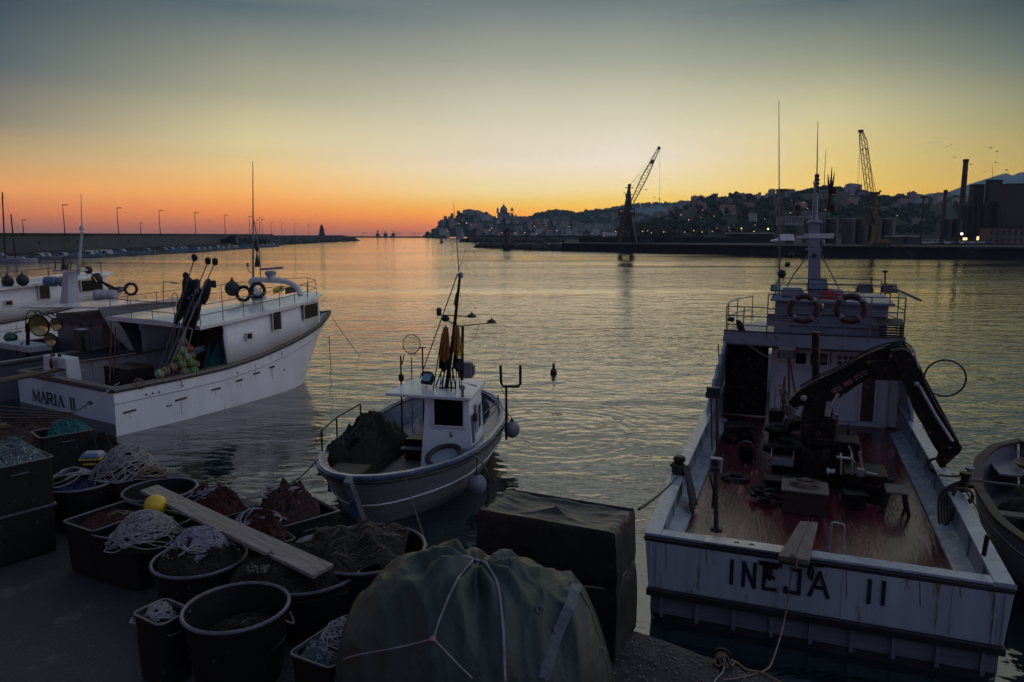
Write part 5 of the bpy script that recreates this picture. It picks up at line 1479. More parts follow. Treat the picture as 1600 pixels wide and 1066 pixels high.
for k in range(5):
    g = G(); x = -w_ * .42
    while x < w_ * .4:
        l = rd.uniform(.02, .06); g.box((x + l / 2, -.014, h_ * (.36 - k * .18)), (l, .008, h_ * .07)); x += l + .015
    g.make('print_line', 'ink' if k < 3 else 'pinkink', t)
on_boat(IF, t)
t = thing('slatted_crate', 'dark slatted wooden crate on the upper deck beside the bridge', 'crate', IF.y(1389, 530, 9.75))
for k in range(6): g = G(); g.box((0, -.25 + 0, .05 + k * .065), (.52, .02, .045)); g.box((.25, 0, .05 + k * .065), (.02, .5, .045)); g.make('slat', 'wood', t)
g = G(); g.box((0, 0, .43), (.56, .54, .03), Matrix.Rotation(.15, 3, 'X')); g.make('lid', 'wood', t); on_boat(IF, t)
t = thing('amber_lamp', 'small amber lantern hanging between the two lifebuoys', 'lantern', IF.y(1284.5, 480, DY - .2))
g = G(); g.lathe([(.02, .09), (.045, .04), (.05, -.02), (.03, -.03)], n=10); g.make('shade', 'brass', t); g = G(); g.lathe([(.025, -.03), (.025, -.1)], n=8); g.make('base', 'black', t); on_boat(IF, t)
# tarps and gear at the port corner of the upper deck
t = thing('rolled_tarpaulin', 'black tarpaulin bundled over the left corner of the upper railing', 'tarpaulin', (0, 0, 0))
drape(t, 'cloth', 'flagdark', [IF.y(1150, 500, 9.4), IF.y(1158, 502, 9.4), IF.y(1164, 514, 9.4)], [IF.y(1152, 512, 9.4), IF.y(1162, 527, 9.4), IF.y(1170, 531, 9.4)], folds=2, amp=.04); on_boat(IF, t)
g = G(); g.tube([IF.y(1140, 497, 9.4), IF.y(1146, 502, 9.4)], .05, 6); g.box(IF.y(1143, 499, 9.4), (.14, .1, .1)); g.make('deck_lamp', 'black', ib)
rd = random.Random(9)
for px0, py0, px1, py1 in [(1137, 530, 1141, 548), (1128, 570, 1132, 600)]:
    g = G()
    for k in range(7):
        a = IF.x(rd.uniform(px0, px1), py0 + rd.uniform(-3, 3), -2.28); b = IF.x(rd.uniform(px0, px1 + 3), py1 + rd.uniform(-4, 4), -2.2)
        g.tube([a, a.lerp(b, .5) + Vector((.04, 0, .02)), b], .03, 5)
    g.make('rope_bundle', 'ropedark', ib)
g = G(); g.tube([IF.x(1122, 538, -2.3), IF.x(1124, 572, -2.28)], .015, 5); g.lathe([(.09, 0), (.1, .3), (.08, .34)], IF.x(1131, 598, -2.25), 12); g.tube([IF.x(1150, 505, -2.1), IF.x(1140, 530, -2.25)], .008, 4); g.make('side_fittings', 'darksteel', ib)
g = G(); g.tube(sag(IF.y(1160, 531, 9.3), IF.y(1195, 556, 8.6), .02) + sag(IF.y(1196, 556, 8.6), IF.y(1232, 566, 8), .03), .012, 5); g.make('tackle_line', 'rope3', ib)

# stern gear
p = IF.z(1061, 740, 1.31); g = G(); g.lathe([(.10, 0), (.09, .04), (.08, .22), (.11, .25), (.11, .3), (.07, .33)], p, 12); g.beam(p + Vector((-.16, 0, .14)), p + Vector((.16, 0, .14)), .05); g.make('mooring_bitt', 'darksteel', ib)
g = G()
for k in range(4): g.torus(p + Vector((0, 0, .05 + k * .035)), .12, .024, (.1 * k - .1, .05, 1), 20, 6)
g.make('belayed_rope', 'ropedark', ib)
t = thing('hanging_net', 'dark wet rope and cloth hanging from the left stern bollard into the blue boat', 'rope', (0, 0, 0))
drape(t, 'cloth', 'ropedark', [p + Vector((.08, -.1, .15)), p + Vector((.14, .02, .16)), p + Vector((.16, .16, .12))], [p + Vector((.3, -.55, -.52)), p + Vector((.32, -.3, -.5)), p + Vector((.3, .0, -.5))], folds=3, amp=.05); on_boat(IF, t)
def steel_post(pa, pb, r, name='post', m='black'): g = G(); g.tube([pa, pb], r, 8); return g.make(name, m, ib)
pa = IF.z(1119, 829, 1.1); pa.y = .25; pa = IF.y(1119, 832, .3); pb = IF.y(1118.5, 738, .3)
g = G(); g.tube([pa, pb], .035, 8); g.box(pa + Vector((0, 0, .05)), (.16, .12, .05)); g.tube([pa + Vector((-.07, 0, .35)), pa + Vector((-.06, 0, .6)), pb + Vector((-.08, 0, -.05))], .015, 6); o = g.make('controller_post', 'black', ib)
c = (IF.y(1109, 738, .3) + IF.y(1128, 715, .3)) / 2
g = G(); g.box(c, (.17, .12, .21)); q = g.make('controller_box', 'fender', o, bevel=.012)
g = G(); g.lathe([(.055, 0), (.055, .015)], c + Vector((-.005, -.06, .045)), 14, (0, -1, 0)); g.box(c + Vector((.0, -.066, -.055)), (.12, .02, .06)); g.make('dial', 'black', q)
pa = IF.y(1121, 712, 5.9); pb = IF.y(1120, 622, 5.9)
g = G(); g.tube([pa + Vector((0, 0, -.0)), pb], .035, 8); g.tube([pa + Vector((-.12, 0, .1)), pb + Vector((-.12, 0, 0))], .018, 6); g.make('lamp_post', 'brown', ib)
floodlight(ib, IF.y(1114, 613, 5.9), .27, .22, .16, 'black', .2, 0, lens=None)
g = G(); p = IF.y(1537, 868, .5); g.tube([p, p + Vector((.02, 0, .28))], .03, 8); g.make('stern_pin', 'darksteel', ib)
g = G(); a = IF.y(1296.5, 862, .12); b = IF.y(1316.5, 866, .12); h = Vector((0, 0, .40)); g.tube([a, a + h, a + h + Vector((.02, 0, .02)), b + h + Vector((-.02, 0, .02)), b + h, b], .014, 8); g.make('boarding_rail', 'steel', ib)
# gangplank on the transom
t = thing('gangplank', 'short weathered gangplank of two boards resting over the stern of the crane boat', 'plank', (0, 0, 0))
A, B, Cc, D = [IF.z(x, y, 1.42) for x, y in ((1216, 868), (1264, 876), (1278, 816), (1250, 814))]
for q, (e0, e1) in enumerate(((0, .52), (.535, 1))):
    g = G(); ps = [A.lerp(B, e0), A.lerp(B, e1), D.lerp(Cc, e1), D.lerp(Cc, e0)]
    g.hexa([p - Vector((0, 0, .07)) for p in ps], ps); g.make('board', 'plank', t, bevel=.006)
g = G(); g.beam(A.lerp(D, .06) - Vector((0, 0, .10)), B.lerp(Cc, .06) - Vector((0, 0, .10)), .08, .06); g.make('cleat', 'wood', t)
g = G(); m_ = A.lerp(B, .55) + Vector((0, -.01, 0)); g.tube([m_ + Vector((-.06, .05, .02)), m_ + Vector((0, .02, .03)), m_ + Vector((.02, -.03, .02)), m_ + Vector((.02, -.04, -.12))], .014, 6); g.torus(m_ + Vector((0, .02, .02)), .035, .012, (0, .3, 1), 14, 5); g.make('lashing', 'rope3', t)
on_boat(IF, t)

# ---- deck crane (folded, knuckle boom)
CY = 5.0
def cp(px, py, y=CY): return IF.y(px, py, y)
cr = G()
base = IF.z(1278, 762, .72)
g = G(); g.lathe([(.42, .72), (.42, .8), (.3, .86), (.26, 1.5), (.33, 1.56), (.33, 1.7)], (.12, CY + .1, 0), 16); g.box((.12, CY + .1, 1.85), (.62, .55, .5)); g.beam((-.5, CY, .8), (.8, CY, .8), .22, .2); g.make('crane_pedestal', 'darksteel', ib, bevel=.02)
def plate(pts, y, th, name, m, par=ib, bev=.015):
    P = [cp(a, b, y - th / 2) for a, b in pts]; g = G(); g.prism(P, (0, th, 0)); return g.make(name, m, par, bevel=bev)
b1 = plate([(1232, 628), (1245, 613), (1300, 583), (1345, 559), (1388, 541), (1402, 541), (1420, 552), (1424, 566), (1404, 590), (1378, 588), (1358, 590), (1312, 622), (1300, 627), (1262, 632), (1240, 638)], CY, .26, 'crane_boom', 'darksteel')
g = G()
for (a, b) in [((1247, 613), (1268, 601)), ((1272, 599), (1318, 575)), ((1322, 572), (1352, 557)), ((1362, 553), (1390, 541))]:
    g.tube([cp(*a, CY - .16) + Vector((0, 0, .02)), cp(*b, CY - .16) + Vector((0, 0, .02))], .018, 6)
g.make('hydraulic_pipe', 'pinkink', b1)
a, b = cp(1303, 615.5, CY - .135), cp(1348, 588.5, CY - .135); X = (b - a).normalized(); Yv = Vector((0, -1, 0)).cross(X) * -1
Yv = X.cross(Vector((0, -1, 0))); Yv = -Yv if Yv.z < 0 else Yv
g = G(); write(g, 'HECO 7500 ST2/81', a, X, Yv, .075, .033, .0135, .012, .004); g.make('boom_lettering', 'pinkink', b1)
b2 = plate([(1392, 548), (1412, 545), (1424, 552), (1438, 578), (1462, 630), (1490, 676), (1502, 697), (1498, 706), (1485, 716), (1474, 732), (1467, 726), (1470, 712), (1462, 702), (1444, 668), (1432, 648), (1418, 612), (1405, 585)], CY - .32, .3, 'outer_boom', 'darksteel')
plate([(1409, 552), (1420, 550), (1433, 560), (1446, 590), (1478, 650), (1500, 692), (1494, 694), (1470, 654), (1440, 600)], CY - .1, .1, 'extension_cylinder', 'black', b2)
g = G(); g.tube([cp(1436, 603, CY - .52), cp(1462, 650, CY - .52), cp(1488, 690, CY - .52)], [.03, .03, .03], 8); g.tube([cp(1424, 556, CY - .4), cp(1427, 545, CY - .4), cp(1434, 570, CY - .4), cp(1438, 590, CY - .4)], .02, 6); g.make('piston_rod', 'steel', b2)
plate([(1352, 566), (1400, 562), (1425, 570), (1430, 596), (1368, 594)], CY - .1, .5, 'knuckle', 'darksteel', b1)
plate([(1460, 690), (1484, 700), (1505, 698), (1500, 708), (1484, 722), (1472, 733), (1467, 729), (1474, 712)], CY - .32, .42, 'crane_tip', 'darksteel', b2)
plate([(1258, 632), (1290, 626), (1302, 640), (1296, 690), (1262, 700), (1250, 660)], CY + .1, .5, 'slewing_head', 'darksteel')
g = G(); g.tube([cp(1292, 650, CY - .2), cp(1296, 628, CY - .2)], .06, 8); g.tube([cp(1296, 640, CY - .2), cp(1310, 615, CY - .2)], .035, 8); g.make('lift_cylinder', 'steel', ib)
# loop of hose swinging from the knuckle
g = G(); c = cp(1476.5, 591, CY); ed = cp(1509.5, 591, CY); R_ = (ed - c).length; g.torus(c, R_, .018, (0, 1, 0), 44, 6); g.make('hose_loop', 'black', ib, smooth=True)
rd = random.Random(2); g = G()
for k in range(6):
    a = Vector((rd.uniform(1.25, 1.5), CY - .3 + rd.uniform(-.1, .1), 3.2)); a = cp(1385 + rd.uniform(-8, 12), 548 + rd.uniform(-2, 3), CY - .2)
    m_ = cp(1400 + rd.uniform(-6, 14), 540 - rd.uniform(0, 8), CY - .1); b = cp(1426 + rd.uniform(-4, 4), 575 + rd.uniform(0, 24), CY - .3)
    g.tube(crv([a, m_, b], 6), .016, 5)
g.make('hydraulic_hose', 'black', ib)
# derrick post and winch gear
g = G(); a, b = IF.y(1275, 660, 6.2), IF.y(1275, 521, 6.2); g.tube([a, b], .085, 10); g.lathe([(.11, 0), (.11, .03)], b, 12); g.make('derrick_post', 'darksteel', ib)
for px, py, px2, py2, yy in [(1232, 560, 1234, 612, 6.6), (1234, 560, 1246, 610, 6.6), (1226, 588, 1223, 626, 6.4)]:
    g = G(); g.tube([IF.y(px, py, yy), IF.y(px2, py2 + 30, yy)], .025, 6); g.make('gear_post', 'brown', ib)
floodlight(ib, IF.y(1229, 551, 6.6), .33, .2, .18, 'black', .1, .35, lens='fender')
rd = random.Random(12); g = G()
for k in range(34):
    c = Vector((rd.uniform(-.75, .75), rd.uniform(5.4, 6.9), rd.uniform(.8, 1.75))); sz = rd.uniform(.08, .26)
    if k % 3: g.box(c, (sz, sz * rd.uniform(.5, 1.5), sz), Matrix.Rotation(rd.uniform(0, 3), 3, 'Z'))
    else: g.lathe([(sz * .5, -sz), (sz * .55, 0), (sz * .5, sz)], c, 12, (1, rd.uniform(-.4, .4), rd.uniform(-.3, .3)))
g.box((0, 6.1, 1.0), (1.4, 1.2, .55)); g.make('winch', 'darksteel', ib, bevel=.015)
for cx in (-.62, .62):
    g = G(); g.lathe([(.34, -.03), (.34, 0), (.14, .01), (.14, .28), (.34, .29), (.34, .32)], (cx - .15, 6.3, 1.35), 20, (1, 0, 0)); g.make('winch_drum', 'darksteel', ib)
g = G()
for k in range(14):
    a = IF.y(rd.uniform(1212, 1246), rd.uniform(600, 628), 6.5); b = IF.y(rd.uniform(1206, 1250), rd.uniform(640, 690), 6.3)
    g.tube([a, a.lerp(b, .5) + Vector((rd.uniform(-.1, .1), 0, 0)), b], rd.uniform(.01, .022), 5)
g.make('winch_cable', 'rope3', ib)
g = G(); g.torus(IF.y(1229, 640, 6.4), .1, .024, (.3, 1, .2), 20, 6); g.make('cable_ring', 'fender', ib)
# engine casing with bright pipes, right of the winch
g = G(); g.box((.95, 4.6, 1.0), (.75, .8, .5)); g.box((.6, 5.4, 1.2), (.6, .6, .8)); g.make('hydraulic_pack', 'darksteel', ib, bevel=.03)
for px in (1314, 1331):
    a, b = IF.y(px, 742, 4.1), IF.y(px, 716, 4.1); g = G(); g.tube([a, b, b + Vector((0, .12, .05))], .018, 8); g.make('bright_pipe', 'steel', ib)
g = G(); g.beam(IF.y(1307, 714, 4.2), IF.y(1332, 717, 4.2), .1, .02); g.tube([IF.y(1292, 737, 4.1), IF.y(1305, 737, 4.1)], .05, 10); g.lathe([(.08, 0), (.08, .03)], IF.y(1292, 737, 4.1), 12, (1, 0, 0)); g.tube([IF.y(1353, 738, 4.1), IF.y(1371, 742, 4.1)], .018, 6); g.box(IF.y(1345, 738, 4.1), (.12, .12, .12)); g.make('pipework', 'steel', ib)
g = G(); g.tube([IF.y(1326, 697, 4.6), IF.y(1330, 705, 4.5), IF.y(1331, 716, 4.4), IF.y(1337, 724, 4.3)], .018, 6); g.make('feed_pipe', 'fender', ib)
g = G(); g.tube([IF.y(1344, 712, 4.3), IF.y(1348, 735, 4.2)], .02, 6); g.box(IF.y(1343, 710, 4.3), (.05, .05, .08)); g.make('lever', 'pinkink', ib)
# hatch coaming with a heap of rope
t = thing('deck_hatch', 'square wooden deck hatch with a coil of old rope on its lid', 'hatch', ((-.09), 3.45, .72))
g = G(); g.box((0, 0, .2), (.72, .6, .40)); g.make('coaming', 'wood', t, bevel=.01); g = G(); g.box((0, 0, .42), (.78, .66, .035)); g.make('lid', 'plank', t, bevel=.006); on_boat(IF, t)
t = thing('wooden_stool', 'low wooden stool with a square pale top on the right of the wine red deck', 'stool', (1.42, 3.95, .72))
g = G(); g.box((0, 0, .40), (.34, .5, .035)); g.make('seat', 'plank', t, bevel=.006)
for a in (-.13, .13):
    for b in (-.18, .18): g = G(); g.beam((a, b, .385), (a * 1.6, b * 1.2, 0), .05); g.make('leg', 'wood', t)
on_boat(IF, t)
t = thing('fish_crate', 'pale shallow fish crate stowed against the winch', 'crate', (-.5, 5.2, 1.05))
g = G(); g.box((0, 0, .02), (.44, .7, .03)); 
for a in (-1, 1): g.box((a * .21, 0, .09), (.02, .7, .16)); g.box((0, a * .34, .09), (.44, .02, .16))
g.make('crate_body', 'fender', t, bevel=.006); g = G(); g.box((0, -.05, .05), (.36, .5, .04)); g.make('crate_fill', 'netpink', t); on_boat(IF, t)
t = thing('canvas_bag', 'tall tan canvas bag standing behind the winch', 'bag', IF.y(1291, 712, 5.6))
a, b = IF.y(1281, 712, 5.6), IF.y(1303, 655, 5.6); g = G(); g.hexa([(-.16, -.04, 0), (.18, -.04, 0), (.18, .14, 0), (-.16, .14, 0)], [(-.15, -.05, b.z - a.z), (.19, -.05, b.z - a.z), (.18, .12, b.z - a.z), (-.15, .12, b.z - a.z)]); g.make('bag_body', 'tan', t, bevel=.02)
g = G(); g.box((.1, 0, b.z - a.z + .05), (.16, .14, .09)); g.make('top_flap', 'fender', t, bevel=.01); on_boat(IF, t)
t = thing('mop', 'pale frayed rope mop hanging beside the tan bag', 'mop', IF.y(1276, 682, 5.5)); g = G(); rd = random.Random(3)
for k in range(12): g.tube([(0, 0, .05), (rd.uniform(-.08, .08), -.03, 0), (rd.uniform(-.14, .1), -.04, rd.uniform(-.16, -.04))], .011, 5)
g.make('fringe', 'cloth', t); g = G(); g.tube([(0, 0, .05), (.03, .05, .28)], .012, 6); g.make('handle', 'wood', t); on_boat(IF, t)
# loose rags on deck near the hatch, left
t = thing('tool_heap', 'dark heap of chain and tools on the deck left of the hatch', 'tools', (-.75, 3.6, .72)); g = G(); rd = random.Random(6)
for k in range(16): g.ball((rd.uniform(-.25, .25), rd.uniform(-.25, .25), rd.uniform(.05, .22)), rd.uniform(.05, .11), 7, (1, .7, .6), .3)
g.tube([(-.2, .1, .2), (.0, .2, .42)], .012, 5); g.make('pile', 'darksteel', t); on_boat(IF, t)
# right side rail lines, cleats and post with ropes
for px, py in ((1468, 727), (1510, 775)):
    p = IF.z(px, py, 1.34); g = G()
    for k in range(3): g.torus(p + Vector((-.04, k * .05, -.02)), .14, .018, (0, 1, .15 * k), 20, 6)
    g.make('rail_lashing', 'ropedark', ib)
p = IF.z(1506, 768, 1.32); g = G(); g.lathe([(.07, 0), (.06, .25), (.09, .28), (.09, .33)], p, 12); g.box(p + Vector((.0, .02, .1)), (.28, .08, .06)); g.make('mooring_bitt', 'darksteel', ib)
g = G()
for k in range(5): g.tube(crv([p + Vector((-.05, 0, .18)), p + Vector((-.2 - .04 * k, -.1, -.05)), p + Vector((-.22 - .03 * k, -.3, -.4 - .04 * k)), p + Vector((-.12, -.1 - .1 * k, -.1))], 5), .018, 5)
g.make('belayed_rope', 'ropedark', ib)

# more working clutter on the wine red deck
coil_specs = [((-.09, 3.45, 1.17), .3, .24, .07, 'rope3', .010, 9, 201, 'rope_coil', 'coil of old brown rope lying on the lid of the square deck hatch'),
              ((-1.35, 4.7, .73), .32, .3, .05, 'ropedark', .018, 7, 202, 'hose_coil', 'dark hose coiled flat on the left side of the wine red deck'),
              ((1.3, 5.6, .73), .34, .34, .10, 'ropedark', .016, 10, 203, 'rope_coil', 'dark rope coil on the right of the deck below the folded crane')]
def deck_coil(c, rx, ry, h, m, r, turns, seed, name, label):
    rd = random.Random(seed); t = thing(name, label, 'rope', c); g = G(); pts = []
    for q in range(turns * 16):
        a = q * 2 * pi / 16; k = .55 + .42 * ((q * .37) % 1) * .6 + .1 * sin(q * .21)
        pts.append(Vector((cos(a) * rx * k + rd.gauss(0, .012), sin(a) * ry * k + rd.gauss(0, .012), r + h * q / (turns * 16))))
    g.tube(crv(pts, 2), r, 5); g.make('rope_turns', m, t, smooth=True); on_boat(IF, t)
for q in coil_specs: deck_coil(*q)
t = thing('bucket', 'black bucket standing on the deck left of the winch', 'bucket', (-1.25, 6.0, .72)); g = G(); g.lathe([(.13, 0), (.17, .3), (.18, .31), (.16, .31), (.12, .03)], n=18, cap=False); g.make('bucket_body', 'bin', t, smooth=True); g = G(); g.tube([(.17 * cos(a), 0.02, .3 + .16 * sin(a)) for a in [pi * k / 10 for k in range(11)]], .006, 4); g.make('handle', 'steel', t); on_boat(IF, t)
for i, (x, y, z, w_, d_, h_) in enumerate([(-.55, 4.35, .72, .5, .35, .22), (.75, 3.9, .72, .35, .3, .26), (-1.5, 7.6, .72, .6, .5, .4)]):
    t = thing('gear_box', ['low dark gear box on the deck between the hatch and the winch', 'small dark gear box on the deck left of the stool', 'large dark gear box against the left bulwark near the deckhouse'][i], 'box', (x, y, z), .2 * i); g = G(); g.box((0, 0, h_ / 2), (w_, d_, h_)); g.make('box_body', 'darksteel', t, bevel=.012); g = G(); g.box((0, 0, h_ + .012), (w_ + .03, d_ + .03, .024)); g.make('lid', 'darksteel', t, bevel=.006); on_boat(IF, t)
# hoses strapped along the boom, bolts at the knuckle
for dz, r_ in ((.0, .014), (.045, .011), (.085, .014)):
    g = G(); P = [cp(px, py, CY - .2 - dz * .5) + Vector((0, 0, .05 + dz + .02 * sin(i * 1.7))) for i, (px, py) in enumerate([(1250, 614), (1270, 603), (1295, 590), (1320, 577), (1345, 564), (1368, 554), (1390, 546), (1410, 544), (1424, 556)])]
    g.tube(crv(P, 5), r_, 5); g.make('hydraulic_hose', 'black', b1, smooth=True)
for px, py, r_ in ((1397, 556, .07), (1416, 562, .06), (1256, 622, .06), (1484, 702, .05), (1432, 600, .04)):
    g = G(); g.lathe([(r_, 0), (r_, .03), (r_ * .6, .04), (r_ * .6, .06)], cp(px, py, CY - .13 if px < 1420 else CY - .47), 14, (0, -1, 0)); g.make('pivot_pin', 'steel', b1)
# rust runs and weld seams on the stern
for px, y0, y1 in ((1040, 846, 880), (1103, 853, 872), (1166, 925, 935), (1322, 880, 925), (1437, 896, 940), (1500, 905, 925), (1553, 915, 960), (1089, 905, 912)):
    a, b = tp(px, y0 + 4), tp(px + 1, y1 + 8); g = G(); g.beam((a.x, -.0515, a.z), (b.x, -.0515, b.z), .014, .003, up=(0, 1, 0)); g.make('rust_run', mat('stern rust run', (.24, .16, .12), .6, var=.5, scale=9) if 'stern rust run' not in bpy.data.materials else bpy.data.materials['stern rust run'], ib)
for x in (-1.5, .35, 1.62):
    g = G(); g.box((x, -.0512, .85), (.008, .004, .64)); g.make('weld_seam', 'greyblue', ib)
# ================================================================== GOZZO (middle, double ended wooden boat)
class Hull2(Hull):
    def __init__(s, *a, rake0=.7, **k):
        s.rake0 = rake0; super().__init__(*a, **k)
        n = s.n; s.ys = [s.L * (.5 - .5 * cos(pi * i / n)) for i in range(n + 1)]
    def sec(s, y):
        b, z = s.b(y), s.z(y); u = y / s.L
        e = abs(2 * u - 1); k0 = max(0, 1 - u / .35); k1 = max(0, (u - .65) / .35)
        sh = s.rake0 * k0 ** 1.5 - s.rake * k1 ** 1.5
        f = s.wl * (1 - .35 * e ** 3); f1 = (1 + f) / 2 + .02; out = []
        for (fx, zz, q) in [(1, z, 0), (f1 * 1.01, z * .62, .35), ((f + f1) / 2 * .99, z * .33, .68), (f * .92, 0, 1), (f * s.low, s.keel * .5, 1.2), (0, s.keel, 1.25)]:
            out.append((b * fx, y + sh * q, zz))
        return out
    def skin(s, parent, m, name='hull', **k):
        g = G(); S_ = [s.sec(y) for y in s.ys]; nn = 11
        for q in S_: g.v += [(-x, y, z) for x, y, z in q] + [q[k] for k in (4, 3, 2, 1, 0)]
        for i in range(len(S_) - 1):
            for j in range(nn - 1): g.f.append((i * nn + j, i * nn + j + 1, (i + 1) * nn + j + 1, (i + 1) * nn + j)); g.m.append(0)
        return g.make(name, m, parent, smooth=True)
GO = at_z(547, 750, 1.15)
GF = Frame(GO, 11)
gb = boat_thing('fishing_boat', 'small double ended wooden boat with a white wheelhouse moored between the two big boats', GF)
GHB = [(0, .02), (.12, .42), (.35, .68), (.7, .95), (1.2, 1.22), (1.9, 1.5), (2.7, 1.7), (3.8, 1.8), (5.3, 1.8), (6.4, 1.66), (7.1, 1.42), (7.7, 1.02), (8.1, .5), (8.3, .02)]
def smooth_tab(tab, L, n=40):
    ys = [L * i / n for i in range(n + 1)]
    out = []
    for y in ys:
        w_ = min(.35, y, L - y); out.append((y, (interp(tab, y - w_) + 2 * interp(tab, y) + interp(tab, y + w_)) / 4))
    out[0] = (0, .02); out[-1] = (L, .02); return out
gh = Hull2(8.3, GHB, [(0, 1.16), (.8, 1.08), (2, .98), (4, .92), (6, .95), (7.4, 1.06), (8.3, 1.2)], wl=.86, low=.5, rake=.5, rake0=.75, th=.09, deck=.42, capw=.2, n=44, keel=-.55)
gh.skin(gb, 'hullgrey'); gh.inner(gb, 'bluecap', name='bulwark'); gh.floor(gb, 'greydeck')
def ring_cap(h, parent, m, name, wi, out, z0, hgt):
    g = G(); ys = h.ys; pts = []
    for sx, seq in ((1, ys), (-1, ys[::-1])):
        for y in seq: pts.append((sx * h.b(y), y))
    P = [Vector((x, y, 0)) for x, y in pts]; n = len(P); rows = []
    for i in range(n):
        d = P[(i + 1) % n] - P[i - 1]; nn = Vector((d.y, -d.x, 0)); nn.normalize()
        z = h.z(P[i].y) + z0
        for (o, dz) in ((out, 0), (-wi, 0), (-wi, hgt), (out, hgt)): g.v.append(tuple(P[i] + nn * o + Vector((0, 0, z + dz))))
    for i in range(n):
        for j in range(4):
            g.f.append((i * 4 + j, i * 4 + (j + 1) % 4, ((i + 1) % n) * 4 + (j + 1) % 4, ((i + 1) % n) * 4 + j)); g.m.append(0)
    return g.make(name, m, parent, bevel=.012)
ring_cap(gh, gb, 'bluecap', 'gunwale', .19, .03, -.02, .06)
ring_cap(gh, gb, 'capwood', 'rail_cap', .10, -.01, .045, .02)
gh.strip(gb, 'black', -.075, .035, out=.025); gh.strip(gb, 'white', .50, .017, 'waterline_stripe', out=.012)
# stem post
g = G(); a = Vector((0, -.10, 1.2)); b = Vector((0, .62, -.05)); g.beam(a, b, .13, .17, up=(0, 1, 0)); g.make('stem_post', 'fender', gb, bevel=.02)
g = G(); g.beam((-.09, .03, 1.08), (-.09, .35, .6), .04, .05, up=(0, 1, 0)); g.make('stem_band', 'fender', gb)
# boot
# side deck along starboard, after the wheelhouse
g = G(); g.grid(lambda u, v: Vector((gh.b(2.9 + 4.6 * u) * (1 - .22 * v) - .1, 2.9 + 4.6 * u, gh.z(2.9 + 4.6 * u) - .03)), 20, 2); g.make('side_deck', 'bluecap', gb)
# wheelhouse
CYF = 3.1
def gp(px, py, y=CYF): return GF.y(px, py, y)
g = G()
bl, tl, br, tr = gp(657, 735), gp(664.5, 616), gp(741, 722), gp(734, 623)
x0b, x0t, x1b, x1t = bl.x, tl.x, 1.56, 1.46
zt = 2.02; dpt = 1.35
g.hexa([(x0b, CYF, .42), (x1b, CYF, .42), (x1b - .06, CYF + dpt, .42), (x0b - .1, CYF + dpt, .42)], [(x0t, CYF, zt), (x1t, CYF, zt), (x1t - .05, CYF + dpt, zt + .02), (x0t - .1, CYF + dpt, zt + .02)])
o = g.make('wheelhouse', 'housewhite', gb, bevel=.02)
# roof, cantilevered to port
g = G(); rf = [(-.42, 2.96, 2.06), (1.53, 2.96, 2.02), (1.47, 4.75, 2.06), (-.25, 4.75, 2.10)]
g.hexa(rf, [(x, y, z + .075) for x, y, z in rf]); g.make('wheelhouse_roof', 'roofwhite', gb, bevel=.02)
a, b = gp(677, 665), gp(726, 623); c = Vector(((a.x + b.x) / 2 , CYF, (a.z + b.z) / 2 + .0)); window(gb, c, .66, .60, fw=.05)
sR = Matrix.Rotation(pi / 2 + .04, 3, 'Z'); window(gb, (1.515, CYF + .62, 1.52), .36, .55, sR, fw=.04)
g = G(); g.box((1.53, CYF + .12, 1.35), (.06, .12, .62)); g.make('door_post', 'greyblue', gb); g = G(); g.lathe([(.05, -.09), (.06, 0), (.05, .09)], (1.58, CYF + .08, 1.62), 10); g.make('side_lamp', 'black', gb)
# small sticker of a boat mark below the window
c = gp(704.5, 677, CYF - .012); g = G(); g.box(c, (.055, .008, .06)); g.prism([c + Vector((-.03, 0, -.05)), c + Vector((.03, 0, -.05)), c + Vector((.045, 0, -.09)), c + Vector((-.045, 0, -.09))], (0, .008, 0)); o = g.make('sticker', 'rail', gb)
g = G(); g.torus(c + Vector((0, -.006, 0)), .016, .004, (0, 1, 0), 12, 4); g.make('emblem', 'white', o)
# roof fittings
RZ = 2.13
def rp(px, py): 
    return GF.z(px, py, RZ)
p = rp(666, 606); g = G(); g.beam(p + Vector((-.05, .1, -.02)), p + Vector((.05, .1, -.02)), .3, .02); g.tube([p, p + Vector((0, 0, .06))], .02, 6); o = g.make('lamp_bracket', 'white', gb)
floodlight(gb, p + Vector((.03, .05, .19)), .25, .22, .14, 'black', -.25, -.75)
p = rp(721, 622); g = G(); g.lathe([(.035, 0), (.03, .16), (.05, .17), (.06, .2), (.05, .25), (.03, .26)], p + Vector((0, .1, 0)), 12); g.make('anchor_lamp', 'fender', gb)
p = rp(667, 588); g = G(); g.ball(p + Vector((0, 0, .05)), .13, 8, (1.3, .9, .6), .3); g.make('cloth_bundle', 'flagdark', gb)
g = G(); g.tube(crv([rp(662, 598), rp(668, 592), rp(680, 587), rp(690, 585)], 6), .008, 5); g.tube([rp(714, 596), rp(745, 603)], .012, 5); g.tube(crv([rp(675, 600), rp(690, 602), rp(700, 606)], 5), .012, 5); g.make('cable', 'rail', gb)
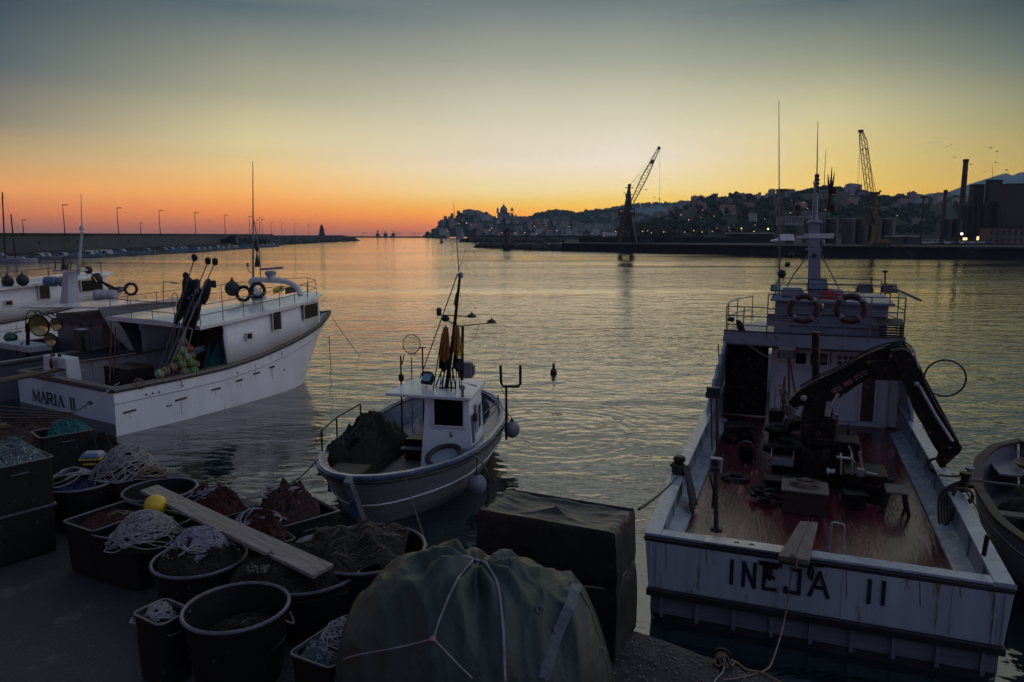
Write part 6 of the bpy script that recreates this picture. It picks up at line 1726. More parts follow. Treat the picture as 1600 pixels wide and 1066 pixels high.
# mast with lamps and stay
def gm(px, py, y=3.75): return GF.y(px, py, y)
g = G(); a = gm(697, 595); a.z = RZ - .05; b = gm(719, 428); g.tube([a, gm(709, 520), b], [.05, .042, .028], 8); o_m = g.make('mast', 'darksteel', gb)
g = G(); b = gm(719.5, 431); g.lathe([(.045, -.05), (.06, -.03), (.06, .05), (.045, .07)], b, 10); g.make('masthead_lamp', 'fender', o_m)
g = G(); g.tube([gm(717, 425), gm(713, 370), gm(708.5, 316)], [.014, .010, .005], 5); g.tube([gm(718, 422), gm(727, 391)], .006, 4); g.make('whip_aerial', 'rail', o_m)
g = G(); g.tube([gm(656, 592), gm(715, 428)], .014, 5); g.make('stay', 'rail', gb)
g = G(); g.tube([gm(684, 492), gm(737, 495)], .013, 6); g.tube([gm(697, 500), gm(718, 510), gm(764, 505)], .013, 6); g.tube([gm(723, 510), gm(722, 594)], .032, 8); g.make('lamp_arm', 'darksteel', gb)
for px, py, k in ((686, 488, 0), (737, 494, 1), (696, 498, 2), (768, 503, 1)):
    p = gm(px, py); g = G()
    if k == 0: g.lathe([(.05, -.08), (.06, -.02), (.06, .06), (.045, .1)], p, 10)
    elif k == 1: g.lathe([(.11, -.03), (.09, .03), (.03, .06)], p, 12); g.tube([p + Vector((0, 0, .06)), p + Vector((0, 0, .1))], .015, 5)
    else: g.ball(p, .1, 10, (1, .8, .75))
    g.make('work_lamp', 'black', gb)
g = G(); g.tube(crv([gm(748, 508), gm(742, 528), gm(732, 534), gm(724, 533)], 6), .006, 4); g.tube(crv([gm(719, 455), gm(721, 475), gm(716, 482)], 5), .005, 4); g.make('lamp_cable', 'rail', gb)
g = G(); g.tube(crv([gm(716, 452), gm(713, 470), gm(711, 478)], 4), [.02] * 2 + [.045] * 5 + [.02] * 2, 6); g.make('furled_pennant', 'flagdark', gb)
# furled marker flags standing on the roof
rd = random.Random(31)
for i, (px, m, h0, h1, lb) in enumerate([(696, 'orange', 508, 560, 'furled amber marker flag standing on the small wheelhouse roof, left of its mast'), (713, 'orange', 506, 548, 'furled amber marker flag at the right of the small boat mast'), (716, 'flagyellow', 522, 552, 'yellow marker flag low beside the mast of the small boat')]):
    t = thing('marker_flag', lb, 'flag', (0, 0, 0))
    g = G(); a, b = gm(px + rd.uniform(-9, 3), 600, 3.6), gm(px, h0, 3.6); a.z = RZ; g.tube([a, b], .012, 5); g.make('staff', 'darksteel', t)
    tp_ = [gm(px - 3, h0 + 4, 3.55), gm(px + 2, h0 + 2, 3.55), gm(px + 5, h0 + 8, 3.55)]
    bt = [gm(px - 9 + (i * 4), h1 + 2, 3.55), gm(px - 1, h1 + 6, 3.5), gm(px + 8, h1 - 2, 3.55)]
    drape(t, 'cloth', m, tp_, bt, folds=3, amp=.05, seed=i); on_boat(GF, t)
for i, px in enumerate((691, 699, 712, 718)):
    t = thing('marker_pole', ['dark bundled marker pole leaning left on the small wheelhouse roof', 'dark bundled marker pole behind the amber flag', 'dark bundled marker pole against the small mast', 'dark bundled marker pole nearest the grey electric box'][i], 'pole', (0, 0, 0))
    b = gm(px, 520 + i * 9, 3.6 + .05 * i); a = gm(px + (-18, -10, 8, 4)[i] * .8, 598, 3.5 + .1 * i); a.z = RZ
    g = G(); g.tube([a, b], .014, 5); g.make('staff', 'darksteel', t)
    drape(t, 'cloth', 'flagdark', [b + Vector((-.04, 0, -.2)), b + Vector((.05, 0, -.22))], [gm(px - 5, 575, 3.55), gm(px + 4, 582, 3.55)], folds=2, amp=.05, seed=i * 3); on_boat(GF, t)
g = G(); a, b = gm(718, 590, 3.9), gm(738, 566, 3.9); g.box((a + b) / 2, (b.x - a.x, .2, b.z - a.z)); g.box((a + b) / 2 + Vector((.19, 0, 0)), (.04, .14, .24)); g.make('electric_box', 'fender', gb, bevel=.02)
t = thing('pole_stand', 'tripod of dark poles holding the flags on the small wheelhouse roof', 'stand', (0, 0, 0)); g = G()
for (p0, p1) in [((681, 603), (692, 575)), ((690, 600), (697, 572)), ((705, 612), (703, 575)), ((712, 606), (706, 575)), ((686, 606), (712, 606))]: 
    a = rp(*p0); b = gm(*p1, 3.5); g.tube([a, b], .018, 5)
g.make('frame', 'darksteel', t); on_boat(GF, t)
# landing net, spare poles, U shaped rest
t = thing('landing_net', 'round landing net on a long handle standing behind the small boat', 'net', (0, 0, 0))
c = gm(643, 538, 5.0); R_ = (gm(655.5, 538, 5.0) - c).length
a = Vector(gm(643.5, 625, 5.0)); a.z = .5
g = G(); g.tube([a, gm(643, 558, 5.0)], .014, 6); g.make('handle', 'rail', t); g = G(); g.tube([c + Vector((R_ * cos(k * pi / 15), R_ * .25 * cos(k * pi / 15), R_ * 1.15 * sin(k * pi / 15))) for k in range(30)], .012, 5, closed=True); g.make('hoop', 'rail', t)
g = G()
for k in range(9):
    x = -R_ * .9 + k * R_ * 1.8 / 8; g.tube([c + Vector((x, 0, R_ * sqrt(max(0, 1 - (x / R_) ** 2)) * 1.1)), c + Vector((x * .8, .08, -R_ * .6)), c + Vector((x * .35, .1, -R_ * 1.5))], .0035, 3)
for k in range(8):
    z = R_ * (.9 - k * .3); q = R_ * (sqrt(max(0, 1 - (max(-.7, z / R_) / 1.15) ** 2))) * (1 if z > -R_ * .5 else max(.35, 1 + (z + R_ * .5) / R_ * .7)); g.tube([c + Vector((-q, 0, z)), c + Vector((0, .1, z - .03)), c + Vector((q, 0, z))], .0035, 3)
g.make('mesh', 'floatpale', t); on_boat(GF, t)
g = G(); a, b = gm(799, 622, 5.6), gm(799, 604, 5.6)
g.tube([gm(782, 571, 5.4), gm(783, 598, 5.4), gm(786, 604, 5.4), gm(810, 604, 5.4), gm(813, 600, 5.4), gm(813, 571, 5.4)], .035, 8); b = gm(791, 605, 5.4); a = Vector(b); a.z = .5; g.tube([a, b], .03, 8); g.make('net_rest', 'darksteel', gb)
g = G(); g.tube(crv([gm(783, 606, 5.4), gm(786, 612, 5.4), gm(790, 618, 5.4)], 4), .008, 4); g.make('rest_line', 'rail', gb)
railing(gb, [Vector((1.42, 4.7, .9)), Vector((1.5, 5.6, .95)), Vector((1.42, 6.4, 1.0))], .42, (1.0, .55), 'plank', .018, posts=[Vector((1.42, 6.4, .95))])
for px, y_ in ((626, 4.3), (660, 5.2)):
    g = G(); b = gm(px, 556 if px == 626 else 543, y_); a = Vector(b); a.z = .5; g.tube([a, b], .02, 6)
    if px == 626: g.tube([gm(628, 570, y_), gm(631.5, 554, y_)], .015, 5); g.ball(gm(627, 590, y_), .07, 8, (1, 1, 1.4), .2)
    else: g.box(b, (.16, .03, .03))
    g.make('spare_pole', 'darksteel', gb)
# port side: rail with nets, gear heaps, barrel, engine box
railing(gb, [Vector((-1.45, 1.9, 1.0)), Vector((-1.7, 3.2, .95)), Vector((-1.7, 4.6, .95))], .5, (1.0,), 'darksteel', .02)
rd = random.Random(14)
def heap(name, label, cat, c, sx, sy, sz, m, n=26, r=(.05, .12), fr=None, rope=None, rough=.45):
    t = thing(name, label, cat, c); g = G()
    g.grid(lambda u, v: Vector(((u - .5) * 2 * sx, (v - .5) * 2 * sy, max(0, (1 - (2 * u - 1) ** 2) * (1 - (2 * v - 1) ** 2)) ** .6 * sz * (1 + rough * noise.noise((u * 5 + c[0] * 3, v * 5, c[1])) + rough * .5 * noise.noise((u * 14, v * 14, c[0]))))), 30, 30)
    for k in range(n):
        a, b = rd.uniform(-.85, .85), rd.uniform(-.85, .85); g.ball((a * sx, b * sy, sz * (1 - a * a) * (1 - b * b) * .9), rd.uniform(*r), 6, (1, rd.uniform(.5, 1), .5), .35)
    g.make('pile', m, t, smooth=True)
    if rope: 
        g = G()
        for k in range(rope[1]):
            pts = [Vector((sx * .8 * sin(q * 1.1 + k) * rd.uniform(.5, 1), sy * .8 * cos(q * 1.3 + k * 2) * rd.uniform(.5, 1), 0)) for q in range(9)]
            for p in pts: p.z = sz * (1 - (p.x / sx) ** 2) * (1 - (p.y / sy) ** 2) + .04
            g.tube(crv(pts, 5), rope[2], 5)
        g.make('rope_turns', rope[0], t)
    if fr: on_boat(fr, t)
    return t
heap('net_pile', 'dark net piled along the left side of the small wooden boat', 'net', (-1.0, 3.4, .5), .62, 1.5, .9, 'netbrown', 150, (.03, .10), fr=GF, rope=('ropedark', 5, .014))
heap('net_pile', 'dark net heaped over the left rail near the bow of the small boat', 'net', (-1.3, 2.5, .7), .28, .6, .5, 'netbrown', 30, (.03, .07), fr=GF, rope=('ropedark', 4, .012))
t = thing('fish_tub', 'black round tub standing behind the wheelhouse of the small boat', 'tub', (.1, 5.7, .42)); 
g = G(); g.lathe([(.42, 0), (.5, .62), (.52, .66), (.47, .66), (.4, .05)], n=24, cap=False); g.make('tub_body', 'bin', t, smooth=True); g = G(); g.torus((0, 0, .66), .5, .022, n=32, m=6); g.make('tub_rim', 'plank', t); on_boat(GF, t)
t = thing('wooden_chest', 'dark brown wooden chest in the bow of the small boat', 'chest', (-.7, 1.55, .40)); g = G(); g.box((0, 0, .2), (.7, .6, .40)); g.make('chest_body', 'wood', t, bevel=.015); g = G(); g.box((0, 0, .415), (.74, .64, .03)); g.make('lid', 'wood', t); on_boat(GF, t)
g = G(); g.box((.15, 4.0, .68), (.7, .9, .5)); g.make('engine_box', 'darksteel', gb, bevel=.02); g = G(); g.hexa([(-.25, 3.4, .72), (.35, 3.4, .72), (.5, 4.5, .78), (.0, 4.5, .78)], [(-.25, 3.4, .75), (.35, 3.4, .75), (.5, 4.5, .81), (0, 4.5, .81)]); g.make('thwart', 'fender', gb)
t = thing('plastic_bag', 'crumpled white plastic bag beside the small wheelhouse', 'bag', gp(652, 660, 3.2) - Vector((.02, 0, .25))); g = G(); g.ball((0, 0, .1), .11, 10, (.8, .7, 1.3), .2); g.ball((.02, 0, .28), .06, 8, (.8, .8, 1.2), .15); g.make('bag_body', 'cloth', t, smooth=True); on_boat(GF, t)
t = thing('tyre', 'dark tyre and blue grey pan lying at the right gunwale in front of the wheelhouse', 'tyre', (1.12, 2.3, .98)); g = G(); g.torus((0, 0, 0), .36, .06, (-.12, -.35, 1), 32, 8); g.make('tread', 'black', t, smooth=True); g = G(); g.lathe([(.3, -.05), (.31, -.04)], (0, 0, 0), 24, (-.12, -.35, 1)); g.make('pan', 'greyblue', t); on_boat(GF, t)
g = G(); g.tube(crv([gp(664, 731, 2.2), gp(690, 726, 2.2), gp(700, 730, 2.2)], 6), [.03] * 13, 6); g.make('rolled_cloth', 'cloth', gb)
g = G(); pth = [GF.z(738, 712, 1.0), GF.z(746, 716, .98), GF.z(757, 729, .85), Vector(GF.x(763, 745, 1.75)), Vector(GF.x(762, 760, 1.7)), Vector(GF.x(752, 778, 1.6))]
g.tube(crv(pth, 6), .022, 6); g.make('green_hose', 'ropegreen', label='green hose looping over the right side of the small boat', cat='hose')
bpy.data.objects['green_hose'].matrix_world = Matrix.Translation((GF.o.x, GF.o.y, 0)) @ Matrix.Rotation(-GF.a, 4, 'Z')
# fenders
p = GF.x(745, 757, 1.86); t = buoy_ball(p, .205, 'fender', 'round grey fender hanging at the near right side of the small boat', 'fender', cat='fender'); on_boat(GF, t)
g = G(); g.tube([p + Vector((0, 0, .28)), GF.z(745, 716, .99)], .012, 5); g.make('fender_line', 'ropedark', gb)
p = GF.x(800, 671, 1.95); t = buoy_ball(p, .2, 'fender', 'round grey fender hanging at the far right side of the small boat', 'fender', cat='fender'); on_boat(GF, t)
g = G(); g.tube([p + Vector((0, 0, .28)), p + Vector((-.2, 0, .5))], .012, 5); g.make('fender_line', 'ropedark', gb)

# ================================================================== MARIA II and her sister behind
def trawler(fr, label, main=True):
    b = boat_thing('fishing_boat', label, fr)
    L = 10.9
    h = Hull(L, [(0, 2.69), (2, 2.66), (4, 2.45), (5.5, 2.22), (7, 1.92), (8.2, 1.55), (9.2, 1.1), (10, .68), (10.6, .3), (10.9, .02)],
             [(0, 1.33), (3.8, 1.38), (5.3, 1.5), (7, 1.74), (9.2, 2.08), (10.9, 2.5)], wl=1.0, low=.75, rake=2.5, th=.1, deck=.5, capw=.2, zmid=.55)
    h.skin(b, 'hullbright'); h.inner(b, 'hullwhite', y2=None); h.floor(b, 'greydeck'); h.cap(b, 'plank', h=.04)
    h.strip(b, 'black', -.06, .045, stern=True); h.strip(b, 'hullwhite', -.42, .02, 'knuckle', out=-.004)
    # house: sides flush with the hull, open at the back with a rounded cut
    def rz(y): return 2.77 + (y - 3) * .068
    def hx(y): return h.b(y) - .07
    for sx in (-1, 1):
        g = G(); n = 26; ys = [3.9 + (9.35 - 3.9) * k / n for k in range(n + 1)]
        lo = [(sx * hx(y), y, h.z(y) + .02) for y in ys]; hi_ = [(sx * (hx(y) - .06), y, rz(y)) for y in ys]
        m_ = [(sx * (hx(y) - .02), y, (h.z(y) + rz(y)) / 2) for y in ys]
        for q in (0,):
            g.v += lo + m_ + hi_; k1 = n + 1
            for i in range(n):
                for r_ in range(2):
                    f = (r_ * k1 + i, r_ * k1 + i + 1, (r_ + 1) * k1 + i + 1, (r_ + 1) * k1 + i); g.f.append(f if sx > 0 else f[::-1]); g.m.append(0)
        # rounded fillets at the aft corners
        cor = []
        o = g.make('house_side', 'hullbright', b, smooth=True, solid=.04)
        # rounded aft edge of the cut
        g = G(); P = [Vector((sx * (hx(3.9) + .0), 3.9, h.z(3.9)))]
        R_ = .28; x_ = sx * (hx(3.6) - .03)
        pts = [Vector((sx * hx(3.9), 3.92, h.z(3.9) + .02))] + [Vector((sx * (hx(3.9) - .04), 3.9 - R_ * .15, rz(3.9) - .55))] + [Vector((x_ - sx * .03, 3.88 - R_ * (1 - cos(a)), rz(3.6) - R_ + R_ * sin(a) - .03)) for a in (0.3, .8, 1.2, pi / 2)] 
        g.tube(crv(pts, 5), .03, 6); g.make('cut_edge', 'netpink', b, smooth=True)
        # aft wing supporting the canopy: curved bracket (port side seen)
        g = G(); prof = [(3.0, rz(3.0)), (3.5, rz(3.0)), (3.95, rz(3.5) - .5), (3.95, 1.4), (3.75, 1.4), (3.3, rz(3) - .35), (3.1, rz(3) - .12)]
        if sx < 0: g.prism([(sx * (h.b(3.6) - .12), y, z) for y, z in prof], (.05, 0, 0)); g.make('canopy_bracket', 'slate', b)
    # front of the house
    g = G(); x = hx(9.35); n = 10
    F0 = [(x * cos(pi * k / n), 9.35 + .35 * sin(pi * k / n), 0) for k in range(n + 1)]
    for (a, c) in zip(F0, F0[1:]): g.add([(a[0], a[1], 2.0), (c[0], c[1], 2.0), (c[0] * .95, c[1] - .02, rz(9.4)), (a[0] * .95, a[1] - .02, rz(9.4))], [(0, 1, 2, 3)])
    g.make('house_front', 'hullbright', b, smooth=True)
    # dark interior bulkhead
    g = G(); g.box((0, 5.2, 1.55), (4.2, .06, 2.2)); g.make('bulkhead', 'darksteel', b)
    # roof
    g = G(); n = 24; ys = [2.35 + (9.9 - 2.35) * k / n for k in range(n + 1)]
    def rx(y): return (h.b(min(y, 9.6)) + .02) * (1 if y < 9 else max(.4, 1 - (y - 9) ** 2 * .5))
    ys[0] = 2.9
    ys = [2.9 + (9.95 - 2.9) * k / n for k in range(n + 1)]
    for y in ys:
        x = rx(y); ya = y
        g.v += [(-x, ya, rz(y) - .08), (x, ya, rz(y) - .08), (x, ya, rz(y) + .02), (x * .96, ya, rz(y) + .05), (0, ya, rz(y) + .10), (-x * .96, ya, rz(y) + .05), (-x, ya, rz(y) + .02)]
    for i in range(n):
        for j in range(7):
            g.f.append((i * 7 + j, i * 7 + (j + 1) % 7, (i + 1) * 7 + (j + 1) % 7, (i + 1) * 7 + j)); g.m.append(0)
    g.f.append(tuple(range(7))[::-1]); g.f.append(tuple(range(n * 7, n * 7 + 7))); g.m += [0, 0]
    g.make('house_roof', 'roofwhite', b, smooth=True)
    # windows along the starboard and port side
    for sx in (-1, 1):
        for (y, zc, w_, hh, lit) in ((4.95, .55, .24, .17, 0), (6.35, .28, .42, .62, 0), (8.55, .30, 1.25, .52, 0)):
            k = (h.b(y + .1) - h.b(y - .1)) / .2; R_ = Matrix.Rotation(sx * (pi / 2) - (atan2(-k, 1) * -sx), 3, 'Z')
            z = rz(y) - zc - .12
            window(b, (sx * (hx(y) + .02), y, z), w_, hh, R_, fw=.035, frame='capcream')
    # railing on the roof
    pp = [Vector((rx(y) - .1, y, rz(y) + .04)) for y in (3.0, 3.9, 4.8, 5.7, 6.6, 7.5, 8.4, 9.2)]
    pq = [Vector((-rx(y) + .1, y, rz(y) + .04)) for y in (9.2, 8.2, 7.0, 5.8, 4.6, 3.6, 3.0)]
    railing(b, pp + [Vector((0, 9.7, rz(9.6) + .05))] + pq + [Vector((-1.2, 2.98, rz(3) + .04)), Vector((0, 2.98, rz(3) + .04)), Vector((1.2, 2.98, rz(3) + .04)), pp[0]], .62, (1.0, .5), 'rail', .014)
    # scuppers with rust runs
    for sx in (-1, 1):
        for y, z in ((.42, .62), (2.05, .66), (3.35, .72), (4.3, .82), (5.1, .92), (5.85, 1.0)):
            bb = [q for q in h.sec(y)]; x = bb[1][0] if z > .6 else bb[1][0]
            q0, q1 = h.sec(y)[0], h.sec(y)[1]; q2 = h.sec(y)[2]
            a_, b_ = (q0, q1) if z > q1[2] else (q1, q2); kk = (a_[2] - z) / (a_[2] - b_[2]); x = a_[0] + (b_[0] - a_[0]) * kk
            g = G(); g.beam((sx * (x + .004), y - .2, z), (sx * (x - .01), y + .2, z + .02), .03, .055); g.make('scupper', 'black', b)
            g = G(); g.beam((sx * (x + .0), y, z - .04), (sx * (x - .012 + (q2[0] - x) * .5), y, z - .5), .028, .006, up=(1, 0, 0)); g.make('rust_run', mat('rust run', (.50, .44, .38), .6, var=.4, scale=9) if 'rust run' not in bpy.data.materials else bpy.data.materials['rust run'], b)
    g = G()
    for y, z in ((.95, 1.02), (1.15, 1.02), (1.35, 1.02), (1.6, .55), (1.7, .55), (4.3, 1.1), (6.6, .8), (6.5, 1.4)): 
        q0, q1, q2 = h.sec(y)[:3]; a_, b_ = (q0, q1) if z > q1[2] else (q1, q2); kk = (a_[2] - z) / (a_[2] - b_[2]); g.lathe([(.03, 0), (.03, .02)], (a_[0] + (b_[0] - a_[0]) * kk, y, z), 8, (1, 0, 0))
    g.make('drain_hole', 'black', b)
    return b, h, rz, rx
MP1, MP2 = at_z(190, 607, 1.33), at_z(14, 582, 1.33)
MF = Frame((MP1 + MP2) / 2, 32)
mb, mh, mrz, mrx = trawler(MF, 'white fishing boat with a roofed house, its name on the transom, at left')
# a slightly pale painted lower transom line and the name
g = G(); g.box((0, -.012, .17), (5.36, .02, .34)); g.make('transom_foot', 'hullgrey', mb)
def mt(px, py): return MF.y(px, py, -.02)
a, b = mt(54, 627), mt(118, 633)
a = mt(52.5, 625.5); b = mt(104, 630.5); ht = mt(56, 610).z - mt(56, 626).z
sc = (b.x - a.x) / 5; xx = a.x
for ch, wd in (('M', sc * .95), ('A', sc * .74), ('R', sc * .74), ('I', sc * .3), ('A', sc * .74)):
    g = G(); write(g, ch, Vector((xx, -.02, a.z)), (1, 0, 0), (0, 0, 1), ht, wd, 0, .055, .008, serif=True); g.make('name_letter', 'ink', mb); xx += wd + sc * .27
for k in range(2):
    g = G(); write(g, 'I', Vector((mt(109.5, 631).x + k * sc * .43, -.02, a.z)), (1, 0, 0), (0, 0, 1), ht, sc * .25, 0, .055, .008, serif=True); g.make('name_letter', 'ink', mb)
# mast and radar on the roof
def mm(px, py, y=7.2): return MF.y(px, py, y)
g = G(); a = mm(395.5, 470); a.z = mrz(7.2); g.tube([a, mm(395.5, 360), mm(395, 252)], [.045, .03, .012], 6); a2 = mm(408, 470); a2.z = mrz(7.2); g.tube([a2, mm(406, 400), mm(397, 345)], .02, 6); g.make('mast', 'rail', mb)
g = G(); c = mm(401.5, 395); n = 8
def cone(zc, r0, z0, r1, z1, p): return [(r0, z0), (r1, z1)]
s_ = (mm(401, 380) - mm(401, 420)).length / 40
g.lathe([(.02, 20 * s_), (4 * s_, 14 * s_), (4.3 * s_, 8 * s_), (.5 * s_, 0), (.02, 0)], c, 12); g.lathe([(.5 * s_, 0), (4.2 * s_, -17 * s_), (4.6 * s_, -22 * s_), (.02, -22 * s_)], c, 12); g.make('day_shape', 'black', mb)
g = G(); g.beam(mm(407, 421), mm(442, 418.5), .05, .08); g.lathe([(.11, -.1), (.2, .02), (.2, .12), (.12, .16)], mm(423, 430), 14); g.make('radar_scanner', 'greyblue', mb)
g = G(); g.tube(crv([Vector((-.5, 8.0, mrz(8))), mm(392, 440), mm(420, 438), mm(445, 440), mm(463, 448), mm(470, 462)], 6), .1, 8); g.tube([mm(430, 438), mm(425, 432)], .12, 8); g.make('radar_arch', 'roofwhite', mb, smooth=True)
g = G(); g.tube(crv([mm(395, 427), mm(389, 424), mm(387, 417)], 4), .015, 5); g.lathe([(.04, -.02), (.05, .05), (.04, .12)], mm(387, 416), 8); g.tube([mm(461, 440), mm(461.5, 391)], .006, 4); g.tube([mm(436, 438), mm(436, 432)], .02, 5); g.make('lamp_arm', 'rail', mb)
# sign panel on the rail
c, d = MF.y(427, 458, 7.3), MF.y(444, 449, 7.3); 
g = G(); c = MF.x(427, 460, 1.75); d = MF.x(443, 447, 1.65); g.beam((c + Vector((0, 0, .1))), d + Vector((0, 0, -.08)), .02, .2); o = g.make('sign_panel', 'flagyellow', mb)
g = G(); m1, m2 = c.lerp(d, .3), c.lerp(d, .7)
for m_ in (m1, m2): g.ball(m_ + Vector((.012, -.01, .01)), .05, 8, (.3, 1, 1))
g.make('sign_mark', 'black', o)
g = G(); c = MF.x(446, 459, 1.62); d = MF.x(463, 450, 1.5); g.beam(c + Vector((0, 0, .1)), d + Vector((0, 0, -.03)), .02, .24); g.make('dark_panel', 'black', mb)
# round fenders, lifebuoys and canister on the roof
for px, py, r, lb in ((363, 451, .27, 'black round fender lying on the roof of the left boat'), ):
    p = MF.z(px, py + 7, mrz(6) + .25); t = buoy_ball(MF.y(px, py, 6.4), r, 'black', lb, 'fender', cat='fender'); on_boat(MF, t)
for px, py, lb in ((380.5, 459, 'dark lifebuoy leaning on the left boat roof beside the round fender'), (402.5, 454, 'dark lifebuoy leaning on the left boat roof nearest the mast')):
    t = lifebuoy(MF.y(px, py, 6.6), .25, (.5, -1, .15), lb, 'flagdark', 'dark lifebuoys on the left boat', 'black'); on_boat(MF, t)
t = thing('life_raft_canister', 'white raft canister standing inside the lifebuoy on the left boat roof', 'liferaft', MF.y(401, 464, 6.9)); g = G(); g.lathe([(.16, -.14), (.19, -.1), (.19, .1), (.16, .14)], n=14); g.make('canister', 'cloth', t, smooth=True); g = G(); g.torus((0, 0, .03), .19, .012, n=20, m=5); g.torus((0, 0, -.05), .19, .012, n=20, m=5); g.make('band', 'black', t); on_boat(MF, t)
# ladder hoop, post and dark panel on the aft rail of the roof
g = G(); c = MF.y(273, 480, 3.2); 
g.tube([MF.y(269, 482, 3.3), MF.y(269, 462, 3.3), MF.y(273, 456, 3.3), MF.y(277, 462, 3.3), MF.y(277, 482, 3.3)], .014, 6); g.tube([MF.y(255, 482, 4.3), MF.y(255, 440, 4.3), MF.y(270, 441, 4.3)], .016, 6); g.box(MF.y(274, 442.5, 4.3), (.3, .12, .04)); g.make('ladder_hoop', 'rail', mb)
g = G(); c = MF.y(332, 444, 4.6); g.box(c, (.36, .03, .24)); g.make('dark_panel', 'flagdark', mb)
# bundle of dan buoys: poles standing from the deck up past the roof
rd = random.Random(77)
tops = [(304, 404, 1), (325, 409, 1), (336, 410, 1), (289, 440, 0), (309, 441, 0), (313, 444, 0), (290, 432, 1), (300, 446, 0), (318, 450, 0), (297, 452, 0)]
for i, (px, py, flag) in enumerate(tops):
    lb = ['tallest marker pole, its black ball flag farthest left above the bundle on the left boat', 'marker pole with a black ball flag, middle of the three highest', 'marker pole with a black ball flag, rightmost of the three highest', 'marker pole with a drooping black flag at the left edge of the bundle', 'marker pole with a drooping flag in the centre of the bundle', 'marker pole with a drooping flag right of the bundle centre', 'short marker pole with a black ball flag at the left of the bundle', 'low marker pole with a drooping flag low in the bundle centre', 'marker pole with a drooping flag at the right edge of the bundle', 'lowest marker pole with a drooping flag at the left of the bundle'][i]
    t = thing('dan_buoy', lb, 'marker pole', (0, 0, 0), group='bundled marker poles on the left boat')
    b = MF.y(px, py, 2.75); a = MF.y(238 + i * 4.5, 592 - i * 2.5, 1.7 + .05 * i); a.z = .9
    g = G(); g.tube([a, b], .017, 5); g.make('staff', ('plank', 'rail', 'steel')[i % 3], t)
    g = G(); c = b
    if i < 3 or i == 6: g.ball(c + Vector((0, 0, .02)), .13, 7, (1, .6, .9), .12); g.make('flag_bundle', 'flagdark', t)
    else:
        g.make('flag_bundle', 'flagdark', t) if 0 else None
        drape(t, 'flag_cloth', 'flagdark', [c + Vector((-.06, 0, -.1)), c + Vector((.08, 0, -.15))], [a.lerp(b, .62) + Vector((-.14, 0, 0)), a.lerp(b, .6) + Vector((.12, 0, 0))], folds=2, amp=.07, seed=i)
    on_boat(MF, t)
t = thing('flag_bundle', 'thick bundle of black furled flags tied round the marker poles of the left boat', 'flags', (0, 0, 0))
c0, c1_ = MF.y(286, 495, 2.7), MF.y(305, 440, 2.7)
g = G(); g.tube(crv([MF.y(281, 500, 2.7), MF.y(284, 480, 2.7), MF.y(296, 462, 2.7), MF.y(293, 440, 2.7), MF.y(291, 432, 2.7)], 5), [.04 + .17 * sin(pi * min(1, k / 20)) for k in range(21)], 9)
g.tube(crv([MF.y(303, 502, 2.7), MF.y(302, 480, 2.7), MF.y(308, 455, 2.7), MF.y(303, 440, 2.7)], 5), [.13 + .04 * sin(k) for k in range(16)], 9)
g.tube(crv([MF.y(318, 475, 2.7), MF.y(322, 455, 2.7), MF.y(326, 436, 2.7)], 5), [.05 + .08 * sin(pi * k / 10) for k in range(11)], 8); g.make('cloth', 'flagdark', t, smooth=True)
g = G()
for k in range(5): g.ball(MF.y(rd.uniform(290, 312), rd.uniform(448, 470), 2.6), .06, 6, (1, 1, 1), .3)
g.make('reflective_patch', 'greyblue', t); on_boat(MF, t)
# heap of net wrapped floats on the gunwale
fl = [(285, 534, 7.5, 'floatbrown'), (284, 547, 7.5, 'floatpale'), (296, 545, 6, 'floatred'), (278, 559, 7, 'floatgreen'), (291, 557, 7.5, 'floatpale'), (300, 555, 6, 'floatbrown'), (283, 569, 7.5, 'floatgreen'), (298, 567, 7.5, 'floatgreen'), (287, 580, 7.5, 'floatgreen'), (302, 579, 8, 'floatgreen'), (293, 586, 6.5, 'floatgreen'), (269, 574, 7.5, 'floatbrown'), (258, 580, 7.5, 'floatbrown'), (249, 584, 7.5, 'floatpale'), (306, 569, 6, 'floatbrown')]
lbs = ['brown net wrapped float at the top of the heap on the left boat', 'pale green float just below the topmost brown float', 'small red float half hidden in the float heap', 'green float at the left flank of the heap under the poles', 'pale green float in the middle of the heap', 'small brown float at the right shoulder of the heap', 'dull green float on the left side, two above the gunwale', 'green float in the centre right of the heap', 'olive float low in the heap above the gunwale', 'largest olive float at the lower right of the heap', 'olive float hanging over the outside of the gunwale', 'brown float, right of the two brown ones lying on the gunwale', 'brown float, left of the two brown ones lying on the gunwale', 'pale green float lying leftmost on the gunwale', 'brown float at the far right of the heap']
for (px, py, r, m), lb in zip(fl, lbs):
    p = MF.x(px, py, 2.45 if py > 560 else 2.35); rr = r * 1.08 * (MF.wor(p).y) / F
    t = thing('net_float', lb, 'float', p, group='net wrapped floats on the left boat'); g = G(); g.ball((0, 0, 0), rr, 14, (1, 1, 1.02)); g.make('ball', m, t, smooth=True)
    g = G()
    for k in range(4): g.torus((0, 0, 0), rr * 1.02, .006, (cos(k * .8), sin(k * .8), .3 * (k % 2)), 18, 4)
    g.make('netting', 'netbrown', t); on_boat(MF, t)
heap('net_pile', 'dark blue green nets and bottles piled under the roof of the left boat', 'net', (1.6, 4.3, .6), .6, .6, 1.35, 'netteal', 20, (.08, .15), fr=MF)
g = G(); g.lathe([(.12, -.2), (.13, 0), (.1, .2)], MF.y(311, 547, 3.9), 10, (1, .3, .4)); g.make('water_bottle', 'lens', label='pale bottle lying on the dark nets under the roof of the left boat', cat='bottle'); bpy.data.objects['water_bottle'].matrix_world = Matrix.Translation((MF.o.x, MF.o.y, 0)) @ Matrix.Rotation(-MF.a, 4, 'Z')
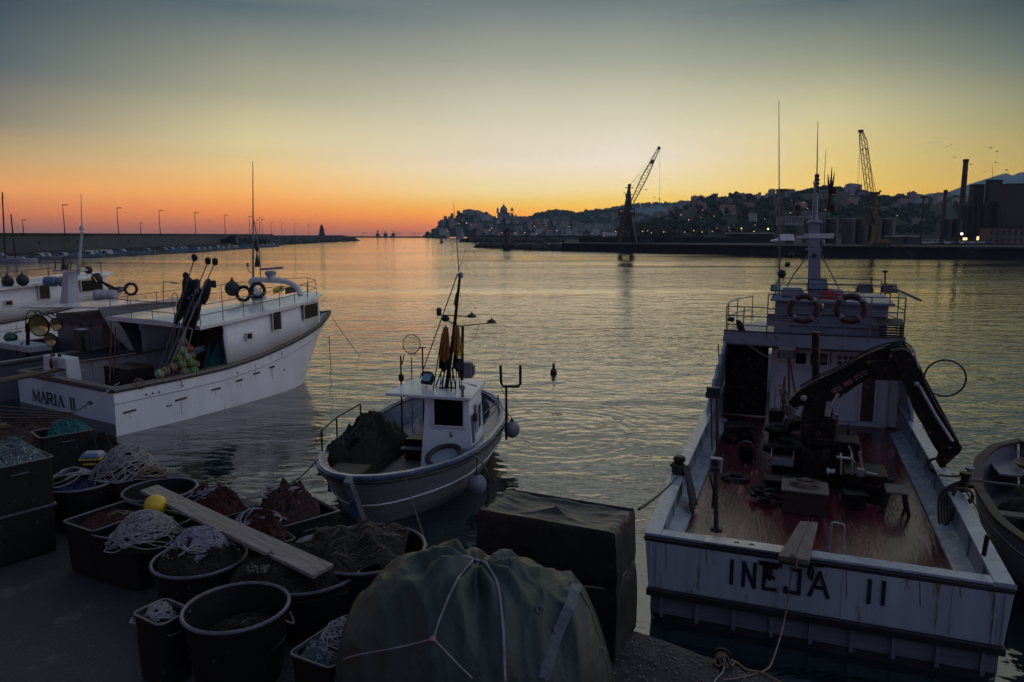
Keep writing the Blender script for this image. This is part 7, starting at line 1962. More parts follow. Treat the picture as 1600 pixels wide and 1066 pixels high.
# stern gear: white capstan box, dark bins, rings
c, d = MF.y(76, 585, .7), MF.y(113, 560, .7)
g = G(); g.hexa([(c.x, .5, .5), (d.x, .5, .5), (d.x, 1.0, .5), (c.x, 1.0, .5)], [(c.x + .06, .55, d.z), (d.x - .1, .55, d.z), (d.x - .1, .95, d.z), (c.x + .06, .95, d.z)]); g.make('capstan_box', 'white', mb, bevel=.03)
g = G(); p = MF.y(82, 568, .45); g.lathe([(.16, 0), (.17, .05), (.1, .08)], p, 14, (-.4, -1, 0)); g.tube([MF.y(80, 556, .6), MF.y(84, 555, .6)], .05, 6); g.tube([MF.y(93, 557, .6), MF.y(93, 553, .6)], .06, 6); g.make('capstan', 'darksteel', mb)
g = G(); g.box((.1, 2.0, 1.0), (1.3, .9, .95)); g.box((1.0, 2.6, .85), (1.2, .8, .7)); g.make('fish_hold', 'darksteel', mb, bevel=.02)
for i, px in enumerate((171, 178)):
    g = G(); g.tube([MF.y(px, (597, 585)[i], .5 + i), MF.y(px + 3, (503, 510)[i], .7 + i)], .022, 6); g.make('stanchion', 'brown', mb)
for px, py in ((216, 599), (220, 601), (285, 597)):
    p = MF.x(px, py, 2.68); g = G(); g.torus(p, .13, .016, (1, .4 * (px - 218) / 30, 0), 20, 5); g.make('rope_ring', 'rope3', mb)
g = G(); g.tube(sag(MF.y(128, 583, .4), MF.y(205, 558, 3), 0), .012, 4); g.make('deck_line', 'rope3', mb)

# boat 2: low hull, canopy with three big lamps, column mast
BF = Frame((MF.o.x - 6.0, MF.o.y + 3.8), 32)
t2 = boat_thing('fishing_boat', 'dark hulled boat with a slanting canopy and column mast left of the named white boat', BF)
h2 = Hull(10.5, [(0, 2.3), (4, 2.3), (7, 1.7), (9.5, .6), (10.5, .02)], [(0, 1.3), (5, 1.4), (10.5, 2.2)], wl=.95, rake=1.2, deck=.5)
h2.skin(t2, 'slate'); h2.inner(t2, 'slate'); h2.floor(t2, 'greydeck'); h2.cap(t2, 'rail'); h2.strip(t2, 'black', -.05, .04, stern=True)
def bp_(px, py, y=3.4): return BF.y(px, py, y)
a, b, c, d = bp_(35, 479), bp_(153, 479), bp_(171, 540), bp_(50, 545)
g = G(); g.hexa([(a.x, 3.3, a.z - .06), (b.x, 3.3, b.z - .06), (b.x + .2, 6.6, b.z), (a.x + .3, 6.6, a.z)], [(a.x, 3.3, a.z), (b.x, 3.3, b.z), (b.x + .2, 6.6, b.z + .06), (a.x + .3, 6.6, a.z + .06)]); g.make('canopy_roof', 'roofwhite', t2, bevel=.02)
g = G(); x0, x1 = a.x + .5, b.x; g.box(((x0 + x1) / 2 + .1, 5.2, 1.5), (x1 - x0 - .6, 2.0, 1.9)); g.make('cabin', 'slate', t2, bevel=.02)
g = G(); x1 = b.x; g.prism([(x1 - .05, 3.4, b.z - .05), (x1 - .05, 6.5, b.z - .05), (x1 + .05, 6.5, 1.3), (x1 + .05, 4.4, 1.3), (x1 + .02, 3.9, 1.9)], (.05, 0, 0)); g.make('side_wall', 'hullgrey', t2)
g = G(); g.box((x1 - .8, 4.15, 1.5), (.75, .04, 1.6)); g.make('door', 'wood', t2)
g = G()
for k in range(4): g.beam((x0 + .5 + k * .7, 3.5, a.z - .12), (x0 + .8 + k * .7, 4.2, a.z - .7), .12, .05)
g.make('canopy_strut', 'fender', t2)
def bm_(px, py, y=5.0): return BF.y(px, py, y)
g = G(); p0, p1 = bm_(109, 478), bm_(110, 425)
g.hexa([p0 + Vector((-.32, -.25, 0)), p0 + Vector((.32, -.25, 0)), p0 + Vector((.32, .25, 0)), p0 + Vector((-.32, .25, 0))], [p1 + Vector((-.2, -.2, 0)), p1 + Vector((.2, -.2, 0)), p1 + Vector((.2, .2, 0)), p1 + Vector((-.2, .2, 0))]); g.make('column', 'hullwhite', t2, bevel=.03)
g = G(); g.tube([bm_(122, 430), bm_(128, 362), ], [.07, .05], 8); g.tube([bm_(128, 358), bm_(126.5, 302)], [.025, .01], 6); g.lathe([(.06, -.06), (.09, 0), (.06, .1)], bm_(127.5, 358), 10); g.beam(bm_(87, 423), bm_(132, 422), .3, .07); g.make('mast', 'hullwhite', t2)
g = G()
for px in (86, 97, 105, 110): g = G(); g.tube(crv([bm_(px, 422), bm_(px + 1, 410), bm_(px - 2, 405)], 4), .025, 5); g.make('yard_hook', 'black', t2)
g = G(); g.lathe([(.16, -.28), (.05, .1), (.02, .3)], bm_(100, 413), 10); g.make('day_shape', 'black', t2)
drape(t2, 'yellow_flag', 'flagyellow', [bm_(129, 406), bm_(132, 408)], [bm_(127, 417), bm_(134, 416)], folds=1, amp=.03)
for i, (px, py, r, dd) in enumerate(((61, 509, 17, .5), (88, 507, 10, .35), (79, 531, 10.5, .35))):
    c = BF.y(px, py, 1.9 + .1 * i); rr = r * BF.wor(c).y / F
    g = G(); g.lathe([(rr * .35, .34 * rr * 2), (rr * .75, .2 * rr), (rr, 0), (rr * .93, 0), (rr * .6, .12 * rr), (rr * .3, .3 * rr)], c, 26, (-.55, 1, .1), cap=False); g.torus(c, rr, rr * .06, (-.55, 1, .1), 28, 6); o = g.make('reel_lamp', 'darksteel', t2, smooth=True)
    g = G(); g.lathe([(rr * .92, .0), (rr * .62, .14 * rr), (rr * .3, .32 * rr), (.01, .34 * rr)], c + Vector((.01, -.02, 0)), 26, (-.55, 1, .1), cap=False); g.make('reflector', 'brass', o, smooth=True)
g = G(); g.tube(crv([BF.y(40, 520, 1.9), BF.y(41, 495, 1.9), BF.y(48, 485, 1.9), BF.y(56, 489, 1.9)], 5), .018, 5); g.tube(crv([BF.y(36, 535, 1.9), BF.y(28, 545, 1.9), BF.y(27, 555, 1.9)], 5), .02, 5); g.tube([BF.y(43, 560, 2), BF.y(44, 505, 2)], .07, 6); g.tube([BF.y(53, 498, 2), BF.y(57, 485, 1.9), BF.y(66, 490, 1.9)], .015, 5); g.make('lamp_stand', 'darksteel', t2)
g = G(); g.box(BF.y(40, 541, 2.2), (2.2, .8, .22)); g.make('deck_box', 'hullwhite', t2, bevel=.02)
t = thing('green_buoy', 'dull green buoy lying on the dark hulled boat at the left edge', 'buoy', BF.y(17, 527, 2.6)); g = G(); g.ball((0, 0, 0), .24, 12, (1.2, 1, .9), .08); g.make('ball', 'ropegreen', t, smooth=True); on_boat(BF, t)
g = G(); c = BF.y(128, 532, 1.7); g.box(c, (.42, .3, .7)); g.tube([c + Vector((.3, 0, .2)), c + Vector((.34, 0, -.3))], .1, 8); g.make('fuse_box', 'black', t2, bevel=.02); g = G(); g.box(c + Vector((0, 0, .37)), (.4, .28, .03)); g.make('box_lid', 'fender', t2)

# boat 3: white sister further behind
TF = Frame((MF.o.x - 16.2, MF.o.y + 9.6), 33)
b3, h3, rz3, rx3 = trawler(TF, 'far white fishing boat, only its house and roof seen behind the dark hulled boat')
b3.scale = (1.25, 1.25, 1.08)
def place_scaled(fr, t, sc=(1.25, 1.25, 1.08)): 
    t.location = Vector((t.location.x, t.location.y, t.location.z)); on_boat(fr, t)
for i, (px, py, lb) in enumerate(((12, 440, 'black round fender on the far roof, nearest the left edge of the picture'), (35.5, 438, 'black round fender on the far roof, right of the leftmost one'))):
    t = buoy_ball(at_y(px, py, 35), .27, 'black', lb, 'fender', cat='fender')
t = thing('raft_canister', 'white double raft canister on the far boat roof behind the column mast', 'liferaft', at_y(91, 440, 36)); g = G()
for x in (-.36, .36): g.lathe([(.2, -.3), (.25, -.25), (.25, .25), (.2, .3)], (x, 0, 0), 14, (1, 0, 0))
g.make('canister', 'bluelid', t, smooth=True)
t = thing('raft_canister', 'white bundled raft canister on the roof right of the column mast', 'liferaft', at_y(165, 461, 33)); g = G()
for x in (-.3, .0, .3): g.lathe([(.2, -.17), (.24, -.12), (.24, .12), (.2, .17)], (x, 0, 0), 14, (1, 0, 0))
g.make('canister', 'cloth', t, smooth=True)
lifebuoy(at_y(204.5, 452, 33), .24, (.2, -1, .1), 'dark lifebuoy standing on the far roof right of the raft canister', 'flagdark', bands='black')
t = thing('cable_drum', 'black drum and cables on the far boat just right of the yellow pennant', 'drum', at_y(152, 436, 33)); g = G(); g.ball((0, 0, 0), .24, 10, (1, .8, 1.1), .2); g.ball((-.35, 0, .4), .18, 8, (1, .8, 1), .2)
for k in range(5): g.tube([(-.4, 0, .35), (0, 0, .0), (.6 + .1 * k, 0, -.5)], .02, 4)
g.make('drum', 'black', t); g = G(); g.beam((-.06, -.22, .12), (.1, -.22, -.12), .08, .02); g.make('yellow_tape', 'flagyellow', t)

# ================================================================== small boat at the right edge
RF = Frame(IF.wor((4.12, 1.0, 0)), 21)
rb = boat_thing('fishing_boat', 'weathered open boat at the right edge lashed alongside the crane boat', RF)
rh = Hull2(6.6, [(0, .02), (.3, .7), (1, 1.05), (2.5, 1.3), (4, 1.28), (5.4, 1.0), (6.2, .55), (6.6, .02)], [(0, 1.1), (2, .95), (4.5, 1.0), (6.6, 1.3)], wl=.85, low=.5, rake=.5, rake0=.4, th=.08, deck=.45, n=34, keel=-.5)
rh.skin(rb, 'hullgrey'); rh.inner(rb, 'hullgrey'); rh.floor(rb, 'greydeck'); ring_cap(rh, rb, 'wood', 'gunwale', .13, .03, -.01, .06)
g = G(); g.box((0, 5.6, .98), (1.3, 1.1, .04)); g.make('foredeck', 'hullgrey', rb)
for y in (1.8, 3.3): g = G(); g.box((0, y, .78), (2.3, .25, .04)); g.make('thwart', 'plank', rb, bevel=.008)
g = G(); g.box((.35, 2.7, .75), (.9, .7, .55)); g.make('engine_box', 'darksteel', rb, bevel=.02)
g = G(); g.tube([(-1.35, 3.9, 1.15), (1.3, 3.6, 1.2)], .022, 6); g.make('oar', 'plank', rb)
t = thing('rope_coil', 'coil of grey rope on the foredeck of the boat at the right edge', 'rope', (.1, 5.5, 1.03)); g = G(); rd = random.Random(1)
for k in range(7): g.tube([Vector(((.3 + .02 * k) * cos(q * pi / 10) + rd.uniform(-.02, .02), (.26 + .02 * k) * sin(q * pi / 10), .02 + .016 * k)) for q in range(20)], .011, 5, closed=True)
g.make('rope_turns', 'rope3', t); on_boat(RF, t)
g = G(); p = RF.z(1514, 752, 1.1); g.lathe([(.06, 0), (.05, .3), (.08, .33), (.08, .36)], p - Vector((0, 0, .1)), 10); g.make('mooring_post', 'fender', rb)

heap('net_pile', 'dark gear and netting piled amidships in the boat at the right edge', 'net', (.1, 3.9, .45), .85, .8, .6, 'netbrown', 60, (.04, .1), fr=RF, rope=('ropedark', 6, .016))
heap('rope_pile', 'dark ropes thrown in the stern of the boat at the right edge', 'rope', (0, 1.6, .5), .7, .6, .45, 'ropedark', 30, (.03, .08), fr=RF, rope=('rope3', 6, .014))
g = G(); g.box((.55, 2.9, 1.05), (.7, .55, .5)); g.tube([(.2, 2.6, 1.3), (.2, 2.6, 1.55), (.9, 2.6, 1.55), (.9, 2.6, 1.3)], .02, 6); g.tube([(-.4, 4.6, 1.1), (-.1, 4.6, 1.5), (.5, 4.7, 1.2)], .016, 6); g.make('winch', 'darksteel', rb, bevel=.02)
# ================================================================== FOREGROUND: bins, tubs, nets, ropes on the quay
RIM = 1.95
def coil_on(parent, c, rx, ry, h, m, r, turns, seed, name='rope_turns', rot=0, base=0.0, loops=1.0):
    """loose rope thrown down in many uneven loops over a low dome"""
    rd = random.Random(seed); g = G(); pts = []
    r *= .78; turns = int(turns * 1.4) if turns > 9 else turns
    a = rd.uniform(0, 6)
    for k in range(turns):
        ox, oy = rd.gauss(0, .20) * rx, rd.gauss(0, .20) * ry
        R = rd.uniform(.32, .92) * loops; e = rd.uniform(.7, 1.0); tl = rd.uniform(0, pi)
        n = rd.randint(9, 13); da = 2 * pi / 10
        for q in range(n):
            a += da * (1 if k % 5 else -1)
            x, y = cos(a) * R * rx, sin(a) * R * ry * e
            x, y = x * cos(tl * .3) - y * sin(tl * .3), x * sin(tl * .3) + y * cos(tl * .3)
            x += ox + rd.gauss(0, .035) * rx; y += oy + rd.gauss(0, .035) * ry
            q2 = min(1.15, (x / rx) ** 2 + (y / ry) ** 2)
            z = base + h * (1 - q2 * .9) + (k / turns) * h * .12 + rd.uniform(0, r * 2.4)
            pts.append(Vector((x, y, z)))
    g.tube(crv([Vector(c) + Matrix.Rotation(rot, 3, 'Z') @ p for p in pts], 4), r, 5)
    return g.make(name, m, parent, smooth=True)
def net_fill(parent, c, rx, ry, h, m, seed, rot=0, name='netting', square=False, lump=.35, base=0.0, strands=110):
    g = G(); R = Matrix.Rotation(rot, 3, 'Z'); c = Vector(c)
    def fn(u, v):
        x, y = (2 * u - 1), (2 * v - 1)
        if not square: x, y = x * sqrt(1 - y * y / 2), y * sqrt(1 - x * x / 2)
        e = max(0, (1 - x ** 4) * (1 - y ** 4)) if square else max(0, 1 - (x * x + y * y))
        nz = noise.noise((x * 2.5 + seed, y * 2.5, seed)) + .5 * noise.noise((x * 7 + seed, y * 7, seed + 3)) + .3 * noise.noise((x * 17, y * 17, seed))
        return c + R @ Vector((x * rx, y * ry, base + h * e ** .55 * (1 + lump * nz) + .02 * nz))
    g.grid(fn, 40, 40)
    o = g.make(name, m, parent, smooth=True)
    rd = random.Random(seed); g = G()
    for k in range(strands):               # loose strands of twine over the mass
        x, y = rd.uniform(-.85, .85), rd.uniform(-.85, .85); P = []
        an = rd.uniform(0, 6.28)
        for q in range(6):
            an += rd.uniform(-.9, .9); x = max(-.95, min(.95, x + cos(an) * .1)); y = max(-.95, min(.95, y + sin(an) * .1))
            p = fn((x + 1) / 2, (y + 1) / 2); P.append(p + Vector((0, 0, rd.uniform(.002, .02))))
        g.tube(P, rd.uniform(.003, .006), 4)
    g.make('strand', m, o)
    return o
def quad_bin(A, B, Cc, z, label, h=None, group=None, z0=QZ, fill=None, lid=None, wall=.028):
    P0, P1, P2 = at_z(*A, z), at_z(*B, z), at_z(*Cc, z)
    u = (P1 - P0); v = (P2 - P0); L = u.length; u.normalize(); v = v - u * v.dot(u); W = v.length; v.normalize()
    if u.cross(v).z < 0: P0, u, v, L, W = P0, v, u, W, L
    ang = atan2(u.y, u.x); c = P0 + u * L / 2 + v * W / 2; h = h or (z - z0)
    t = thing('storage_bin', label, 'bin', (c.x, c.y, z - h), ang, group)
    g = G(); tp_ = .93; x, y = L / 2, W / 2; n = 10
    def ringp(k, f, zz): return [(-x * f, -y * f, zz), (x * f, -y * f, zz), (x * f, y * f, zz), (-x * f, y * f, zz)]
    def rr(x, y, r, zz):
        out = []
        for sx, sy, a0 in ((1, -1, -pi / 2), (1, 1, 0), (-1, 1, pi / 2), (-1, -1, pi)):
            for k in range(4): a = a0 + k * pi / 6; out.append((sx * (x - r) + r * cos(a), sy * (y - r) + r * sin(a), zz))
        return out
    prof = [rr(x * tp_, y * tp_, .05, 0), rr(x, y, .06, h - .03), rr(x + .012, y + .012, .06, h - .03), rr(x + .012, y + .012, .06, h), rr(x - wall, y - wall, .05, h), rr(x * tp_ - wall, y * tp_ - wall, .04, .06)]
    m = len(prof[0])
    for q in prof: g.v += q
    for i in range(len(prof) - 1):
        for j in range(m): g.f.append((i * m + j, i * m + (j + 1) % m, (i + 1) * m + (j + 1) % m, (i + 1) * m + j)); g.m.append(0)
    g.f.append(tuple(range(m))[::-1]); g.f.append(tuple(range((len(prof) - 1) * m, len(prof) * m))); g.m += [0, 0]
    g.make('bin_body', 'bin', t)
    g = G(); g.tube(rr(x + .006, y + .006, .06, h + .004), .011, 6, closed=True); g.make('bin_rim', 'rim', t, smooth=True)
    for sx in (-1, 1): g = G(); g.tube([(sx * (x + .012), -.1, h - .12), (sx * (x + .05), -.1, h - .12), (sx * (x + .05), .1, h - .12), (sx * (x + .012), .1, h - .12)], .01, 5); g.make('handle', 'rim', t)
    return t, L, W, h, c, ang
def round_tub(px, py, rx, z, label, h=None, rim='rim', rope_handle=True):
    c = at_z(px, py, z); D = (H - z) / (.1426 + (py - 533) / F * .99); r = rx * D / F; h = h or (z - QZ)
    t = thing('round_tub', label, 'tub', (c.x, c.y, z - h))
    g = G(); g.lathe([(r * .80, 0), (r * .86, h * .3), (r * .93, h * .7), (r * .97, h - .05), (r * 1.0, h - .04), (r * 1.0, h), (r * .95, h), (r * .93, h - .05), (r * .76, .05)], n=40, cap=False); g.lathe([(.01, .02), (r * .8, .02)], n=24, cap=False); g.make('tub_body', 'bin', t, smooth=True)
    g = G(); g.torus((0, 0, h), r * .985, .02, n=48, m=8); g.make('tub_rim', rim, t, smooth=True)
    if rope_handle:
        for s_ in (-1, 1):
            g = G(); g.tube(crv([(s_ * r * .98, -.08, h - .1), (s_ * (r + .05), 0, h - .17), (s_ * r * .98, .08, h - .1)], 5), .012, 5); g.make('rope_handle', 'rope3', t)
    return t, r, h, c
def heap_thing(name, label, cat, c): return thing(name, label, cat, c)

# --- left group
t, L, W, h, c, a = quad_bin((83, 714), (28, 690), (-58, 724), 2.62, 'tall black bin stack at the left edge heaped with pale netting')
g = G(); g.box((0, 0, h * .5), (L * .99, W * .99, .03)); g.make('stack_seam', 'rim', t)
n_ = heap_thing('net_heap', 'pale blue grey net heaped in the tall bin at the left edge', 'net', c); n_.location.z = 2.52; net_fill(n_, (0, 0, 0), L * .48, W * .48, .24, 'netpale', 4, a, square=True); coil_on(n_, (L * .1, -W * .05, .0), L * .36, W * .4, .25, 'rope', .007, 5, 3)
t, L, W, h, c, a = quad_bin((144, 672), (128, 662), (58, 682), 2.05, 'black bin marked S holding turquoise netting beside the named white boat')
n_ = heap_thing('net_heap', 'bright turquoise net heaped in the bin marked S', 'net', c); n_.location.z = 1.98; net_fill(n_, (.12, .0, 0), L * .36, W * .42, .24, 'netteal', 8, a, square=False)
fr_ = Frame((0, 0), 0)
# the letter on the near face of the bin
g = G(); nrm = Vector((sin(a), -cos(a), 0)); 
if nrm.y > 0: nrm = -nrm
xd = Vector((-nrm.y, nrm.x, 0)); xd = xd if xd.x > 0 else -xd
p0 = t.location + nrm * (W * .5 * .985 + .002) + xd * (L * .20); 
write(g, 'S', (p0.x, p0.y, QZ + .25), xd, (0, 0, 1), .27, .16, 0, .035, .01); o = g.make('letter', 'rim', t); o.matrix_parent_inverse = (Matrix.Translation(t.location) @ Matrix.Rotation(a, 4, 'Z')).inverted()
n_ = heap_thing('net_heap', 'reddish brown nets and poles heaped on the quay at the far left edge', 'net', at_z(10, 682, QZ)); net_fill(n_, (0, 0, 0), 1.2, .8, .30, 'netpink', 12, 0, lump=.5); coil_on(n_, (-.3, -.1, .1), .7, .5, .22, 'rope3', .012, 6, 9)
g = G()
for k in range(4): g.tube([(-.9, -.2 + k * .22, .45 + .05 * k), (1.1, .25 + k * .13, .35)], .02, 6)
g.make('pole', 'wood', n_)
# round tub with blue net, and the coil over its rim
t, r, h, c = round_tub(125, 752, 52, RIM, 'round black tub holding blue netting and a looped white rope')
n_ = heap_thing('net_heap', 'blue netting lying in the round tub', 'net', (c.x, c.y, RIM - .14)); net_fill(n_, (.05, .0, 0), r * .84, r * .84, .12, 'netblue', 15)
n_ = heap_thing('rope_coil', 'white rope looped over the left rim of the tub with blue netting', 'rope', (c.x, c.y, RIM - .02)); coil_on(n_, (-.16, .12, 0), .32, .26, .16, 'rope', .013, 6, 21, loops=1.1)
# yellow case with blue lid
p = at_z(146, 724, RIM + .05)
t = thing('yellow_case', 'yellow case with a rounded blue grey lid standing behind the tub with blue netting', 'case', p, .12)
g = G(); g.box((0, 0, 0), (.30, .24, .22)); g.make('case_body', 'black', t, bevel=.02); g = G(); g.hexa([(-.17, -.14, .11), (.17, -.14, .11), (.17, .14, .11), (-.17, .14, .11)], [(-.12, -.10, .19), (.12, -.10, .19), (.12, .10, .19), (-.12, .10, .19)]); g.make('lid', 'bluelid', t, bevel=.03)
g = G(); g.box((0, 0, .095), (.325, .265, .025)); g.box((0, -.12, .02), (.2, .015, .03)); g.make('trim', 'yellow', t, bevel=.004)
g = G(); g.box((.04, -.126, -.03), (.05, .01, .035)); g.make('badge', 'netblue', t)
n_ = heap_thing('net_heap', 'ochre weedy netting around the yellow case', 'net', at_z(150, 735, QZ)); net_fill(n_, (0, .18, 0), .42, .35, .58, 'netbrown', 18)
# bin with tall pile of rope (behind, right)
t, L, W, h, c, a = quad_bin((262, 738), (240, 726), (176, 756), RIM, 'black bin overflowing with a tall pale rope pile behind the plank')
n_ = heap_thing('rope_heap', 'tall pale rope pile on the bin beside the yellow case', 'rope', c); n_.location.z = RIM - .05; net_fill(n_, (-.1, .05, 0), L * .42, W * .5, .36, 'netbrown', 22, a); coil_on(n_, (-.12, .04, .03), .46, .36, .42, 'rope', .012, 30, 5)
coil_on(n_, (.25, -.1, .02), .28, .22, .16, 'rope3', .010, 8, 6)
t, r, h, c = round_tub(250, 765, 54, RIM - .05, 'round black tub partly under the far end of the timber plank')
n_ = heap_thing('net_heap', 'dark netting low in the tub under the far end of the plank', 'net', (c.x, c.y, RIM - .28)); net_fill(n_, (0, 0, 0), r * .8, r * .8, .12, 'netbrown', 25)
# bin with red net, bin with rope pile
t, L, W, h, c, a = quad_bin((98, 815), (196, 783), (136, 834), RIM, 'black bin with red netting and a frayed cord, leftmost on the open quay')
n_ = heap_thing('net_heap', 'dark red netting lying in the leftmost open bin', 'net', c); n_.location.z = RIM - .17; net_fill(n_, (.05, 0, 0), L * .46, W * .44, .16, 'netred', 31, a, square=True, strands=110); coil_on(n_, (.12, .05, .05), .3, .2, .14, 'rope3', .008, 5, 8)
t, L, W, h, c, a = quad_bin((141, 836), (240, 795), (196, 858), RIM - .04, 'black bin under the large round heap of pale rope')
n_ = heap_thing('rope_heap', 'large round heap of pale grey rope just left of the plank', 'rope', at_z(226, 835, RIM)); n_.location.z = RIM - .1; coil_on(n_, (0, .04, 0), .42, .36, .34, 'rope', .010, 44, 41); net_fill(n_, (0, .04, -.04), .37, .32, .28, 'netbrown', 33)
p = at_z(243, 795, RIM + .22)
t = thing('yellow_float', 'round yellow plastic float beside the rope heap under the plank', 'float', at_z(243, 790, RIM + .16)); D = t.location.y; g = G(); g.ball((0, 0, 0), 17.5 * D / F, 24); g.make('ball', 'yellow', t, smooth=True); g = G(); g.lathe([(.03, .115), (.02, .14), (.01, .15)], n=10, axis=(.4, .2, -1)); g.make('eye', 'black', t)
# round basket with rope pile
t, r, h, c = round_tub(312, 872, 70, RIM - .05, 'round black tub with a big grey rope pile near the middle of the plank')
n_ = heap_thing('rope_heap', 'big grey rope pile spilling over the round tub beside the plank', 'rope', (c.x, c.y, RIM - .12)); net_fill(n_, (0, 0, 0), r * .88, r * .88, .26, 'netbrown', 35, strands=90); coil_on(n_, (-.02, .08, 0), r * .8, r * .72, .36, 'rope2', .011, 40, 51)
coil_on(n_, (-.05, -.1, .16), r * .5, r * .34, .14, 'rope', .012, 4, 52, loops=1.0)
# the timber plank
A, B, Cc, D_ = at_z(219, 766, 2.16), at_z(246, 757, 2.16), at_z(521, 881, 2.13), at_z(489, 899, 2.13)
t = thing('timber_plank', 'long weathered timber plank lying across the bins and tubs', 'plank', (A + Cc) / 2)
o0 = t.location; g = G(); 
n = 14; vs = []
for k in range(n + 1):
    e0, e1 = A.lerp(D_, k / n) - o0, B.lerp(Cc, k / n) - o0; dz = -.012 * sin(pi * k / n)
    vs += [e0 + Vector((0, 0, dz)), e1 + Vector((0, 0, dz)), e1 + Vector((0, 0, dz - .045)), e0 + Vector((0, 0, dz - .045))]
g.add(vs, [(i * 4 + j, i * 4 + (j + 1) % 4, (i + 1) * 4 + (j + 1) % 4, (i + 1) * 4 + j) for i in range(n) for j in range(4)] + [(3, 2, 1, 0), (n * 4, n * 4 + 1, n * 4 + 2, n * 4 + 3)])
MT['plank2'] = mat('long grey timber', (.30, .25, .23), .75, var=.5, scale=6, wear=((.12, .10, .09), .38, 7), bump=1.0, bscale=26)
for nd in MT['plank2'].node_tree.nodes:
    if nd.type == 'MAPPING':
        nd.vector_type = 'TEXTURE'; nd.inputs['Rotation'].default_value = (0, 0, atan2((D_ - A).y, (D_ - A).x)); nd.inputs['Scale'].default_value = (4.0, .25, .25)
g.make('board', 'plank2', t, bevel=.006)
# right group behind the plank
t, L, W, h, c, a = quad_bin((392, 797), (345, 768), (296, 789), RIM - .1, 'black bin of rust red netting and white loops behind the plank')
n_ = heap_thing('net_heap', 'rust red net pile with white rope loops behind the middle of the plank', 'net', c); n_.location.z = RIM - .22; net_fill(n_, (0, 0, 0), L * .5, W * .5, .3, 'netred', 41, a, square=True, strands=140); coil_on(n_, (-.12, .1, .06), .42, .3, .26, 'rope2', .011, 8, 61)
t, L, W, h, c, a = quad_bin((462, 842), (408, 806), (372, 836), RIM - .05, 'black bin heaped with red netting and a thick grey looped rope')
n_ = heap_thing('net_heap', 'red orange net mound under thick grey rope loops right of the plank', 'net', c); n_.location.z = RIM - .15; net_fill(n_, (0, .05, 0), L * .52, W * .55, .34, 'netred', 44, a, strands=160); coil_on(n_, (-.02, .06, .1), .36, .27, .26, 'rope2', .015, 5, 64, loops=1.15)
t, L, W, h, c, a = quad_bin((529, 799), (490, 778), (432, 826), RIM - .02, 'black bin at the quay edge piled with brownish pink netting')
n_ = heap_thing('net_heap', 'brownish pink net mound topped by a pale coil at the quay edge', 'net', c); n_.location.z = RIM - .12; net_fill(n_, (-.1, .0, 0), L * .46, W * .5, .42, 'netpink', 47, a, lump=.5, strands=160)
coil_on(n_, (-.22, .1, .36), .3, .22, .06, 'rope', .012, 7, 71)
n_ = heap_thing('rope_bundle', 'flat bundle of pale rope and blue twine right of the red net mound', 'rope', at_z(503, 842, RIM)); n_.location.z = RIM - .12; net_fill(n_, (0, 0, -.1), .4, .32, .2, 'netpink', 49, 0); coil_on(n_, (0, 0, .02), .36, .24, .12, 'rope', .011, 14, 81); coil_on(n_, (.05, -.03, .03), .28, .2, .12, 'netblue', .007, 4, 82)
t, L, W, h, c, a = quad_bin((556, 858), (505, 822), (455, 850), RIM - .22, 'low black bin under the flat rope bundle')
# big tub with brown net draped
t, r, h, c = round_tub(572, 856, 93, RIM + .02, 'largest round black tub in the middle, dark net trailing over its rim', rim='rim')
n_ = heap_thing('net_heap', 'dark brown net draped in folds over the largest round tub', 'net', (c.x, c.y, RIM - .05)); 
g = G()
def fold(u, v):
    x = (u - .62) * 1.75; y = (v - .5) * 1.15
    q = x * .8 + y * .35
    z = .16 * sin(q * 13 + noise.noise((x * 2, y * 2, 0)) * 3) * .35 + .26 * math.exp(-((x + .05) ** 2 * 1.6 + (y - .12) ** 2 * 4)) + .05 * noise.noise((x * 6, y * 6, 2)) + .02 * noise.noise((x * 20, y * 20, 2)) - .28 * max(0, x * x + y * y * 1.6 - .6)
    return Vector((x * .78 - .05, y * .85, z + .03))
g.grid(fold, 60, 44); g.make('netting', 'netbrown', n_, smooth=True)
g = G(); rd = random.Random(4)
for k in range(70):
    u, v = rd.uniform(.05, .9), rd.uniform(.1, .9); P = []
    for q in range(8): u = min(1, u + .018); v = min(1, max(0, v + rd.uniform(-.02, .03))); P.append(fold(u, v) + Vector((0, 0, .012)))
    g.tube(P, rd.uniform(.003, .006), 4)
g.make('strand', 'rope3', n_)
t, r, h, c = round_tub(478, 888, 88, RIM - .05, 'round black tub half buried under dark netting at the near end of the plank')
n_ = heap_thing('net_heap', 'near black net heap spread over the tub at the near end of the plank', 'net', (c.x, c.y, RIM - .16)); net_fill(n_, (-.1, .0, 0), r * 1.15, r * 1.0, .30, 'netbrown', 55, strands=140); coil_on(n_, (-.3, .1, .06), .34, .22, .2, 'netred', .006, 6, 91)
n_ = heap_thing('mussel_clump', 'small shelly clump on the dark netting below the plank', 'clump', at_z(404, 893, RIM + .08)); g = G(); rd = random.Random(8)
for k in range(26): g.ball((rd.gauss(0, .07), rd.gauss(0, .05), rd.uniform(0, .06)), rd.uniform(.012, .03), 6, (1, .6, .6), .3)
g.make('shells', 'plank', n_)
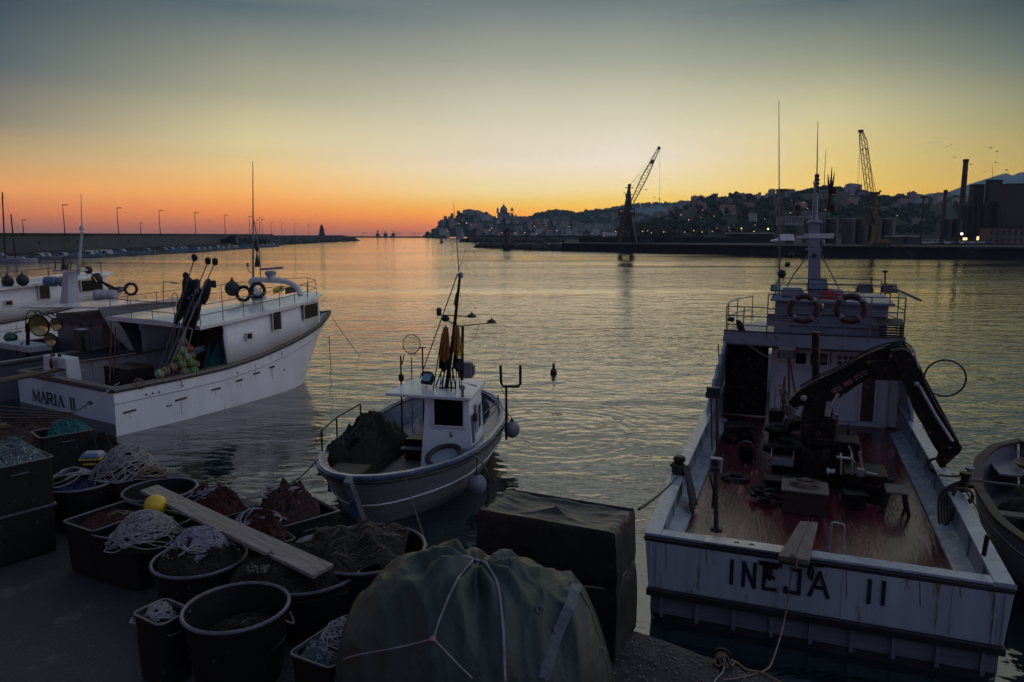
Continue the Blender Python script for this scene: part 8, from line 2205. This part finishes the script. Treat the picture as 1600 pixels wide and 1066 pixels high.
# near bin with thick white rope and the near empty tub
t, L, W, h, c, a = quad_bin((207, 959), (258, 936), (240, 983), RIM, 'black bin at the bottom left holding thick white rope')
n_ = heap_thing('rope_coil', 'thick white rope and green twine in the bottom left bin', 'rope', at_z(249, 961, RIM - .1)); net_fill(n_, (.0, .0, -.14), .2, .2, .1, 'netteal', 61); coil_on(n_, (.0, .0, -.04), .2, .18, .12, 'rope', .012, 14, 95)
t, r, h, c = round_tub(369.5, 948, 80, RIM + .06, 'nearest round black tub with a bare pale rim at the bottom left')
n_ = heap_thing('net_heap', 'dark net and a scrap of cord deep inside the nearest round tub', 'net', (c.x, c.y, RIM - .28)); net_fill(n_, (.05, .0, 0), r * .82, r * .82, .14, 'netbrown', 66); coil_on(n_, (.1, .12, .08), .18, .1, .05, 'rope3', .006, 4, 96)
# bin with rope and white net at bottom centre
t, L, W, h, c, a = quad_bin((452, 1022), (541, 962), (520, 1043), RIM - .05, 'black bin of tangled cord wedged against the green canvas mound')
n_ = heap_thing('rope_heap', 'tangled thin pale cord in the bin against the green canvas mound', 'rope', c); n_.location.z = RIM - .2; net_fill(n_, (0, 0, 0), L * .46, W * .46, .2, 'netpale', 71, a, square=True); coil_on(n_, (0, 0, .04), L * .46, W * .46, .26, 'rope', .009, 16, 97); coil_on(n_, (.08, -.08, .08), .2, .14, .2, 'rope3', .008, 5, 98)

# --- the black sheeted box at the quay edge
def cov(px, py): return at_z(px, py, 2.70)
K = [cov(945, 828), cov(1000, 794), cov(812, 756), cov(733, 791)]        # near right, far right, far left, near left
cc = sum(K, Vector()) / 4; u_ = (K[0] - K[3]).normalized(); v_ = Vector((-u_.y, u_.x, 0)); Lb = (K[0] - K[3]).length; Wb = (K[1] - K[0]).length * .98; ang = atan2(u_.y, u_.x)
t = thing('covered_box', 'tall box wrapped in black sheeting at the quay edge beside the crane boat', 'covered box', (cc.x, cc.y, QZ), ang)
g = G(); hb_ = 2.70 - QZ
def wrapbox(u, v):                          # u round the plan, v: 0 foot .. 1 top centre
    per = [(Lb / 2, -Wb / 2), (Lb / 2, Wb / 2), (-Lb / 2, Wb / 2), (-Lb / 2, -Wb / 2)]
    k = (u * 4) % 4; i = int(k); a, b = per[i], per[(i + 1) % 4]; f = k - i
    x, y = a[0] + (b[0] - a[0]) * f, a[1] + (b[1] - a[1]) * f
    r = hypot(x, y)
    if v < .7:
        w_ = v / .7; z = hb_ * w_
        bulge = .03 * sin(w_ * pi) + .022 * noise.noise((x * 3, y * 3, w_ * 2)) + .025 * noise.noise((x * 9, y * 9, w_ * 1.2)) * (1 - abs(w_ - .62)) - .024 * math.exp(-((w_ - .55) / .05) ** 2) * max(0, min(1, x / Lb * 4 - 1.2))
        s_ = 1 + bulge + .05 * (1 - w_) ** 2 - .05 * max(0, (w_ - .93) / .07) ** 2
        return Vector((x * s_, y * s_, z))
    w_ = (v - .7) / .3; s_ = 1 - w_
    X, Y = x * s_, y * s_
    z = hb_ - .01 * (1 - w_) - .075 * max(0, w_ * (1 - w_) * 4) ** .8 + .022 * noise.noise((X * 2.2, Y * 7, 1)) + .014 * noise.noise((X * 5, Y * 16, 4)) * (1 - .3 * w_) + .018 * (noise.noise((X * 3, Y * 3, 8)))
    if w_ < .14: z -= .045 * (1 - w_ / .14) ** 2
    X *= .97; Y *= .955
    return Vector((X, Y, z))
g.grid(wrapbox, 160, 60); MT['tarpblack2'] = MT['tarpblack']
o = g.make('sheeting', 'tarpblack', t, smooth=True)
g = G(); zt_ = hb_ * .55 
per = [(Lb / 2, -Wb / 2), (Lb / 2, Wb / 2), (-Lb / 2, Wb / 2), (-Lb / 2, -Wb / 2)]
g.tube([(Lb * .3, -Wb * .5 - .02, zt_ - .02), (Lb * .5, -Wb * .5, zt_), (Lb * .5, Wb * .5, zt_)], .010, 6); g.make('lashing', 'rope3', t)

# --- the green canvas mound
YM = 6.05
prof = [(505, 1120), (528, 1075), (534, 1020), (537, 985), (548, 955), (570, 930), (600, 900), (640, 876), (690, 863), (712, 865), (735, 872), (752, 877), (770, 876), (800, 882), (840, 893), (872, 905), (895, 906), (915, 925), (932, 962), (948, 1010), (962, 1066), (975, 1110)]
PM = [at_y(x, y, YM) for x, y in prof]
tab = [(p.x, max(p.z, QZ)) for p in PM]; xm0, xm1 = tab[0][0], tab[-1][0]
def mz(x, y):
    if x <= xm0 or x >= xm1: return QZ - .5
    zp = interp(tab, x); e = sqrt(max(0, 1 - ((x - (xm0 + xm1) / 2) / ((xm1 - xm0) / 2)) ** 2)); dy = .95 * max(.25, e)
    v = (y - YM) / dy
    if abs(v) >= 1: return QZ - .5
    z = QZ + (zp - QZ) * (1 - abs(v) ** 2.3) ** .62
    f = .05 * noise.noise((x * 2.2 + 3, y * 2.2, 1)) + .095 * (.35 - abs(noise.noise((x * 3.2 + y * 1.5, y * 2.0 - x, 6)))) * (.5 + abs(v)) + .06 * (.3 - abs(noise.noise((x * 7 + y * 2, y * 3.2, 16)))) + .012 * (.3 - abs(noise.noise((x * 15, y * 9, 2))))
    # gathers pulled together where the lashing crosses the crown
    q = hypot(x + .30, (y - YM + .05) * 1.2); an = atan2(y - YM + .05, x + .30)
    f += .04 * sin(an * 9 + 1.5 * noise.noise((x * 2, y * 2, 9))) * math.exp(-((q - .35) / .3) ** 2) - .03 * math.exp(-(q / .12) ** 2)
    return z + f
t = thing('canvas_mound', 'big heap under dark green canvas lashed with ropes and a grey strap', 'covered heap', ((xm0 + xm1) / 2, YM, QZ)); o0 = t.location.copy()
g = G(); nu, nv = 240, 170
def mfn(u, v):
    x = xm0 + (xm1 - xm0) * (.5 - .5 * cos(pi * (.004 + .992 * u))); e = sqrt(max(0, 1 - ((x - (xm0 + xm1) / 2) / ((xm1 - xm0) / 2)) ** 2)); dy = .95 * max(.25, e)
    y = YM - dy * cos(pi * (.003 + .994 * v))
    return Vector((x, y, max(mz(x, y), QZ - .05))) - o0
g.grid(mfn, nu, nv); g.make('canvas', 'tarpgreen', t, smooth=True)
def hit(px, py):
    d = ray(px, py).normalized(); s_ = 2.5
    while s_ < 9:
        p = Vector((0, 0, H)) + d * s_
        if p.z < mz(p.x, p.y) + .008: return p
        s_ += .006
    return at_z(px, py, QZ)
def on_mound(pts, r, m, name, n=8, flat=None):
    P = []
    for (a, b) in zip(pts, pts[1:]):
        for k in range(n): q = (a[0] + (b[0] - a[0]) * k / n, a[1] + (b[1] - a[1]) * k / n); P.append(hit(*q) - o0)
    P.append(hit(*pts[-1]) - o0)
    P = [P[0]] + [(P[i - 1] + P[i] * 2 + P[i + 1]) / 4 for i in range(1, len(P) - 1)] + [P[-1]]
    g = G()
    if flat:
        vs = []
        for i, p in enumerate(P):
            d = (P[min(i + 1, len(P) - 1)] - P[max(i - 1, 0)]).normalized(); sd_ = d.cross(Vector((0, -.6, .8))).normalized() * flat
            up = Vector((0, -.012, .014)); vs += [p - sd_ + up, p + sd_ + up]
        g.add(vs, [(2 * i, 2 * i + 2, 2 * i + 3, 2 * i + 1) for i in range(len(P) - 1)]); return g.make(name, m, t, solid=.006)
    g.tube(P, r, 6); return g.make(name, m, t, smooth=True)
on_mound([(740, 874), (716, 902), (700, 935), (686, 970), (677, 998)], .009, 'rope', 'lashing')
on_mound([(677, 998), (640, 1008), (600, 1016), (560, 1023), (537, 1030)], .006, 'rope', 'lashing')
on_mound([(677, 998), (700, 1022), (722, 1045), (738, 1060)], .008, 'rope', 'lashing')
on_mound([(722, 868), (742, 874), (760, 880), (775, 905), (781, 930), (786, 980), (788, 1030), (789, 1064)], .012, 'rope2', 'lashing')
on_mound([(892, 909), (908, 925), (922, 950), (934, 985), (944, 1020), (952, 1050)], .008, 'rope3', 'lashing')
on_mound([(901, 915), (892, 945), (878, 975), (866, 1005), (856, 1040), (850, 1062)], 0, 'strap', 'strap', flat=.045)
p = hit(676, 998) - o0; g = G(); g.ball(p, .028, 8, (1, 1, .8), .2); g.tube([p, p + Vector((.01, -.03, -.1))], .005, 4); g.make('knot', 'pinkink', t)
for px, py, r_ in ((844, 953, .03), (873, 984, .04), (940, 1018, .025)):
    p = hit(px, py) - o0 + Vector((0, -.012, .008)); g = G(); g.torus(p, r_, r_ * .28, (.2, -.8, .5), 20, 6); g.make('grommet', 'rim', t, smooth=True)

# --- bollard with rope, quay ropes, mooring lines
p = at_z(1128, 1040, QZ)
t = thing('mooring_ring', 'old iron mooring ring wrapped in frayed rope on the quay edge', 'mooring ring', p)
g = G(); g.lathe([(.09, 0), (.09, .02), (.05, .04), (.045, .10)], n=12); g.torus((0, 0, .11), .075, .016, (.3, 1, .2), 20, 6); g.make('ring', 'darksteel', t)
coil_on(t, (.0, 0, .02), .10, .07, .12, 'rope3', .011, 9, 101)
ropeline(crv([p + Vector((0, -.03, .12)), p + Vector((-.02, -.12, .02)), at_z(1117, 1064, QZ + .015), at_z(1108, 1090, QZ + .01)], 8), .008, 'rope', 'thin pale cord running down from the mooring ring', 'cord')
ropeline(crv([p + Vector((.05, 0, .08)), at_z(1152, 1036, QZ + .02), at_z(1166, 1046, QZ + .02), at_z(1192, 1052, QZ + .02), at_z(1222, 1068, QZ + .02)], 8), .012, 'rope3', 'frayed rope lying from the mooring ring along the quay edge')
a = IF.wor(IF.z(1240, 873, 1.44))
ropeline(crv([a, IF.wor(IF.y(1234, 915, -.16)), IF.wor(IF.y(1229, 950, -.16)), at_z(1222, 985, .75), at_z(1208, 1030, 1.05), at_z(1196, 1047, 1.28), at_z(1160, 1058, QZ + .015), at_z(1130, 1063, QZ + .015)], 8), .008, 'rope3', 'thin cord hanging from the gangplank down to the quay')
a = at_z(998, 796, 2.72); b = IF.wor(IF.z(1058, 745, 1.45)); 
ropeline(sag(a, b, .04), .017, 'ropedark', 'dark mooring rope from the black sheeted box to the left bollard of the crane boat')
# lines of the small wooden boat
a = GF.wor(GF.z(497, 718, 1.1)); ropeline(crv([a, at_z(470, 745, .7), at_z(440, 764, .55), at_z(408, 776, .75), at_z(380, 780, 1.2), at_z(360, 783, 1.4)], 8), .013, 'ropedark', 'sagging dark mooring line from the bow of the small wooden boat')
a = GF.wor(GF.z(631, 741, 1.1)); ropeline(sag(a, at_z(668, 856, 1.35), .02), .011, 'ropedark', 'straight dark line from the bow of the small wooden boat to the quay')
ropeline(crv([at_z(300, 754, 1.32), at_z(330, 750, 1.1), at_z(365, 746, .8), at_z(404, 741, .5)], 6), .014, 'rope3', 'brown rope stretched low over the water behind the red nets')
# lines of the named white boat
a = MF.wor(MF.z(186, 598, 1.40)); b = at_z(18, 690, 1.5); pts = sag(a, b, .12, 20)
t = thing('mooring_rope', 'pale mooring rope from the stern corner of the named white boat to the quay', 'rope', (0, 0, 0)); g = G(); g.tube(pts[:8], .014, 6); g.make('pale_part', 'rope', t); g = G(); g.tube(pts[7:], .022, 6); g.ball(pts[7], .05, 8, (1.6, 1, 1), .2); g.make('spliced_part', 'ropedark', t)
a = at_z(-6, 598, 1.55); b = MF.wor(MF.z(114, 574, 1.45))
t = thing('boarding_plank', 'narrow brown boarding plank reaching over the stern of the named white boat', 'plank', (0, 0, 0)); g = G(); g.beam(a, b, .28, .07); g.make('board', 'wood', t, bevel=.01); g = G(); g.beam(at_z(-6, 594, 1.6), at_z(60, 581, 1.55), .06, .05); g.make('side_rail', 'plank', t)
a = MF.wor(MF.z(519, 496, 2.35)); ropeline(sag(a, at_z(562, 556, -.05), .05), .012, 'ropedark', 'slanting anchor line from the bow of the named white boat into the water')
a = MF.wor(MF.z(514, 525, 1.6)); ropeline(crv([a, at_z(516, 560, .15), at_z(517, 571, -.05)], 6), .014, 'ropedark', 'line hanging straight down from the bow of the named white boat')
# lines across to the boat at the right edge
a = IF.wor(IF.z(1506, 762, 1.5)); ropeline(sag(a, at_z(1600, 870, 1.1), .1), .014, 'ropedark', 'thin dark rope from the right bollard of the crane boat toward the edge boat')
ropeline(sag(IF.wor(IF.z(1468, 742, 1.38)), IF.wor(IF.z(1513, 742, 1.4)), .03), .02, 'ropedark', 'short thick rope joining the crane boat rail to its right bollard')
